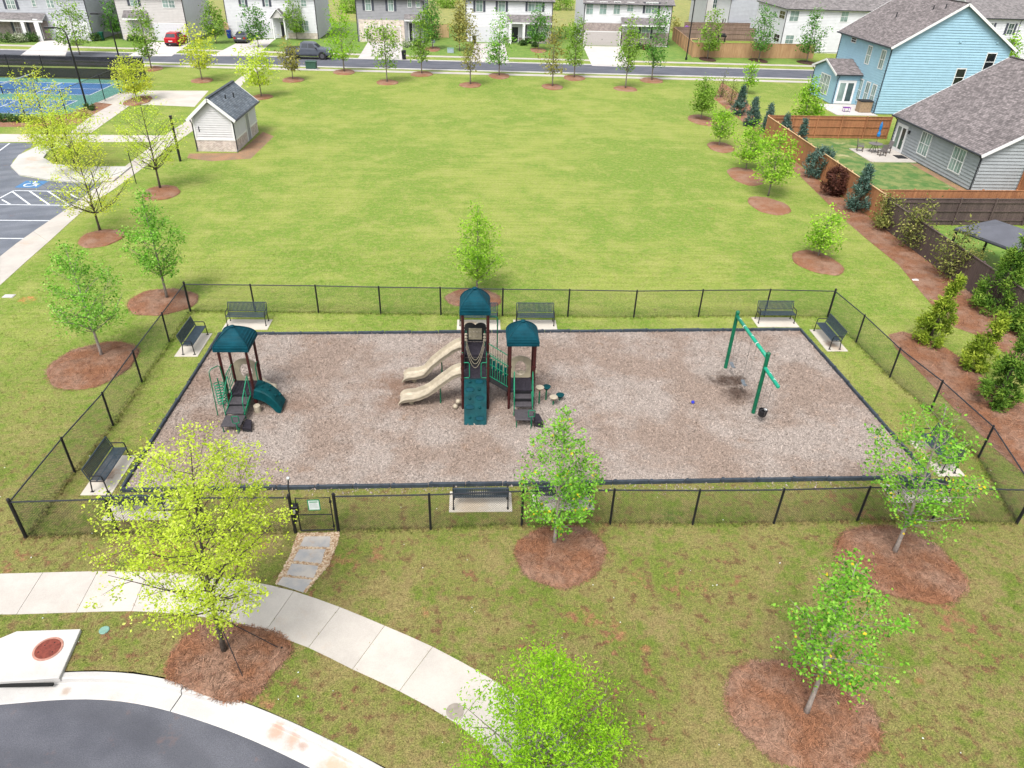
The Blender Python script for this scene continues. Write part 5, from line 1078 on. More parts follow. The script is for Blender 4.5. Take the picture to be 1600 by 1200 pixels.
for px, top, lab, r_ in (((282,252),181,'bare black steel pole on the lawn left of the shed',.09),((213,287),236,'thin black sign post beside the diagonal walk, farther one',.03),((160,328),267,'thin black sign post beside the diagonal walk, nearer one',.03)):
    t_ = thing('steel_pole', lab, 'pole', (*G(*px), 0)); h = hgt(*px, top); MB().lathe([(r_, 0), (r_, h)], 10).build('shaft', MAT['black'], t_); MB().lathe([(r_*1.3, 0), (r_*1.3, .06), (r_, .08)], 10, (0, 0, h-.06)).build('cap', MAT['black'], t_)
t_ = thing('transformer_box', 'green utility transformer box beside the far sidewalk', 'transformer', (*G(486, 109), 0)); MB().box(-.62, 0, .08, .62, .9, .85).build('cabinet', MAT['trafo'], t_, bevel=.03); MB().box(-.66, -.04, .85, .66, .94, .92).build('lid', MAT['trafo'], t_, bevel=.02); MB().box(-.75, -.12, 0, .75, 1.0, .08).build('base_slab', MAT['drive'], t_)
t_ = thing('utility_box', 'small pale utility box on the lawn right of the dark tree', 'utility box', (*G(704, 83), 0)); MB().box(-.45, 0, 0, .45, .6, .55).build('cabinet', MAT['bluegrey'], t_, bevel=.03); MB().box(-.48, -.03, .55, .48, .63, .62).build('lid', MAT['valve'], t_, bevel=.02)
t_ = thing('valve_box', 'small grey concrete utility lid with clay around it on the left lawn', 'utility lid', (*G(14, 463), 0)); MB().box(-.22, -.14, 0, .22, .14, .04).build('lid', MAT['drive'], t_, bevel=.01); MB().box(-.25, -.17, 0, .25, .17, .025).build('rim', MAT['curb'], t_)
t_ = thing('downspout_block', 'small white drain outlet at the edge of the right mulch bed', 'drain outlet', (*G(1430, 438), 0)); MB().box(-.16, -.07, 0, .16, .07, .05).build('tray', MAT['white'], t_, bevel=.01); MB().box(-.05, -.05, .05, .10, .05, .075).build('grate', MAT['drive'], t_)
# --- buildings
class Wall:
    """local frame on a wall: a runs along it, z up, d outward"""
    def __init__(s, o, u, w): s.o, s.u, s.w = Vector(o), Vector(u), Vector(w)
    def p(s, a, z, d=0): return s.o+s.u*a+Vector((0, 0, z))+s.w*d
    def box(s, mb, a0, a1, z0, z1, d0, d1):
        return mb.add([s.p(a, z, d) for d in (d0, d1) for a, z in ((a0, z0), (a1, z0), (a1, z1), (a0, z1))], [(0,1,2,3),(7,6,5,4),(0,4,5,1),(1,5,6,2),(2,6,7,3),(3,7,4,0)])
    def lap(s, mb, a0, a1, z0, z1, gh=0, e=.24):
        z = z0; top = z1+gh
        def rg_(z): k = max(0, (z-z1)/gh)*(a1-a0)/2 if gh else 0; return a0+k, a1-k
        while z < top-.01:
            zn = min(z+e, top-.001); l0, r_0 = rg_(z); l1, r_1 = rg_(zn)
            mb.add([s.p(l0, z, .062), s.p(r_0, z, .062), s.p(r_1, zn, .003), s.p(l1, zn, .003), s.p(l0, z, .0), s.p(r_0, z, .0)], [(0,1,2,3),(4,5,1,0)]); z = zn
    def window(s, t, a0, a1, z0, z1, sh=False, glass='glass', nx=1, mull=True):
        mb = MB(); f_ = .07
        for q in ((a0-f_, a1+f_, z1, z1+f_+.02), (a0-f_, a1+f_, z0-f_, z0), (a0-f_, a0, z0, z1), (a1, a1+f_, z0, z1)): s.box(mb, *q, -.02, .085)
        zm = (z0+z1)/2; s.box(mb, a0, a1, zm-.025, zm+.025, -.01, .075)
        for k in range(1, nx): a = a0+(a1-a0)*k/nx; s.box(mb, a-.045, a+.045, z0, z1, -.01, .08)
        w_ = mb.build('window', MAT['trim'], t)
        for k in range(nx):
            b0, b1 = a0+(a1-a0)*k/nx, a0+(a1-a0)*(k+1)/nx
            s.box(MB(), b0+.01, b1-.01, z0+.01, z1-.01, -.02, .062).build('pane', MAT[glass], w_)
            if mull and b1-b0 > .5:
                m_ = MB(); bm_ = (b0+b1)/2; s.box(m_, bm_-.015, bm_+.015, z0, z1, .0, .07); m_.build('muntin', MAT['trim'], w_)
        if sh:
            for q in ((a0-f_-.36, a0-f_-.02), (a1+f_+.02, a1+f_+.36)): s.box(MB(), *q, z0-.03, z1+.05, .0, .08).build('shutter', MAT['shutter'], t)
    def garage(s, t, a0, a1, z1, mat):
        mb = MB()
        for k in range(4):
            s.box(mb, a0, a1, z1*k/4+.015, z1*(k+1)/4-.015, .0, .085)
        s.box(mb, a0, a1, 0, z1, -.02, .07); g = mb.build('garage_door', MAT[mat], t)
        mb = MB(); s.box(mb, a0-.1, a0, 0, z1+.1, -.01, .10); s.box(mb, a1, a1+.1, 0, z1+.1, -.01, .10); s.box(mb, a0, a1, z1, z1+.1, -.01, .10); mb.build('garage_trim', MAT['trim'], t)
        for e in (a0+.25, a1-.55): s.box(MB(), e, e+.3, z1*.78, z1*.78+.05, .08, .10).build('hinge_plate', MAT['gutterblack'], g)
        s.box(MB(), (a0+a1)/2-.04, (a0+a1)/2+.04, z1*.42, z1*.5, .08, .11).build('handle', MAT['gutterblack'], g)
    def door(s, t, a0, a1, z1, mat='doorblack', z0=.1, lites=0):
        mb = MB(); s.box(mb, a0-.1, a0, z0, z1+.1, -.01, .10); s.box(mb, a1, a1+.1, z0, z1+.1, -.01, .10); s.box(mb, a0, a1, z1, z1+.1, -.01, .10); mb.build('door_frame', MAT['trim'], t)
        d = s.box(MB(), a0, a1, z0, z1, -.02, .07).build('door', MAT[mat], t)
        if lites: 
            for k in range(lites):
                b0, b1 = a0+(a1-a0)*k/lites, a0+(a1-a0)*(k+1)/lites; s.box(MB(), b0+.12, b1-.12, z0+.25, z1-.15, .05, .078).build('pane', MAT['glassgreen' if k == 0 else 'glass'], d)
        s.box(MB(), a1-.14, a1-.09, z0+.9, z0+1.05, .07, .11).build('handle', MAT['silver'], d)
    def pipe(s, t, a, z0, z1, name='downspout'):
        mb = MB(); mb.tube([s.p(a, z1, .30), s.p(a, z1-.12, .28), s.p(a, z1-.35, .06), s.p(a, z0+.2, .06), s.p(a, z0+.03, .20)], .045, 6); mb.build(name, MAT['gutterblack'], t)
def roofquad(mb, a, b, c, d):
    """a-b along the eave, d-c along the ridge; uv in metres"""
    mb.add([a, b, c, d], [(0, 1, 2, 3)])
    a, b, c, d = map(Vector, (a, b, c, d)); e = (b-a).normalized(); n = e.cross(d-a).normalized(); v = n.cross(e)
    if mb.uv is None: mb.uv = []
    mb.uv.append([((q-a).dot(e), (q-a).dot(v)) for q in (a, b, c, d)])
def roof_build(mb, t, mat, name='roof', th=.14):
    me = bpy.data.meshes.new(name); me.from_pydata(mb.v, [], mb.f); uvl = me.uv_layers.new(name='UVMap'); i = 0
    for f_ in mb.uv:
        for q in f_: uvl.data[i].uv = q; i += 1
    o = link(name, me, MAT[mat], t); me.materials.append(MAT['trim'])
    md = o.modifiers.new('thick', 'SOLIDIFY'); md.thickness = th; md.offset = -1; md.material_offset_rim = 1
    return o
def gable_roof_y(t, x0, x1, y0, y1, ze, zr, mat, ov=.35, oe=.4):
    """ridge along y"""
    xm = (x0+x1)/2; k = (zr-ze)/((x1-x0)/2); mb = MB()
    roofquad(mb, (x0-ov, y1+oe, ze-k*ov), (x0-ov, y0-oe, ze-k*ov), (xm, y0-oe, zr), (xm, y1+oe, zr)); roofquad(mb, (x1+ov, y0-oe, ze-k*ov), (x1+ov, y1+oe, ze-k*ov), (xm, y1+oe, zr), (xm, y0-oe, zr))
    for q in (0,):
        mb.v = [(x, y, z+.16) for x, y, z in mb.v]
    r_ = roof_build(mb, t, mat)
    for x, s_ in ((x0-ov-.06, 1), (x1+ov+.06, -1)): MB().tube([(x, y0-oe, ze-k*ov+.10), (x, y1+oe, ze-k*ov+.10)], .07, 6).build('gutter', MAT['gutterblack'], t)
    for yy in (y0-oe-.02, y1+oe+.02):
        m_ = MB()
        for xs in (x0-ov, x1+ov): m_.bar((xs, yy, ze-k*ov+.05), (xm, yy, zr+.05), .04, .22)
        m_.build('rake_board', MAT['trim'], t)
    MB().bar((xm, y0-oe, zr+.17), (xm, y1+oe, zr+.17), .25, .05).build('ridge_cap', MAT[mat], r_)
    return r_
def gable_roof_x(t, x0, x1, y0, y1, ze, zr, mat, ov=.4, oe=.3):
    ym = (y0+y1)/2; k = (zr-ze)/((y1-y0)/2); mb = MB()
    roofquad(mb, (x0-oe, y0-ov, ze-k*ov), (x1+oe, y0-ov, ze-k*ov), (x1+oe, ym, zr), (x0-oe, ym, zr)); roofquad(mb, (x1+oe, y1+ov, ze-k*ov), (x0-oe, y1+ov, ze-k*ov), (x0-oe, ym, zr), (x1+oe, ym, zr))
    mb.v = [(x, y, z+.16) for x, y, z in mb.v]; r_ = roof_build(mb, t, mat)
    MB().tube([(x0-oe, y0-ov-.06, ze-k*ov+.10), (x1+oe, y0-ov-.06, ze-k*ov+.10)], .07, 6).build('gutter', MAT['gutterblack'], t)
    return r_
def vents(r_, pts):
    for q in pts: MB().lathe([(.11, 0), (.06, .06), (.05, .42), (.07, .44), (0, .46)], 8, q).build('vent_pipe', MAT['gutterblack'], r_)
# utility shed
t_ = thing('utility_shed', 'small white utility shed with brick base and slate roof', 'shed', (-8.35, 41.75, 0)); L, W_ = 6.3, 3.0
MB().box(.02, .02, .9, W_-.02, L-.02, 2.55).ext([(.02, .02, 2.55), (W_-.02, .02, 2.55), (W_/2, .02, 3.82)], (0, L-.04, 0)).build('core', MAT['sid_shed'], t_)
MB().box(-.03, -.03, 0, W_+.03, L+.03, .86).build('brick_base', MAT['brick_shed'], t_); MB().box(-.06, -.06, .86, W_+.06, L+.06, 1.0).build('band', MAT['trim'], t_)
fw_, rw_ = Wall((0, 0, 0), (1, 0, 0), (0, -1, 0)), Wall((W_, 0, 0), (0, 1, 0), (1, 0, 0))
mb = MB(); fw_.lap(mb, 0, W_, 1.0, 2.55, 1.27, .17); rw_.lap(mb, 0, L, 1.0, 2.55, 0, .17); Wall((0, L, 0), (0, -1, 0), (-1, 0, 0)).lap(mb, 0, L, 1.0, 2.55); mb.build('siding', MAT['sid_shed'], t_, fix=False)
for a in (0, W_-.1): fw_.box(MB(), a, a+.1, 1.0, 2.6, 0, .07).build('corner_board', MAT['trim'], t_)
rw_.door(t_, 3.1, 4.0, 2.1, 'sid_dgrey', .05); r_ = gable_roof_y(t_, 0, W_, 0, L, 2.58, 3.86, 'shin_slate', .32, .32); vents(r_, [(2.1, 2.2, 3.35), (2.3, 3.6, 3.25)])
fw_.pipe(t_, -.05, 0, 2.45); fw_.pipe(t_, W_+.05, 0, 2.45)
fw_.box(MB(), .36, .42, 1.5, 1.9, 0, .08).build('wall_hook', MAT['gutterblack'], t_)
t_ = struct('shed_bed', MB().sheet(gp([(296,240),(372,239),(411,206),(428,213),(392,248),(330,252),(292,247)]), .0055), 'shedbed', 'brown mulch and bare clay around the shed', fix=False)
# blue house
bx_, by_ = 54.75, 59.8; t_ = thing('blue_house', 'two-storey sky blue lap-sided house with brown shingle roof', 'house', (bx_, by_, 0)); W_, L, ZE, ZP = 12.1, 11.6, 6.48, 10.25
MB().box(.02, .02, 0, W_-.02, L-.02, ZE).ext([(.02, .02, ZE), (W_-.02, .02, ZE), (W_/2, .02, ZP-.02)], (0, L-.04, 0)).build('core', MAT['sid_blue'], t_)
fw_, lw_ = Wall((0, 0, 0), (1, 0, 0), (0, -1, 0)), Wall((0, L, 0), (0, -1, 0), (-1, 0, 0))
mb = MB(); fw_.lap(mb, 0, W_, .1, ZE, ZP-ZE); lw_.lap(mb, 0, L, .1, ZE); mb.build('siding', MAT['sid_blue'], t_, fix=False)
r_ = gable_roof_y(t_, 0, W_, 0, L, ZE, ZP, 'shin_brown', .4, .4); vents(r_, [(2.9, 6.5, 8.45), (4.6, 3.0, 9.45), (5.0, 1.6, 9.7)])
fw_.window(t_, 9.85, 10.75, 4.45, 6.0, glass='glassdark', mull=False); fw_.window(t_, 7.25, 8.15, 2.95, 4.5, glass='glassdark', mull=False)
for a in (6.5, 10.3): fw_.box(MB(), a, a+.22, 6.9, 7.12, 0, .12).build('wall_vent', MAT['sid_blue'], t_)
def lwY(y): return by_+L-y
for y0, y1, z0, z1 in ((63.75, 64.55, 4.2, 5.85), (60.75, 61.55, 4.2, 5.85), (63.7, 64.4, .55, 2.6), (62.1, 62.85, .55, 2.6), (60.7, 61.45, .55, 2.6)): lw_.window(t_, lwY(y1), lwY(y0), z0, z1, glass='glassgreen')
lw_.window(t_, lwY(68.7), lwY(67.7), 5.75, 6.15, mull=False, glass='glassdark')
lw_.pipe(t_, .05, 0, ZE-.05); lw_.pipe(t_, L-.06, 0, ZE-.05)
# bay extension with its own gable
ex0, ey0, ey1, eh = 52.1-bx_, 64.4-by_, 70.4-by_, 3.02
MB().box(ex0+.02, ey0+.02, 0, 0, ey1-.02, eh).ext([(ex0+.02, ey0+.02, eh), (ex0+.02, ey1-.02, eh), (ex0+.02, (ey0+ey1)/2, eh+1.0)], (-ex0, 0, 0)).build('bay_core', MAT['sid_blue'], t_)
bl_, bf_ = Wall((ex0, ey1, 0), (0, -1, 0), (-1, 0, 0)), Wall((ex0, ey0, 0), (1, 0, 0), (0, -1, 0)); mb = MB(); bl_.lap(mb, 0, ey1-ey0, .1, eh, 1.0); bf_.lap(mb, 0, -ex0, .1, eh); mb.build('bay_siding', MAT['sid_blue'], t_, fix=False)
ym = (ey0+ey1)/2; mb = MB(); k = 1.0/(ym-ey0); o_ = .3
roofquad(mb, (ex0-o_, ey0-o_, eh-k*o_), (0, ey0-o_, eh-k*o_), (0, ym, eh+1.0), (ex0-o_, ym, eh+1.0)); roofquad(mb, (0, ey1+o_, eh-k*o_), (ex0-o_, ey1+o_, eh-k*o_), (ex0-o_, ym, eh+1.0), (0, ym, eh+1.0)); mb.v = [(x, y, z+.16) for x, y, z in mb.v]; roof_build(mb, t_, 'shin_brown', 'bay_roof')
m_ = MB()
for yy in (ey0-o_, ey1+o_): m_.bar((ex0-o_-.02, yy, eh-k*o_+.06), (ex0-o_-.02, ym, eh+1.06), .04, .2)
m_.build('bay_rake', MAT['trim'], t_); MB().tube([(ex0-o_, ey0-o_-.05, eh-k*o_+.1), (0, ey0-o_-.05, eh-k*o_+.1)], .06, 6).build('gutter', MAT['gutterblack'], t_)
bl_.window(t_, 2.2, 4.5, .7, 2.55, nx=3, glass='glassgreen'); bf_.door(t_, .35, 2.1, 2.35, 'white', .1, 2); bl_.pipe(t_, .05, 0, eh-.1); bf_.pipe(t_, .08, 0, eh-.1)
struct('patio', MB().prism([(50.4, 58.9), (54.7, 58.9), (54.7, 64.2), (50.4, 64.2)], -.02, .06), 'drive', 'concrete patio behind the blue house')
# grey house
gx_, gy_ = 49.65, 34.2; t_ = thing('grey_house', 'single-storey grey lap-sided house with broad brown shingle roof', 'house', (gx_, gy_, 0)); W_, L, ZE, ZP = 16.3, 12.2, 2.75, 7.3
MB().box(.02, .02, 0, W_-.02, L-.02, ZE).ext([(.02, .02, ZE), (W_-.02, .02, ZE), (W_/2, .02, ZP-.05)], (0, L-.04, 0)).build('core', MAT['sid_grey'], t_)
fw_, lw_ = Wall((0, 0, 0), (1, 0, 0), (0, -1, 0)), Wall((0, L, 0), (0, -1, 0), (-1, 0, 0)); mb = MB(); fw_.lap(mb, 0, W_, .1, ZE, ZP-ZE); lw_.lap(mb, 0, L, .1, ZE); mb.build('siding', MAT['sid_grey'], t_, fix=False)
r_ = gable_roof_y(t_, 0, W_, 0, L, ZE, ZP, 'shin_brown', .35, .3); vents(r_, [(7.0, 2.6, 6.75)])
def lwY(y): return gy_+L-y
lw_.door(t_, lwY(45.9), lwY(44.4), 2.15, 'white', .05, 2); lw_.window(t_, lwY(42.1), lwY(40.75), .75, 2.4, nx=2, glass='glassgreen'); lw_.window(t_, lwY(37.5), lwY(36.05), .75, 2.4, nx=2, glass='glassgreen')
lw_.pipe(t_, .06, 0, ZE-.05); lw_.pipe(t_, L-.05, 0, ZE-.05); lw_.box(MB(), lwY(44.05), lwY(43.9), 1.75, 2.0, 0, .16).build('wall_light', MAT['gutterblack'], t_)
struct('patio', MB().prism([(45.7, 41.6), (49.6, 41.7), (49.6, 45.8), (45.7, 45.7)], -.02, .05), 'walk', 'tan concrete patio behind the grey house')
struct('yard', MB().sheet([(39.4, 29.2), (49.6, 29.2), (49.6, 49.0), (39.4, 49.0)], .0045), 'yard_patchy', 'patchy backyard lawn of the grey house', fix=False)
struct('clay_strip', MB().sheet([(48.9, 31.5), (54, 31.5), (54, 34.1), (49.6, 34.1), (49.6, 41.4), (48.9, 41.4)], .009), 'shedbed', 'bare red clay along the grey house wall', fix=False)
struct('yard', MB().sheet([(39.5, 8), (56, 8), (56, 26.9), (39.5, 26.9)], .0045), 'yard', 'green backyard lawn behind the dark brown fence', fix=False)
struct('yard', MB().sheet([(-62, 93.5), (62, 91.2), (62, 101), (46, 128), (-62, 125)], .005), 'yard', 'green front lawns of the far houses', fix=False)
struct('yard', MB().sheet([(-140, 127), (150, 131), (150, 700), (-140, 700)], .006), 'bank', 'rough yellow-green meadow behind the far houses', fix=False)
# --- far houses, drawn off their street fronts
def front_house(label, base_px, xl, xr, items, mat, dep=11., ze=5.9, zr=8.6, roof='shin_grey', side='sid_white', blocks=()):
    Y = G(*base_px)[1]; X0 = PY(xl, base_px[1], Y)[0]; X1 = PY(xr, base_px[1], Y)[0]; t = thing('house', label, 'house', (X0, Y, 0)); W_ = X1-X0
    MB().box(.02, .02, 0, W_-.02, dep-.02, ze).ext([(.02, .02, ze), (.02, dep-.02, ze), (.02, dep/2, zr-.1)], (W_-.04, 0, 0)).build('core', MAT[mat], t)
    fw_ = Wall((0, 0, 0), (1, 0, 0), (0, -1, 0)); mb = MB(); fw_.lap(mb, 0, W_, .1, ze, 0, .2); mb.build('siding', MAT[mat], t, fix=False)
    rw_ = Wall((W_, 0, 0), (0, 1, 0), (1, 0, 0)); lw_ = Wall((0, dep, 0), (0, -1, 0), (-1, 0, 0)); 
    for q_ in (rw_, lw_): mb = MB(); q_.lap(mb, 0, dep, .1, ze, zr-ze, .2); mb.build('side_siding', MAT[side], t, fix=False)
    gable_roof_x(t, 0, W_, 0, dep, ze, zr, roof); fw_.pipe(t, .05, 0, ze-.05); fw_.pipe(t, W_-.05, 0, ze-.05)
    def pa(x, y): q = PY(x, y, Y); return q[0]-X0, q[1]
    for it in items:
        k = it[0]
        if k in ('win', 'door', 'garage', 'band', 'awn', 'col', 'gable'):
            (a0, z1), (a1, z0) = pa(it[1], it[2]), pa(it[3], it[4]); a0, a1 = min(a0, a1), max(a0, a1)
        if k == 'win': fw_.window(t, a0, a1, z0, z1, sh=it[5] if len(it) > 5 else False, nx=it[6] if len(it) > 6 else 1, glass='glassgreen')
        elif k == 'garage': fw_.garage(t, a0, a1, z1, it[5])
        elif k == 'door': fw_.door(t, a0, a1, max(z1, 2.0), it[5] if len(it) > 5 else 'doorblack')
        elif k == 'band': fw_.box(MB(), a0, a1, max(z0, 0), z1, .0, .066).build('facing', MAT[it[5]], t)
        elif k == 'awn':
            mb = MB(); q = it[5]; roofquad(mb, fw_.p(a0, z0, q), fw_.p(a1, z0, q), fw_.p(a1, z1, .0), fw_.p(a0, z1, .0)); roof_build(mb, t, roof, 'porch_roof', .12)
            m_ = MB(); fw_.box(m_, a0, a1, z0-.25, z0-.10, q-.12, q-.02); m_.build('porch_beam', MAT['trim'], t)
        elif k == 'col': fw_.box(MB(), a0, a1, 0, z1, it[5]-.22, it[5]-.04).build('porch_column', MAT['trim'], t)
        elif k == 'gable':
            am = (a0+a1)/2; mb = MB(); mb.ext([fw_.p(a0, z0, .0), fw_.p(a1, z0, .0), fw_.p(am, z1, .0)], fw_.w*1.3); mb.build('porch_gable', MAT['sid_beige'], t)
            mb = MB(); roofquad(mb, fw_.p(a0-.2, z0-.1, 1.5), fw_.p(a0-.2, z0-.1, 0), fw_.p(am, z1+.1, 0), fw_.p(am, z1+.1, 1.5)); roofquad(mb, fw_.p(a1+.2, z0-.1, 0), fw_.p(a1+.2, z0-.1, 1.5), fw_.p(am, z1+.1, 1.5), fw_.p(am, z1+.1, 0)); roof_build(mb, t, roof, 'porch_gable_roof', .1)
            for a in (a0+.1, a1-.1): fw_.box(MB(), a-.1, a+.1, 0, z0, 1.05, 1.25).build('porch_column', MAT['trim'], t)
    return t
front_house('leftmost far house, blue-grey siding with brick porch', (100,63), -30, 148, [('win',9,0,26,14,True,2),('win',49,0,57,10),('win',72,0,86,12,False,2),('awn',-30,18,74,30,1.5),('band',-30,30,82,62,'brick_brown'),('win',21,34,45,52,True,2),('door',60,36,70,62),('garage',86,34,143,66,'garagewhite'),('col',44,29,47,55,1.5),('col',66,28,69,62,1.5)], 'sid_lgrey', side='sid_lgrey')
front_house('far house behind the red car, pale siding and wide white garage', (262,64), 193, 297, [('win',253,0,274,12,False,2),('garage',240,37,293,64,'garagewhite'),('win',206,33,212,46),('band',194,54,236,66,'brick_tan'),('awn',193,16,232,27,1.2),('win',203,0,216,9,True)], 'sid_beige', side='sid_white')
front_house('white far house behind the dark sedan with a gabled porch', (430,60), 359, 498, [('win',377,0,383,10,True),('win',414,0,420,10,True),('win',470,0,479,10,False),('garage',370,34,426,60,'garagewhite'),('gable',425,14,447,27),('door',438,34,448,57),('win',467,32,483,48,False,2),('band',450,51,498,61,'brick_tan')], 'sid_white', side='sid_white')
front_house('grey far house with tan brick garage front', (600,66), 560, 664, [('win',570,-6,580,16,True),('win',606,-6,615,17,True),('win',637,-4,643,11),('win',650,-4,656,11),('band',560,30,633,67,'brick_tan'),('garage',571,41,626,66,'garagetan'),('awn',632,22,664,30,1.0),('door',639,36,645,56)], 'sid_dgrey', side='sid_dgrey')
front_house('white far house with black front door and dark shutters', (800,67), 728, 861, [('win',744,-6,754,18,True),('win',779,-6,789,18,True),('win',826,-6,846,18,True,2),('awn',792,22,861,34,1.5),('band',788,58,861,67,'brick_brown'),('garage',743,42,776,67,'garagewhite'),('door',800,42,809,66),('win',824,40,836,57,True),('col',795,36,798,66,1.5),('col',816,36,819,66,1.5)], 'sid_white', side='sid_white')
front_house('white far house with brown brick around its beige garage', (960,72), 909, 1043, [('win',917,3,926,22),('win',938,3,947,22),('win',960,3,968,22),('win',981,4,989,18),('win',1010,4,1026,21,True,2),('band',910,35,970,73,'brick_brown'),('garage',914,49,967,72,'garagebeige'),('awn',970,27,1040,38,1.4),('band',971,50,1042,72,'brick_brown'),('win',1003,42,1014,60,True)], 'sid_white', side='sid_white')
# white house at the corner, seen from its side
Yw = 102.8; xc, ze = PY(1232, 13, Yw); t_ = thing('house', 'big white house with brown roof behind the long wooden fence', 'house', (xc, Yw, 0)); W_, L = 20., 13.
MB().box(.02, .02, 0, W_, L, ze).build('core', MAT['sid_white'], t_); fw_, lw_ = Wall((0, 0, 0), (1, 0, 0), (0, -1, 0)), Wall((0, L, 0), (0, -1, 0), (-1, 0, 0)); mb = MB(); fw_.lap(mb, 0, W_, .2, ze, 0, .2); lw_.lap(mb, 0, L, .2, ze, 0, .2); mb.build('siding', MAT['sid_white'], t_, fix=False)
for x0, y0, x1, y1 in ((1236,17,1246,33),(1228.5,55,1238,68),(1316,18,1323,34)):
    (a0, z1), (a1, z0) = PY(x0, y0, Yw), PY(x1, y1, Yw); fw_.window(t_, a0-xc, a1-xc, z0, z1, glass='glassgreen')
for x0, y0, x1, y1 in ((1220,16,1226,30),(1211,52,1217,66)):
    (a0, z1), (a1, z0) = PX(x0, y0, xc), PX(x1, y1, xc); lw_.window(t_, Yw+L-max(a0, a1), Yw+L-min(a0, a1), z0, z1, glass='glassdark')
mb = MB(); o_ = .4; zr = ze+3.6; roofquad(mb, (-o_, -o_, ze-.1), (W_+o_, -o_, ze-.1), (W_-6, L/2, zr), (6, L/2, zr)); roofquad(mb, (W_+o_, L+o_, ze-.1), (-o_, L+o_, ze-.1), (6, L/2, zr), (W_-6, L/2, zr))
mb.add([(-o_, L+o_, ze-.1), (-o_, -o_, ze-.1), (6, L/2, zr)], [(0, 1, 2)]); mb.uv.append([(0, 0), (L, 0), (L/2, 6.5)]); mb.add([(W_+o_, -o_, ze-.1), (W_+o_, L+o_, ze-.1), (W_-6, L/2, zr)], [(0, 1, 2)]); mb.uv.append([(0, 0), (L, 0), (L/2, 6.5)]); roof_build(mb, t_, 'shin_grey'); lw_.pipe(t_, L-.05, 0, ze-.05)
MB().tube([(-o_, L, ze-.08), (-o_, -o_-.04, ze-.08), (W_, -o_-.04, ze-.08)], .07, 6).build('gutter', MAT['gutterblack'], t_)
Yb = 124.; t_ = thing('house', 'grey and white house further back between the yard fences', 'house', (PY(1137, 40, Yb)[0], Yb, 0)); W_ = PY(1192, 40, Yb)[0]-t_.location.x
MB().box(0, .02, 0, W_, 11, 6).ext([(0, .02, 6), (W_, .02, 6), (W_/2, .02, 9)], (0, 11, 0)).build('core', MAT['sid_white'], t_); fw_ = Wall((0, 0, 0), (1, 0, 0), (0, -1, 0)); mb = MB(); fw_.lap(mb, 0, W_, .1, 6, 3, .2); mb.build('siding', MAT['sid_lgrey'], t_, fix=False); lw_ = Wall((0, 11, 0), (0, -1, 0), (-1, 0, 0)); mb = MB(); lw_.lap(mb, 0, 11, .1, 6, 0, .2); mb.build('side_siding', MAT['sid_white'], t_, fix=False)
gable_roof_y(t_, 0, W_, 0, 11, 6, 9, 'shin_grey'); lw_.door(t_, 7.6, 8.6, 2.1, 'glassdark'); lw_.window(t_, 9.0, 9.7, .9, 2.3); lw_.pipe(t_, 10.9, 0, 6)
Yb = 132.; t_ = thing('house', 'pale house furthest back left of the yard fences', 'house', (PY(1102, 20, Yb)[0], Yb, 0)); W_ = 8.
MB().box(0, .02, 0, W_, 11, 6).ext([(0, .02, 6), (W_, .02, 6), (W_/2, .02, 9)], (0, 11, 0)).build('core', MAT['sid_lgrey'], t_); fw_ = Wall((0, 0, 0), (1, 0, 0), (0, -1, 0)); mb = MB(); fw_.lap(mb, 0, W_, .1, 6, 3, .2); mb.build('siding', MAT['sid_beige'], t_, fix=False); gable_roof_y(t_, 0, W_, 0, 11, 6, 9, 'shin_grey'); fw_.window(t_, 1.2, 1.9, 3.4, 4.8); fw_.window(t_, 3.2, 3.9, 3.4, 4.8); fw_.pipe(t_, .05, 0, 6)
Yb = 97.; X0 = PY(1521, 50, Yb)[0]; t_ = thing('house', 'white house with grey trim at the top right behind the blue house', 'house', (X0, Yb, 0)); W_ = 16.
MB().box(0, .02, 0, W_, 12, 6).ext([(0, .02, 6), (0, 12, 6), (0, 6, 8.6)], (W_, 0, 0)).build('core', MAT['sid_white'], t_); fw_ = Wall((0, 0, 0), (1, 0, 0), (0, -1, 0)); mb = MB(); fw_.lap(mb, 0, W_, .1, 6, 0, .2); mb.build('siding', MAT['sid_white'], t_, fix=False); gable_roof_x(t_, 0, W_, 0, 12, 6, 8.6, 'shin_grey')
fw_.window(t_, 1.8, 2.6, 3.9, 5.3, True); fw_.window(t_, 5.0, 5.8, 3.9, 5.3, True); fw_.door(t_, 4.2, 5.1, 2.2); fw_.pipe(t_, 6.6, 0, 6)
mb = MB(); roofquad(mb, (.5, -1.6, 2.7), (6.3, -1.6, 2.7), (6.3, 0, 3.3), (.5, 0, 3.3)); roof_build(mb, t_, 'shin_grey', 'porch_roof')
for a in (.7, 6.1): MB().box(a-.1, -1.5, 0, a+.1, -1.3, 2.6).build('porch_column', MAT['trim'], t_)
tree('bright green tree at the porch of the top right house', None, None, None, .15, 'egg', 'oak', 1400, .3, 230, base=(X0+3.2, Yb-4.5), h=4.4, cw=3.2, name='young_tree', nb=24)
struct('yard', MB().sheet([(78, 66), (150, 66), (150, 90.8), (88, 90.8)], .003), 'yard', 'lawn strip right of the blue house', fix=False)
t_ = thing('garage_house', 'low house with grey shingle roof right of the blue house', 'house', (69.5, 50.5, 0))
MB().box(0, 0, 0, 9, 7, 2.9).ext([(0, 0, 2.9), (0, 7, 2.9), (0, 3.5, 5.2)], (9, 0, 0)).build('core', MAT['sid_grey'], t_); gable_roof_x(t_, 0, 9, 0, 7, 2.9, 5.2, 'shin_grey'); Wall((0, 7, 0), (0, -1, 0), (-1, 0, 0)).window(t_, 2.8, 3.8, 1.0, 2.3)
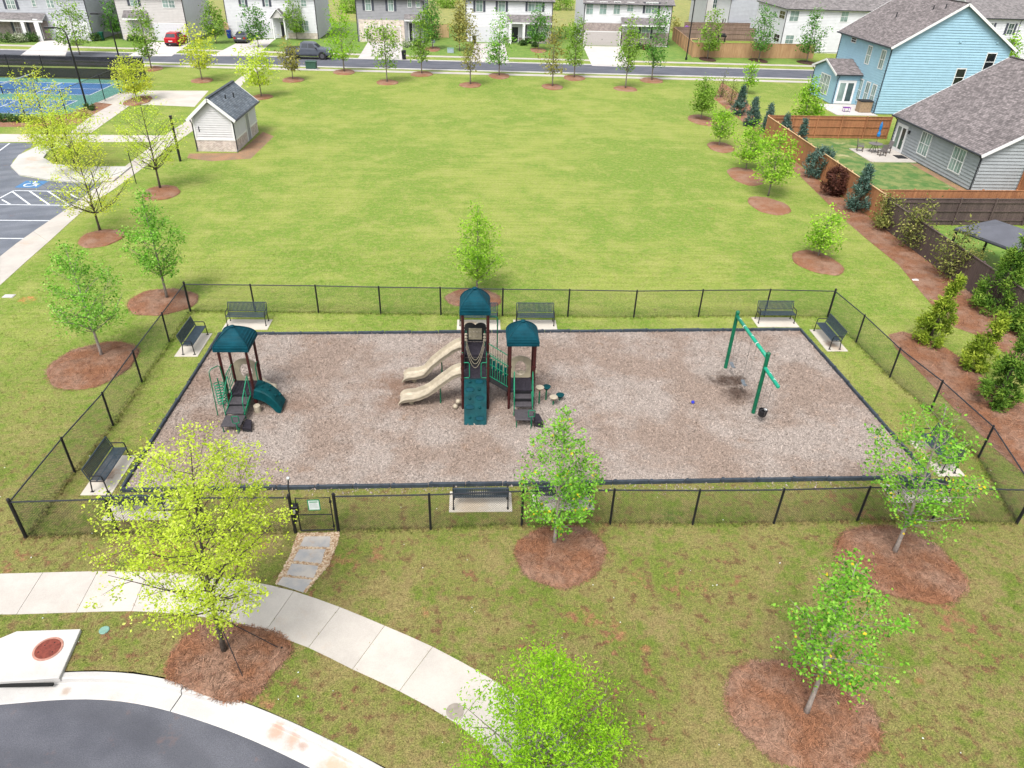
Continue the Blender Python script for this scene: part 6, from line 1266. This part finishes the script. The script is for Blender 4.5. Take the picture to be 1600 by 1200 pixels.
# --- wooden yard fences
def wood_fence(label, P, h, mat, rails=0, pm=None, cap=True):
    """rails: +1 rails on the left of travel, -1 right, 0 none"""
    t = thing('wooden_fence', label, 'fence', (*P[0], 0)); o = np.array(P[0]); rr = random.Random(hash(label) % 999 if False else len(label))
    for i in range(len(P)-1):
        a, b = np.array(P[i])-o, np.array(P[i+1])-o; L = np.linalg.norm(b-a); d = (b-a)/L; n_ = np.array([-d[1], d[0]]); nb = max(1, round(L/2.4))
        for k in range(nb+1):
            q = a+d*(L*k/nb)+n_*(.06 if rails >= 0 else -.06)
            if k == nb and i < len(P)-2: continue
            MB().box(-.05, -.05, 0, .05, .05, h+.06).add([(-.055,-.055,h+.06),(.055,-.055,h+.06),(.055,.055,h+.06),(-.055,.055,h+.06),(0,0,h+.12)], [(0,1,4),(1,2,4),(2,3,4),(3,0,4)]).build('post', MAT[pm or mat], t, loc=(*q, 0))
        for k in range(nb):
            s0, s1 = L*k/nb, L*(k+1)/nb; m = int(round((s1-s0)/.145)); mb = MB()
            for j in range(m):
                u0, u1 = s0+(s1-s0)*j/m+.004, s0+(s1-s0)*(j+1)/m-.004; e = rr.uniform(-.005, .005); A, B = a+d*u0-n_*(.009+e), a+d*u1-n_*(.009+e); C_, D = a+d*u1+n_*(.009-e), a+d*u0+n_*(.009-e); hh = h+rr.uniform(-.012, .012)
                mb.prism([tuple(A), tuple(B), tuple(C_), tuple(D)], .03, hh)
            mb.build('board_panel', MAT[mat], t, fix=False)
            if rails:
                for z in (.35, h*.55, h-.2): A, B = a+d*s0+n_*rails*.045, a+d*s1+n_*rails*.045; MB().bar((*A, z), (*B, z), .04, .085).build('rail', MAT[mat], t)
        if cap: MB().bar((*a, h+.02), (*b, h+.02), .09, .035).build('cap_rail', MAT[pm or mat], t)
wood_fence('orange wooden fence running beside the junipers', [(39.35, 49.2), (39.3, 27.5)], 1.85, 'wood_orange', 0, 'wood_pale')
wood_fence('orange wooden fence between the blue and grey houses', [(39.45, 49.2), (50.8, 49.4)], 1.9, 'wood_orange', -1)
wood_fence('dark brown wooden fence running beside the magnolias', [(39.25, 26.9), (39.3, 9.5)], 1.72, 'wood_dark', 0)
wood_fence('dark brown wooden fence crossing behind the canopy', [(39.4, 27.0), (56, 27.4)], 1.72, 'wood_dark', -1)
wood_fence('thin orange wooden fence behind the dark crossing fence', [(39.6, 28.6), (56, 29.0)], 1.75, 'wood_orange', 0)
wood_fence('orange wooden fence at the near end of the grey house', [(53.0, 29.2), (53.0, 33.9)], 2.1, 'wood_orange', 0)
fy = G(1072, 91)
wood_fence('long tan wooden fence along the far street', [(44.8, 95.4), (63.2, 96.8)], 1.95, 'wood_tan', 0)
wood_fence('tan wooden fence side leading back from the street lamp', [(44.8, 95.6), (46.2, 114.)], 1.9, 'wood_tan', 0)
wood_fence('brown wooden fence at the back of the swing yard', [(46.4, 114.2), (61.5, 115.)], 1.95, 'wood_weather', -1)
wood_fence('weathered wooden fence furthest back behind the pink playhouse', [(50, 122.), (62, 123.)], 1.9, 'wood_weather', -1)
wood_fence('orange wooden fence between the red car house and the sedan house', [(-25.6, 108.), (-23.8, 104.2)], 1.9, 'wood_pale', 0)
wood_fence('pale wooden gate fence right of the grey and tan house', [(6.0, 110.), (9.0, 110.2)], 1.9, 'wood_pale', 0)
# --- backyard things
t_ = thing('patio_table', 'round grey patio table on the grey house patio', 'table', (47.3, 44.5, .05)); MB().lathe([(.0, .70), (.55, .70), (.57, .72), (.57, .745), (0, .75)], 20).build('table_top', MAT['wicker'], t_)
for k in range(4): a = R(45+90*k); MB().tube([(.12*math.cos(a), .12*math.sin(a), .7), (.42*math.cos(a), .42*math.sin(a), 0)], .03, 6).build('leg', MAT['patiowood'], t_)
t_ = thing('patio_umbrella', 'closed blue patio umbrella standing over the round table', 'umbrella', (47.3, 44.5, .8)); MB().tube([(0, 0, -.05), (0, 0, 1.75)], .02, 8).build('pole', MAT['patiowood'], t_); MB().lathe([(.04, .55), (.13, .6), (.15, .8), (.07, 1.0), (.10, 1.15), (.12, 1.4), (.07, 1.65), (.02, 1.78)], 10).build('closed_canopy', MAT['umbrella'], t_)
def chair(label, x, y, rz):
    t = thing('patio_chair', label, 'chair', (x, y, .05), rz, 'chairs round the patio table')
    MB().box(-.26, -.26, .38, .26, .24, .42).build('seat', MAT['wicker'], t)
    mb = MB()
    for k in range(5): mb.bar((-.2+.1*k, .24, .42), (-.22+.11*k, .36, 1.0), .085, .02, up=(0, 1, 0))
    mb.build('backrest', MAT['wicker'], t)
    for sx in (-.24, .24):
        for sy in (-.22, .22): MB().bar((sx, sy, 0), (sx, sy, .4), .05).build('leg', MAT['patiowood'], t)
        MB().box(sx-.04, -.26, .56, sx+.04, .26, .59).build('armrest', MAT['wicker'], t)
chair('slatted grey chair left of the patio table', 46.25, 44.9, R(70)); chair('slatted grey chair in front of the patio table', 47.5, 43.5, R(180)); chair('slatted grey chair right of the patio table', 48.3, 44.4, R(-80))
t_ = thing('door_mat', 'dark door mat on the patio before the glass doors', 'mat', (49.0, 43.2, .05)); MB().box(-.4, -.5, 0, .4, .5, .02).build('pile', MAT['blackmatte'], t_); MB().box(-.43, -.53, 0, .43, .53, .012).build('edging', MAT['binblack'], t_)
cx, cy = 42.2, 19.9; t_ = thing('canopy', 'dark grey hip-roofed canopy behind the brown fence', 'canopy', (cx, cy, 0), R(24)); q = 1.75
mb = MB(); mb.add([(-q, -q, 2.15), (q, -q, 2.15), (q, q, 2.15), (-q, q, 2.15), (0, 0, 2.7), (-q, -q, 2.03), (q, -q, 2.03), (q, q, 2.03), (-q, q, 2.03)], [(0,1,4),(1,2,4),(2,3,4),(3,0,4),(5,6,1,0),(6,7,2,1),(7,8,3,2),(8,5,0,3)]); mb.build('roof', MAT['canopy'], t_)
MB().tube([(-q, -q, 2.03), (q, -q, 2.03), (q, q, 2.03), (-q, q, 2.03), (-q, -q, 2.03)], .05, 6).build('roof_edge', MAT['gutterblack'], t_)
for a in (-1, 1):
    for b in (-1, 1): MB().box(a*q*.95-.05, b*q*.95-.05, 0, a*q*.95+.05, b*q*.95+.05, 2.05).build('post', MAT['black'], t_)
t_ = thing('lounge_seat', 'low dark garden seat behind the brown fence at the right edge', 'seat', (42.6, 15.0, 0), R(20)); MB().box(-.5, -.35, .3, .5, .35, .42).build('cushion', MAT['bluegrey'], t_, bevel=.03); MB().box(-.55, .33, .3, .55, .42, .8).build('backrest', MAT['black'], t_)
for a in (-.5, .5):
    for b in (-.33, .33): MB().box(a-.03, b-.03, 0, a+.03, b+.03, .55).build('leg', MAT['black'], t_)
def binobj(label, c, mat, h=1.05, rz=0, group=None):
    t = thing('wheeled_bin', label, 'bin', (*c, 0), rz, group); w0, w1 = .22, .29
    MB().add([(-w0,-w0,.06),(w0,-w0,.06),(w0,w0,.06),(-w0,w0,.06),(-w1,-w1-.03,h-.08),(w1,-w1-.03,h-.08),(w1,w1,h-.08),(-w1,w1,h-.08)], [(3,2,1,0),(4,5,6,7),(0,1,5,4),(1,2,6,5),(2,3,7,6),(3,0,4,7)]).build('body', MAT[mat], t)
    MB().add([(-w1-.02,-w1-.06,h-.08),(w1+.02,-w1-.06,h-.08),(w1+.02,w1+.03,h-.08),(-w1-.02,w1+.03,h-.08),(-w1*.7,-w1*.7,h),(w1*.7,-w1*.7,h),(w1*.7,w1*.8,h),(-w1*.7,w1*.8,h)], [(3,2,1,0),(4,5,6,7),(0,1,5,4),(1,2,6,5),(2,3,7,6),(3,0,4,7)]).build('lid', MAT[mat], t)
    MB().tube([(-.2, w1+.03, h-.1), (-.2, w1+.1, h-.06), (.2, w1+.1, h-.06), (.2, w1+.03, h-.1)], .015, 6).build('handle', MAT[mat], t)
    for s_ in (-.22, .22): MB().tube([(s_-.03, .22, .11), (s_+.03, .22, .11)], .11, 10).build('wheel', MAT['tyre'], t)
binobj('dark green wheeled bin beside the left grey house wall', G(160, 63.5), 'bingreen', 1.15); binobj('blue wheeled bin standing behind the dark sedan', G(359, 60), 'binblue', 1.15); binobj('black wheeled bin at the kerb of the tan garage driveway', G(631.5, 93.5), 'binblack', 1.2); binobj('black wheeled bin beside the white garage door', G(741, 68), 'binblack', 1.1)
t_ = thing('storage_bin', 'brown lattice storage bin on the blue house patio', 'storage bin', (54.0, 60.6, .06)); MB().box(-.75, -.5, 0, .5, .5, 1.05).build('body', MAT['binbeige'], t_, bevel=.04); MB().box(-.8, -.55, 1.05, .55, .55, 1.15).build('lid', MAT['blackmatte'], t_, bevel=.03)
for k in range(5): MB().box(-.7+.25*k, -.52, .08, -.66+.25*k, -.5, 1.0).build('rib', MAT['binbeige'], t_)
t_ = thing('side_table', 'small purple garden table on the blue house patio', 'table', (52.0, 60.4, .06)); MB().box(-.35, -.25, .4, .35, .25, .45).build('table_top', MAT['purple'], t_)
for a in (-.3, .3):
    for b in (-.2, .2): MB().tube([(a, b, 0), (a, b, .4)], .025, 6).build('leg', MAT['purple'], t_)
t_ = thing('grill', 'black barbecue grill in the far fenced yard', 'grill', (PY(1132, 38, 113)[0], 113.2, 0)); MB().box(-.7, -.3, .75, .7, .3, 1.0).build('firebox', MAT['black'], t_); MB().tube([(-.45, 0, 1.0), (.45, 0, 1.0)], .3, 10).build('lid', MAT['black'], t_)
for a in (-.55, .55): MB().box(a-.04, -.25, 0, a+.04, .25, .75).build('leg', MAT['black'], t_)
t_ = thing('playhouse', 'small pink toy house behind the yard fence', 'playhouse', (PY(1075, 36, 117)[0], 117., 0)); MB().box(-.7, -.6, 0, .7, .6, 1.2).build('wall', MAT['pink'], t_); MB().ext([(-.85, -.75, 1.2), (.85, -.75, 1.2), (0, -.75, 1.9)], (0, 1.5, 0)).build('roof', MAT['purple'], t_); MB().box(-.25, -.64, 0, .25, -.6, .9).build('door', MAT['white'], t_)
sx, sy = PY(1086, 62, 102)[0], 102.; t_ = thing('toy_swing_frame', 'pale wooden toy swing frame in the fenced yard', 'swing frame', (sx, sy, 0))
for a in (-.8, .8):
    for b in (-.6, .6): MB().tube([(a, b, 0), (a*.7, 0, 1.7)], .05, 6).build('leg', MAT['wood_pale'], t_)
MB().tube([(-.75, 0, 1.7), (.75, 0, 1.7)], .05, 6).build('beam', MAT['wood_pale'], t_); MB().box(-.25, -.15, .5, .25, .15, .56).build('seat', MAT['white'], t_)
t_ = thing('yard_sign', 'small pale sign on the dark tree mulch bed', 'sign', (*G(677, 73), 0)); MB().box(-.3, -.02, .5, .3, .02, .95).build('panel', MAT['bluegrey'], t_); MB().box(-.03, -.015, 0, .03, .015, .5).build('stake', MAT['white'], t_)
# --- vehicles: lofted bodies, length along +x
def vehicle(name, label, loc, rz, S, mat, wheels, wr, side_win, L, tail, front, extra=None, cat='car'):
    t = thing(name, label, cat, loc, rz); ringn = 10; vs = []
    for (x, w_, zb, zs, zr, wt) in S:
        vs += [(x, -w_*.94, zb), (x, -w_, zb+.18), (x, -w_, zs-.12), (x, -w_*.97, zs), (x, -wt, zr), (x, wt, zr), (x, w_*.97, zs), (x, w_, zs-.12), (x, w_, zb+.18), (x, w_*.94, zb)]
    n = len(S); fs = [(i*ringn+j, i*ringn+(j+1) % ringn, (i+1)*ringn+(j+1) % ringn, (i+1)*ringn+j) for i in range(n-1) for j in range(ringn)]+[tuple(range(ringn)), tuple((n-1)*ringn+j for j in range(ringn))]
    body = MB().add(vs, fs).build('body', MAT[mat], t, smooth=False)
    def at(x):
        X = [s[0] for s in S]; return [float(np.interp(x, X, [s[k] for s in S])) for k in range(1, 6)]
    for sgn in (-1, 1):
        for xs in side_win:
            P = []
            for x, f_ in xs: w_, zb, zs, zr, wt = at(x); P.append(Vector((x, sgn*((w_*.97)*(1-f_)+wt*f_+.012), zs*(1-f_)+zr*f_)))
            MB().ext(P, (0, sgn*.012, 0)).build('side_window', MAT['carglass'], body)
        for xw in wheels:
            w_ = at(xw)[0]; tw = MB().tube([(xw, sgn*(w_-.20), wr), (xw, sgn*(w_+.02), wr)], wr, 20).build('wheel', MAT['tyre'], t)
            MB().tube([(xw, sgn*(w_+.0), wr), (xw, sgn*(w_+.03), wr)], wr*.62, 12).build('rim', MAT['rim'], tw)
            MB().tube([(xw, sgn*(w_-.16), wr+.02), (xw, sgn*(w_+.006), wr+.02)], wr*1.16, 20).build('wheel_arch', MAT['blackmatte'], t)
        w_, zb, zs, zr, wt = at(front[0]); MB().box(front[0]-.1, sgn*w_*.85-.14, zs-.28, L+.0, sgn*w_*.85+.10, zs-.12).build('headlight', MAT['lamp'], t)
        w_, zb, zs, zr, wt = at(tail); MB().box(-.015, sgn*w_*.80-.16, zs-.30, .12, sgn*w_*.80+.14, zs-.08).build('tail_light', MAT['taillight'], t)
        xm = side_win[0][-1][0] if False else front[1]; w_, zb, zs, zr, wt = at(xm); MB().box(xm-.08, sgn*(w_+.02), zs+.0, xm+.08, sgn*(w_+.22), zs+.16).build('mirror', MAT[mat] if name != 'pickup_truck' else MAT['blackmatte'], t)
    for (x0, x1, nm) in ((front[2], front[3], 'windshield'), (front[4], front[5], 'rear_window')):
        a, b = at(x0), at(x1); f0, f1 = .0, 1.0
        MB().ext([(x0, -a[4]*.94, a[3]+.012), (x0, a[4]*.94, a[3]+.012), (x1, b[4]*.92, b[3]+.006), (x1, -b[4]*.92, b[3]+.006)], (0, 0, .012)).build(nm, MAT['carglass'], body)
    MB().box(-.03, -.26, .62, -.0, .26, .76).build('number_plate', MAT['plate'], t); MB().box(-.08, -.8, .30, .05, .8, .50).build('rear_bumper', MAT['blackmatte'], t); MB().box(L-.05, -.8, .28, L+.06, .8, .48).build('front_bumper', MAT['blackmatte'], t)
    return t
SUV = [(0,.80,.35,.95,1.00,.74),(.12,.88,.28,1.02,1.12,.72),(.55,.92,.25,1.04,1.56,.62),(1.0,.93,.24,1.04,1.64,.64),(2.3,.93,.24,1.02,1.65,.65),(2.75,.93,.24,1.0,1.55,.62),(3.55,.92,.24,.98,1.04,.74),(4.3,.88,.26,.90,.94,.70),(4.55,.78,.34,.74,.80,.60)]
vehicle('parked_suv', 'red sport utility car parked on a driveway, rear to the street', (*G(268, 73), .0), R(90), SUV, 'carred', (.9, 3.65), .34, [[(.75,.12),(1.75,.12),(1.75,.86),(1.0,.86)],[(1.85,.12),(3.0,.12),(2.4,.86),(1.85,.86)]], 4.55, .05, (4.4,3.0,3.5,2.75,.14,.53))
SED = [(0,.80,.36,.90,.95,.72),(.1,.87,.30,.96,1.01,.72),(.7,.90,.24,.98,1.04,.70),(1.35,.91,.22,.98,1.40,.58),(2.0,.91,.22,.97,1.45,.60),(2.6,.91,.22,.96,1.42,.60),(3.45,.91,.22,.95,1.0,.72),(4.4,.88,.24,.86,.90,.70),(4.75,.76,.32,.70,.76,.58)]
vehicle('parked_sedan', 'dark grey sedan parked on a driveway before the white house', (*G(375, 68.5), .0), R(90), SED, 'cargrey', (.95, 3.8), .33, [[(1.15,.1),(1.95,.1),(1.95,.84),(1.45,.84)],[(2.03,.1),(3.1,.1),(2.5,.84),(2.03,.84)]], 4.75, .05, (4.6,3.05,3.4,2.65,.72,1.33))
TRK = [(0,.93,.55,1.22,1.24,.90),(.06,.97,.50,1.28,1.30,.93),(1.95,.98,.46,1.30,1.31,.94),(2.0,.98,.46,1.32,1.90,.74),(2.2,.98,.46,1.32,1.98,.76),(3.4,.98,.46,1.32,1.99,.76),(3.75,.98,.46,1.32,1.88,.74),(4.35,.98,.46,1.30,1.36,.84),(5.4,.97,.48,1.22,1.28,.84),(5.75,.90,.55,1.08,1.16,.78)]
tk = vehicle('pickup_truck', 'grey crew cab pickup truck parked at the far kerb', (-11.4, 87.1, .016), R(-1), TRK, 'truckgrey', (1.0, 4.75), .44, [[(2.15,.1),(2.95,.1),(2.95,.85),(2.25,.85)],[(3.05,.1),(4.1,.1),(3.62,.85),(3.05,.85)]], 5.75, .05, (5.55,4.05,4.3,3.78,2.02,2.18), cat='pickup truck')
MB().box(.12, -.80, 1.30, 1.88, .80, 1.34).build('bed_cover', MAT['blackmatte'], tk); MB().box(5.68, -.55, .72, 5.80, .55, 1.06).build('grille', MAT['black'], tk); MB().box(1.6, -1.06, .42, 4.1, -.96, .50).build('running_board', MAT['black'], tk)
# --- foundation shrubs of the far houses
for i, (px, h, cw, lf, lab) in enumerate([((12,66),1.0,2.2,'bush','shrub left of the far left window'),((32,66),.9,2.0,'flower','flowering shrub below the far left window'),((50,65),1.0,1.8,'bush','shrub at the far left porch column'),((208,64),.7,1.3,'bush','shrub before the red car house porch'),((220,66),.6,1.2,'bush','rounded shrub left of the red car driveway'),
        ((637,74),.8,1.6,'flower','flowering shrub right of the tan garage'),((650,72),.7,1.4,'bush','shrub below the grey house porch'),((817,71),.7,1.2,'bush','leftmost round shrub before the white house porch'),((824,68),.6,1.0,'bush','second round shrub before the white house porch'),((836,73),.5,.9,'bush','third round shrub before the white house porch'),((999,76),.7,1.0,'bush','shrub under the brick house porch window'),((1011,78),.7,1.2,'deadshrub','reddish shrub at the brick house porch'),((1052,48),2.2,2.6,'farbronze','tall brownish bush behind the tan fence side'),((883,60),1.5,3.0,'farleaf','loose bush in the gap between the two white houses'),((150,64),.9,1.6,'bush','shrub beside the green bin')]): bush(lab, G(*px), h, cw, lf, 300+i, sz=.22)
for i, (px, cw, lab) in enumerate([((548,20),5.,'rough bush behind the tall green tree'),((700,12),5.,'bush behind the gap right of the grey house'),((875,15),6.,'bush at the back between the white houses')]): bush(lab, G(*px), 2.6, cw, 'farleaf', 330+i, 50, 26, sz=.35)
# --- tree guy straps beside the big tree
for i, (a, b, lab) in enumerate([((352,1012),(441,1016),'thin black guy strap staked right of the big yellow-green tree'),((352,1010),(383,1066),'thin black guy strap staked below the big yellow-green tree')]):
    A, B = G(*a), G(*b); t_ = thing('guy_strap', lab, 'guy strap', (*B, 0)); MB().tube([(0, 0, .03), (A[0]-B[0], A[1]-B[1], 1.25)], .012, 5).build('strap', MAT['black'], t_); MB().box(-.02, -.02, 0, .02, .02, .12).build('stake', MAT['black'], t_)
mb = MB(); rr = random.Random(9)
for k in range(70):
    x, y = G(rr.uniform(-20, 1600), rr.uniform(690, 1190)); s_ = rr.uniform(.008, .02); a = rr.uniform(0, 3)
    if any(inpoly(np.array([[x, y]]), q)[0] for q in [PC, hole, inl]+walk_polys+RINGS): continue
    mb.bar((x-math.cos(a)*s_, y-math.sin(a)*s_, .05), (x+math.cos(a)*s_, y+math.sin(a)*s_, .055), s_*1.2, .012)
tag(mb.build('clover_heads', MAT['signwhite']), 'tiny white clover heads and paper scraps in the grass', kind='stuff')
# ================================================================ GRASS BLADES (near lawn)
rg = np.random.default_rng(77); N = 150000
P = np.c_[rg.uniform(-14, 44, N), rg.uniform(-12.5, 22, N)]
# thin out with distance
dd = np.hypot(P[:, 0]-CAM[0], P[:, 1]-CAM[1]); P = P[rg.uniform(0, 1, len(P)) < np.clip(1.25-dd/42, .22, 1)]
keep = ~(inpoly(P, PC) | inpoly(P, hole) | inpoly(P, bed) | inpoly(P, inl) | inpoly(P, BED) | inpoly(P, lower_bed)) & (P[:, 0] < 39.2)
for q in pads+walk_polys+RINGS: keep &= ~inpoly(P, q)
for q in [[G(*c) for c in mw]+[G(*c) for c in mw2[::-1]], gp(park)]: keep &= ~inpoly(P, q)
P = P[keep]; FB = []
for px in (front_px, front2, right_px, back_px, left_px):
    Q = [np.array(G(*q)) for q in px]
    for a, b in zip(Q[:-1], Q[1:]):
        m_ = int(np.linalg.norm(b-a)*80); FB.append(a+(b-a)*rg.uniform(0, 1, (m_, 1))+rg.normal(0, .07, (m_, 2)))
FB = np.concatenate(FB); nf = len(FB); P = np.concatenate([P, FB]); n = len(P); K = 3
h = rg.uniform(.022, .055, (n, K)); h[-nf:] *= 1.8; az_ = rg.uniform(0, 2*np.pi, (n, K)); le = rg.uniform(.01, .05, (n, K)); w_ = rg.uniform(.006, .013, (n, K))
ox = P[:, None, 0]+rg.normal(0, .025, (n, K)); oy = P[:, None, 1]+rg.normal(0, .025, (n, K))
cx, sx_ = np.cos(az_), np.sin(az_)
v = np.stack([np.stack([ox-sx_*w_, oy+cx*w_, np.zeros_like(ox)], -1), np.stack([ox+sx_*w_, oy-cx*w_, np.zeros_like(ox)], -1), np.stack([ox+cx*le, oy+sx_*le, h], -1)], 2).reshape(-1, 3)
m3 = v.shape[0]//3; me = bpy.data.meshes.new('grass'); me.vertices.add(len(v)); me.vertices.foreach_set('co', v.astype(np.float32).ravel()); me.loops.add(3*m3); me.loops.foreach_set('vertex_index', np.arange(3*m3, dtype=np.int32)); me.polygons.add(m3); me.polygons.foreach_set('loop_start', np.arange(0, 3*m3, 3, dtype=np.int32)); me.polygons.foreach_set('loop_total', np.full(m3, 3, dtype=np.int32)); me.update(calc_edges=True)
me.attributes.new('rnd', 'FLOAT', 'FACE').data.foreach_set('value', np.r_[rg.uniform(0, 1, m3-nf*K), rg.uniform(-.1, .8, nf*K)].astype(np.float32))
tag(link('grass', me, MAT['tuft']), 'short patchy grass around the playground', kind='stuff')
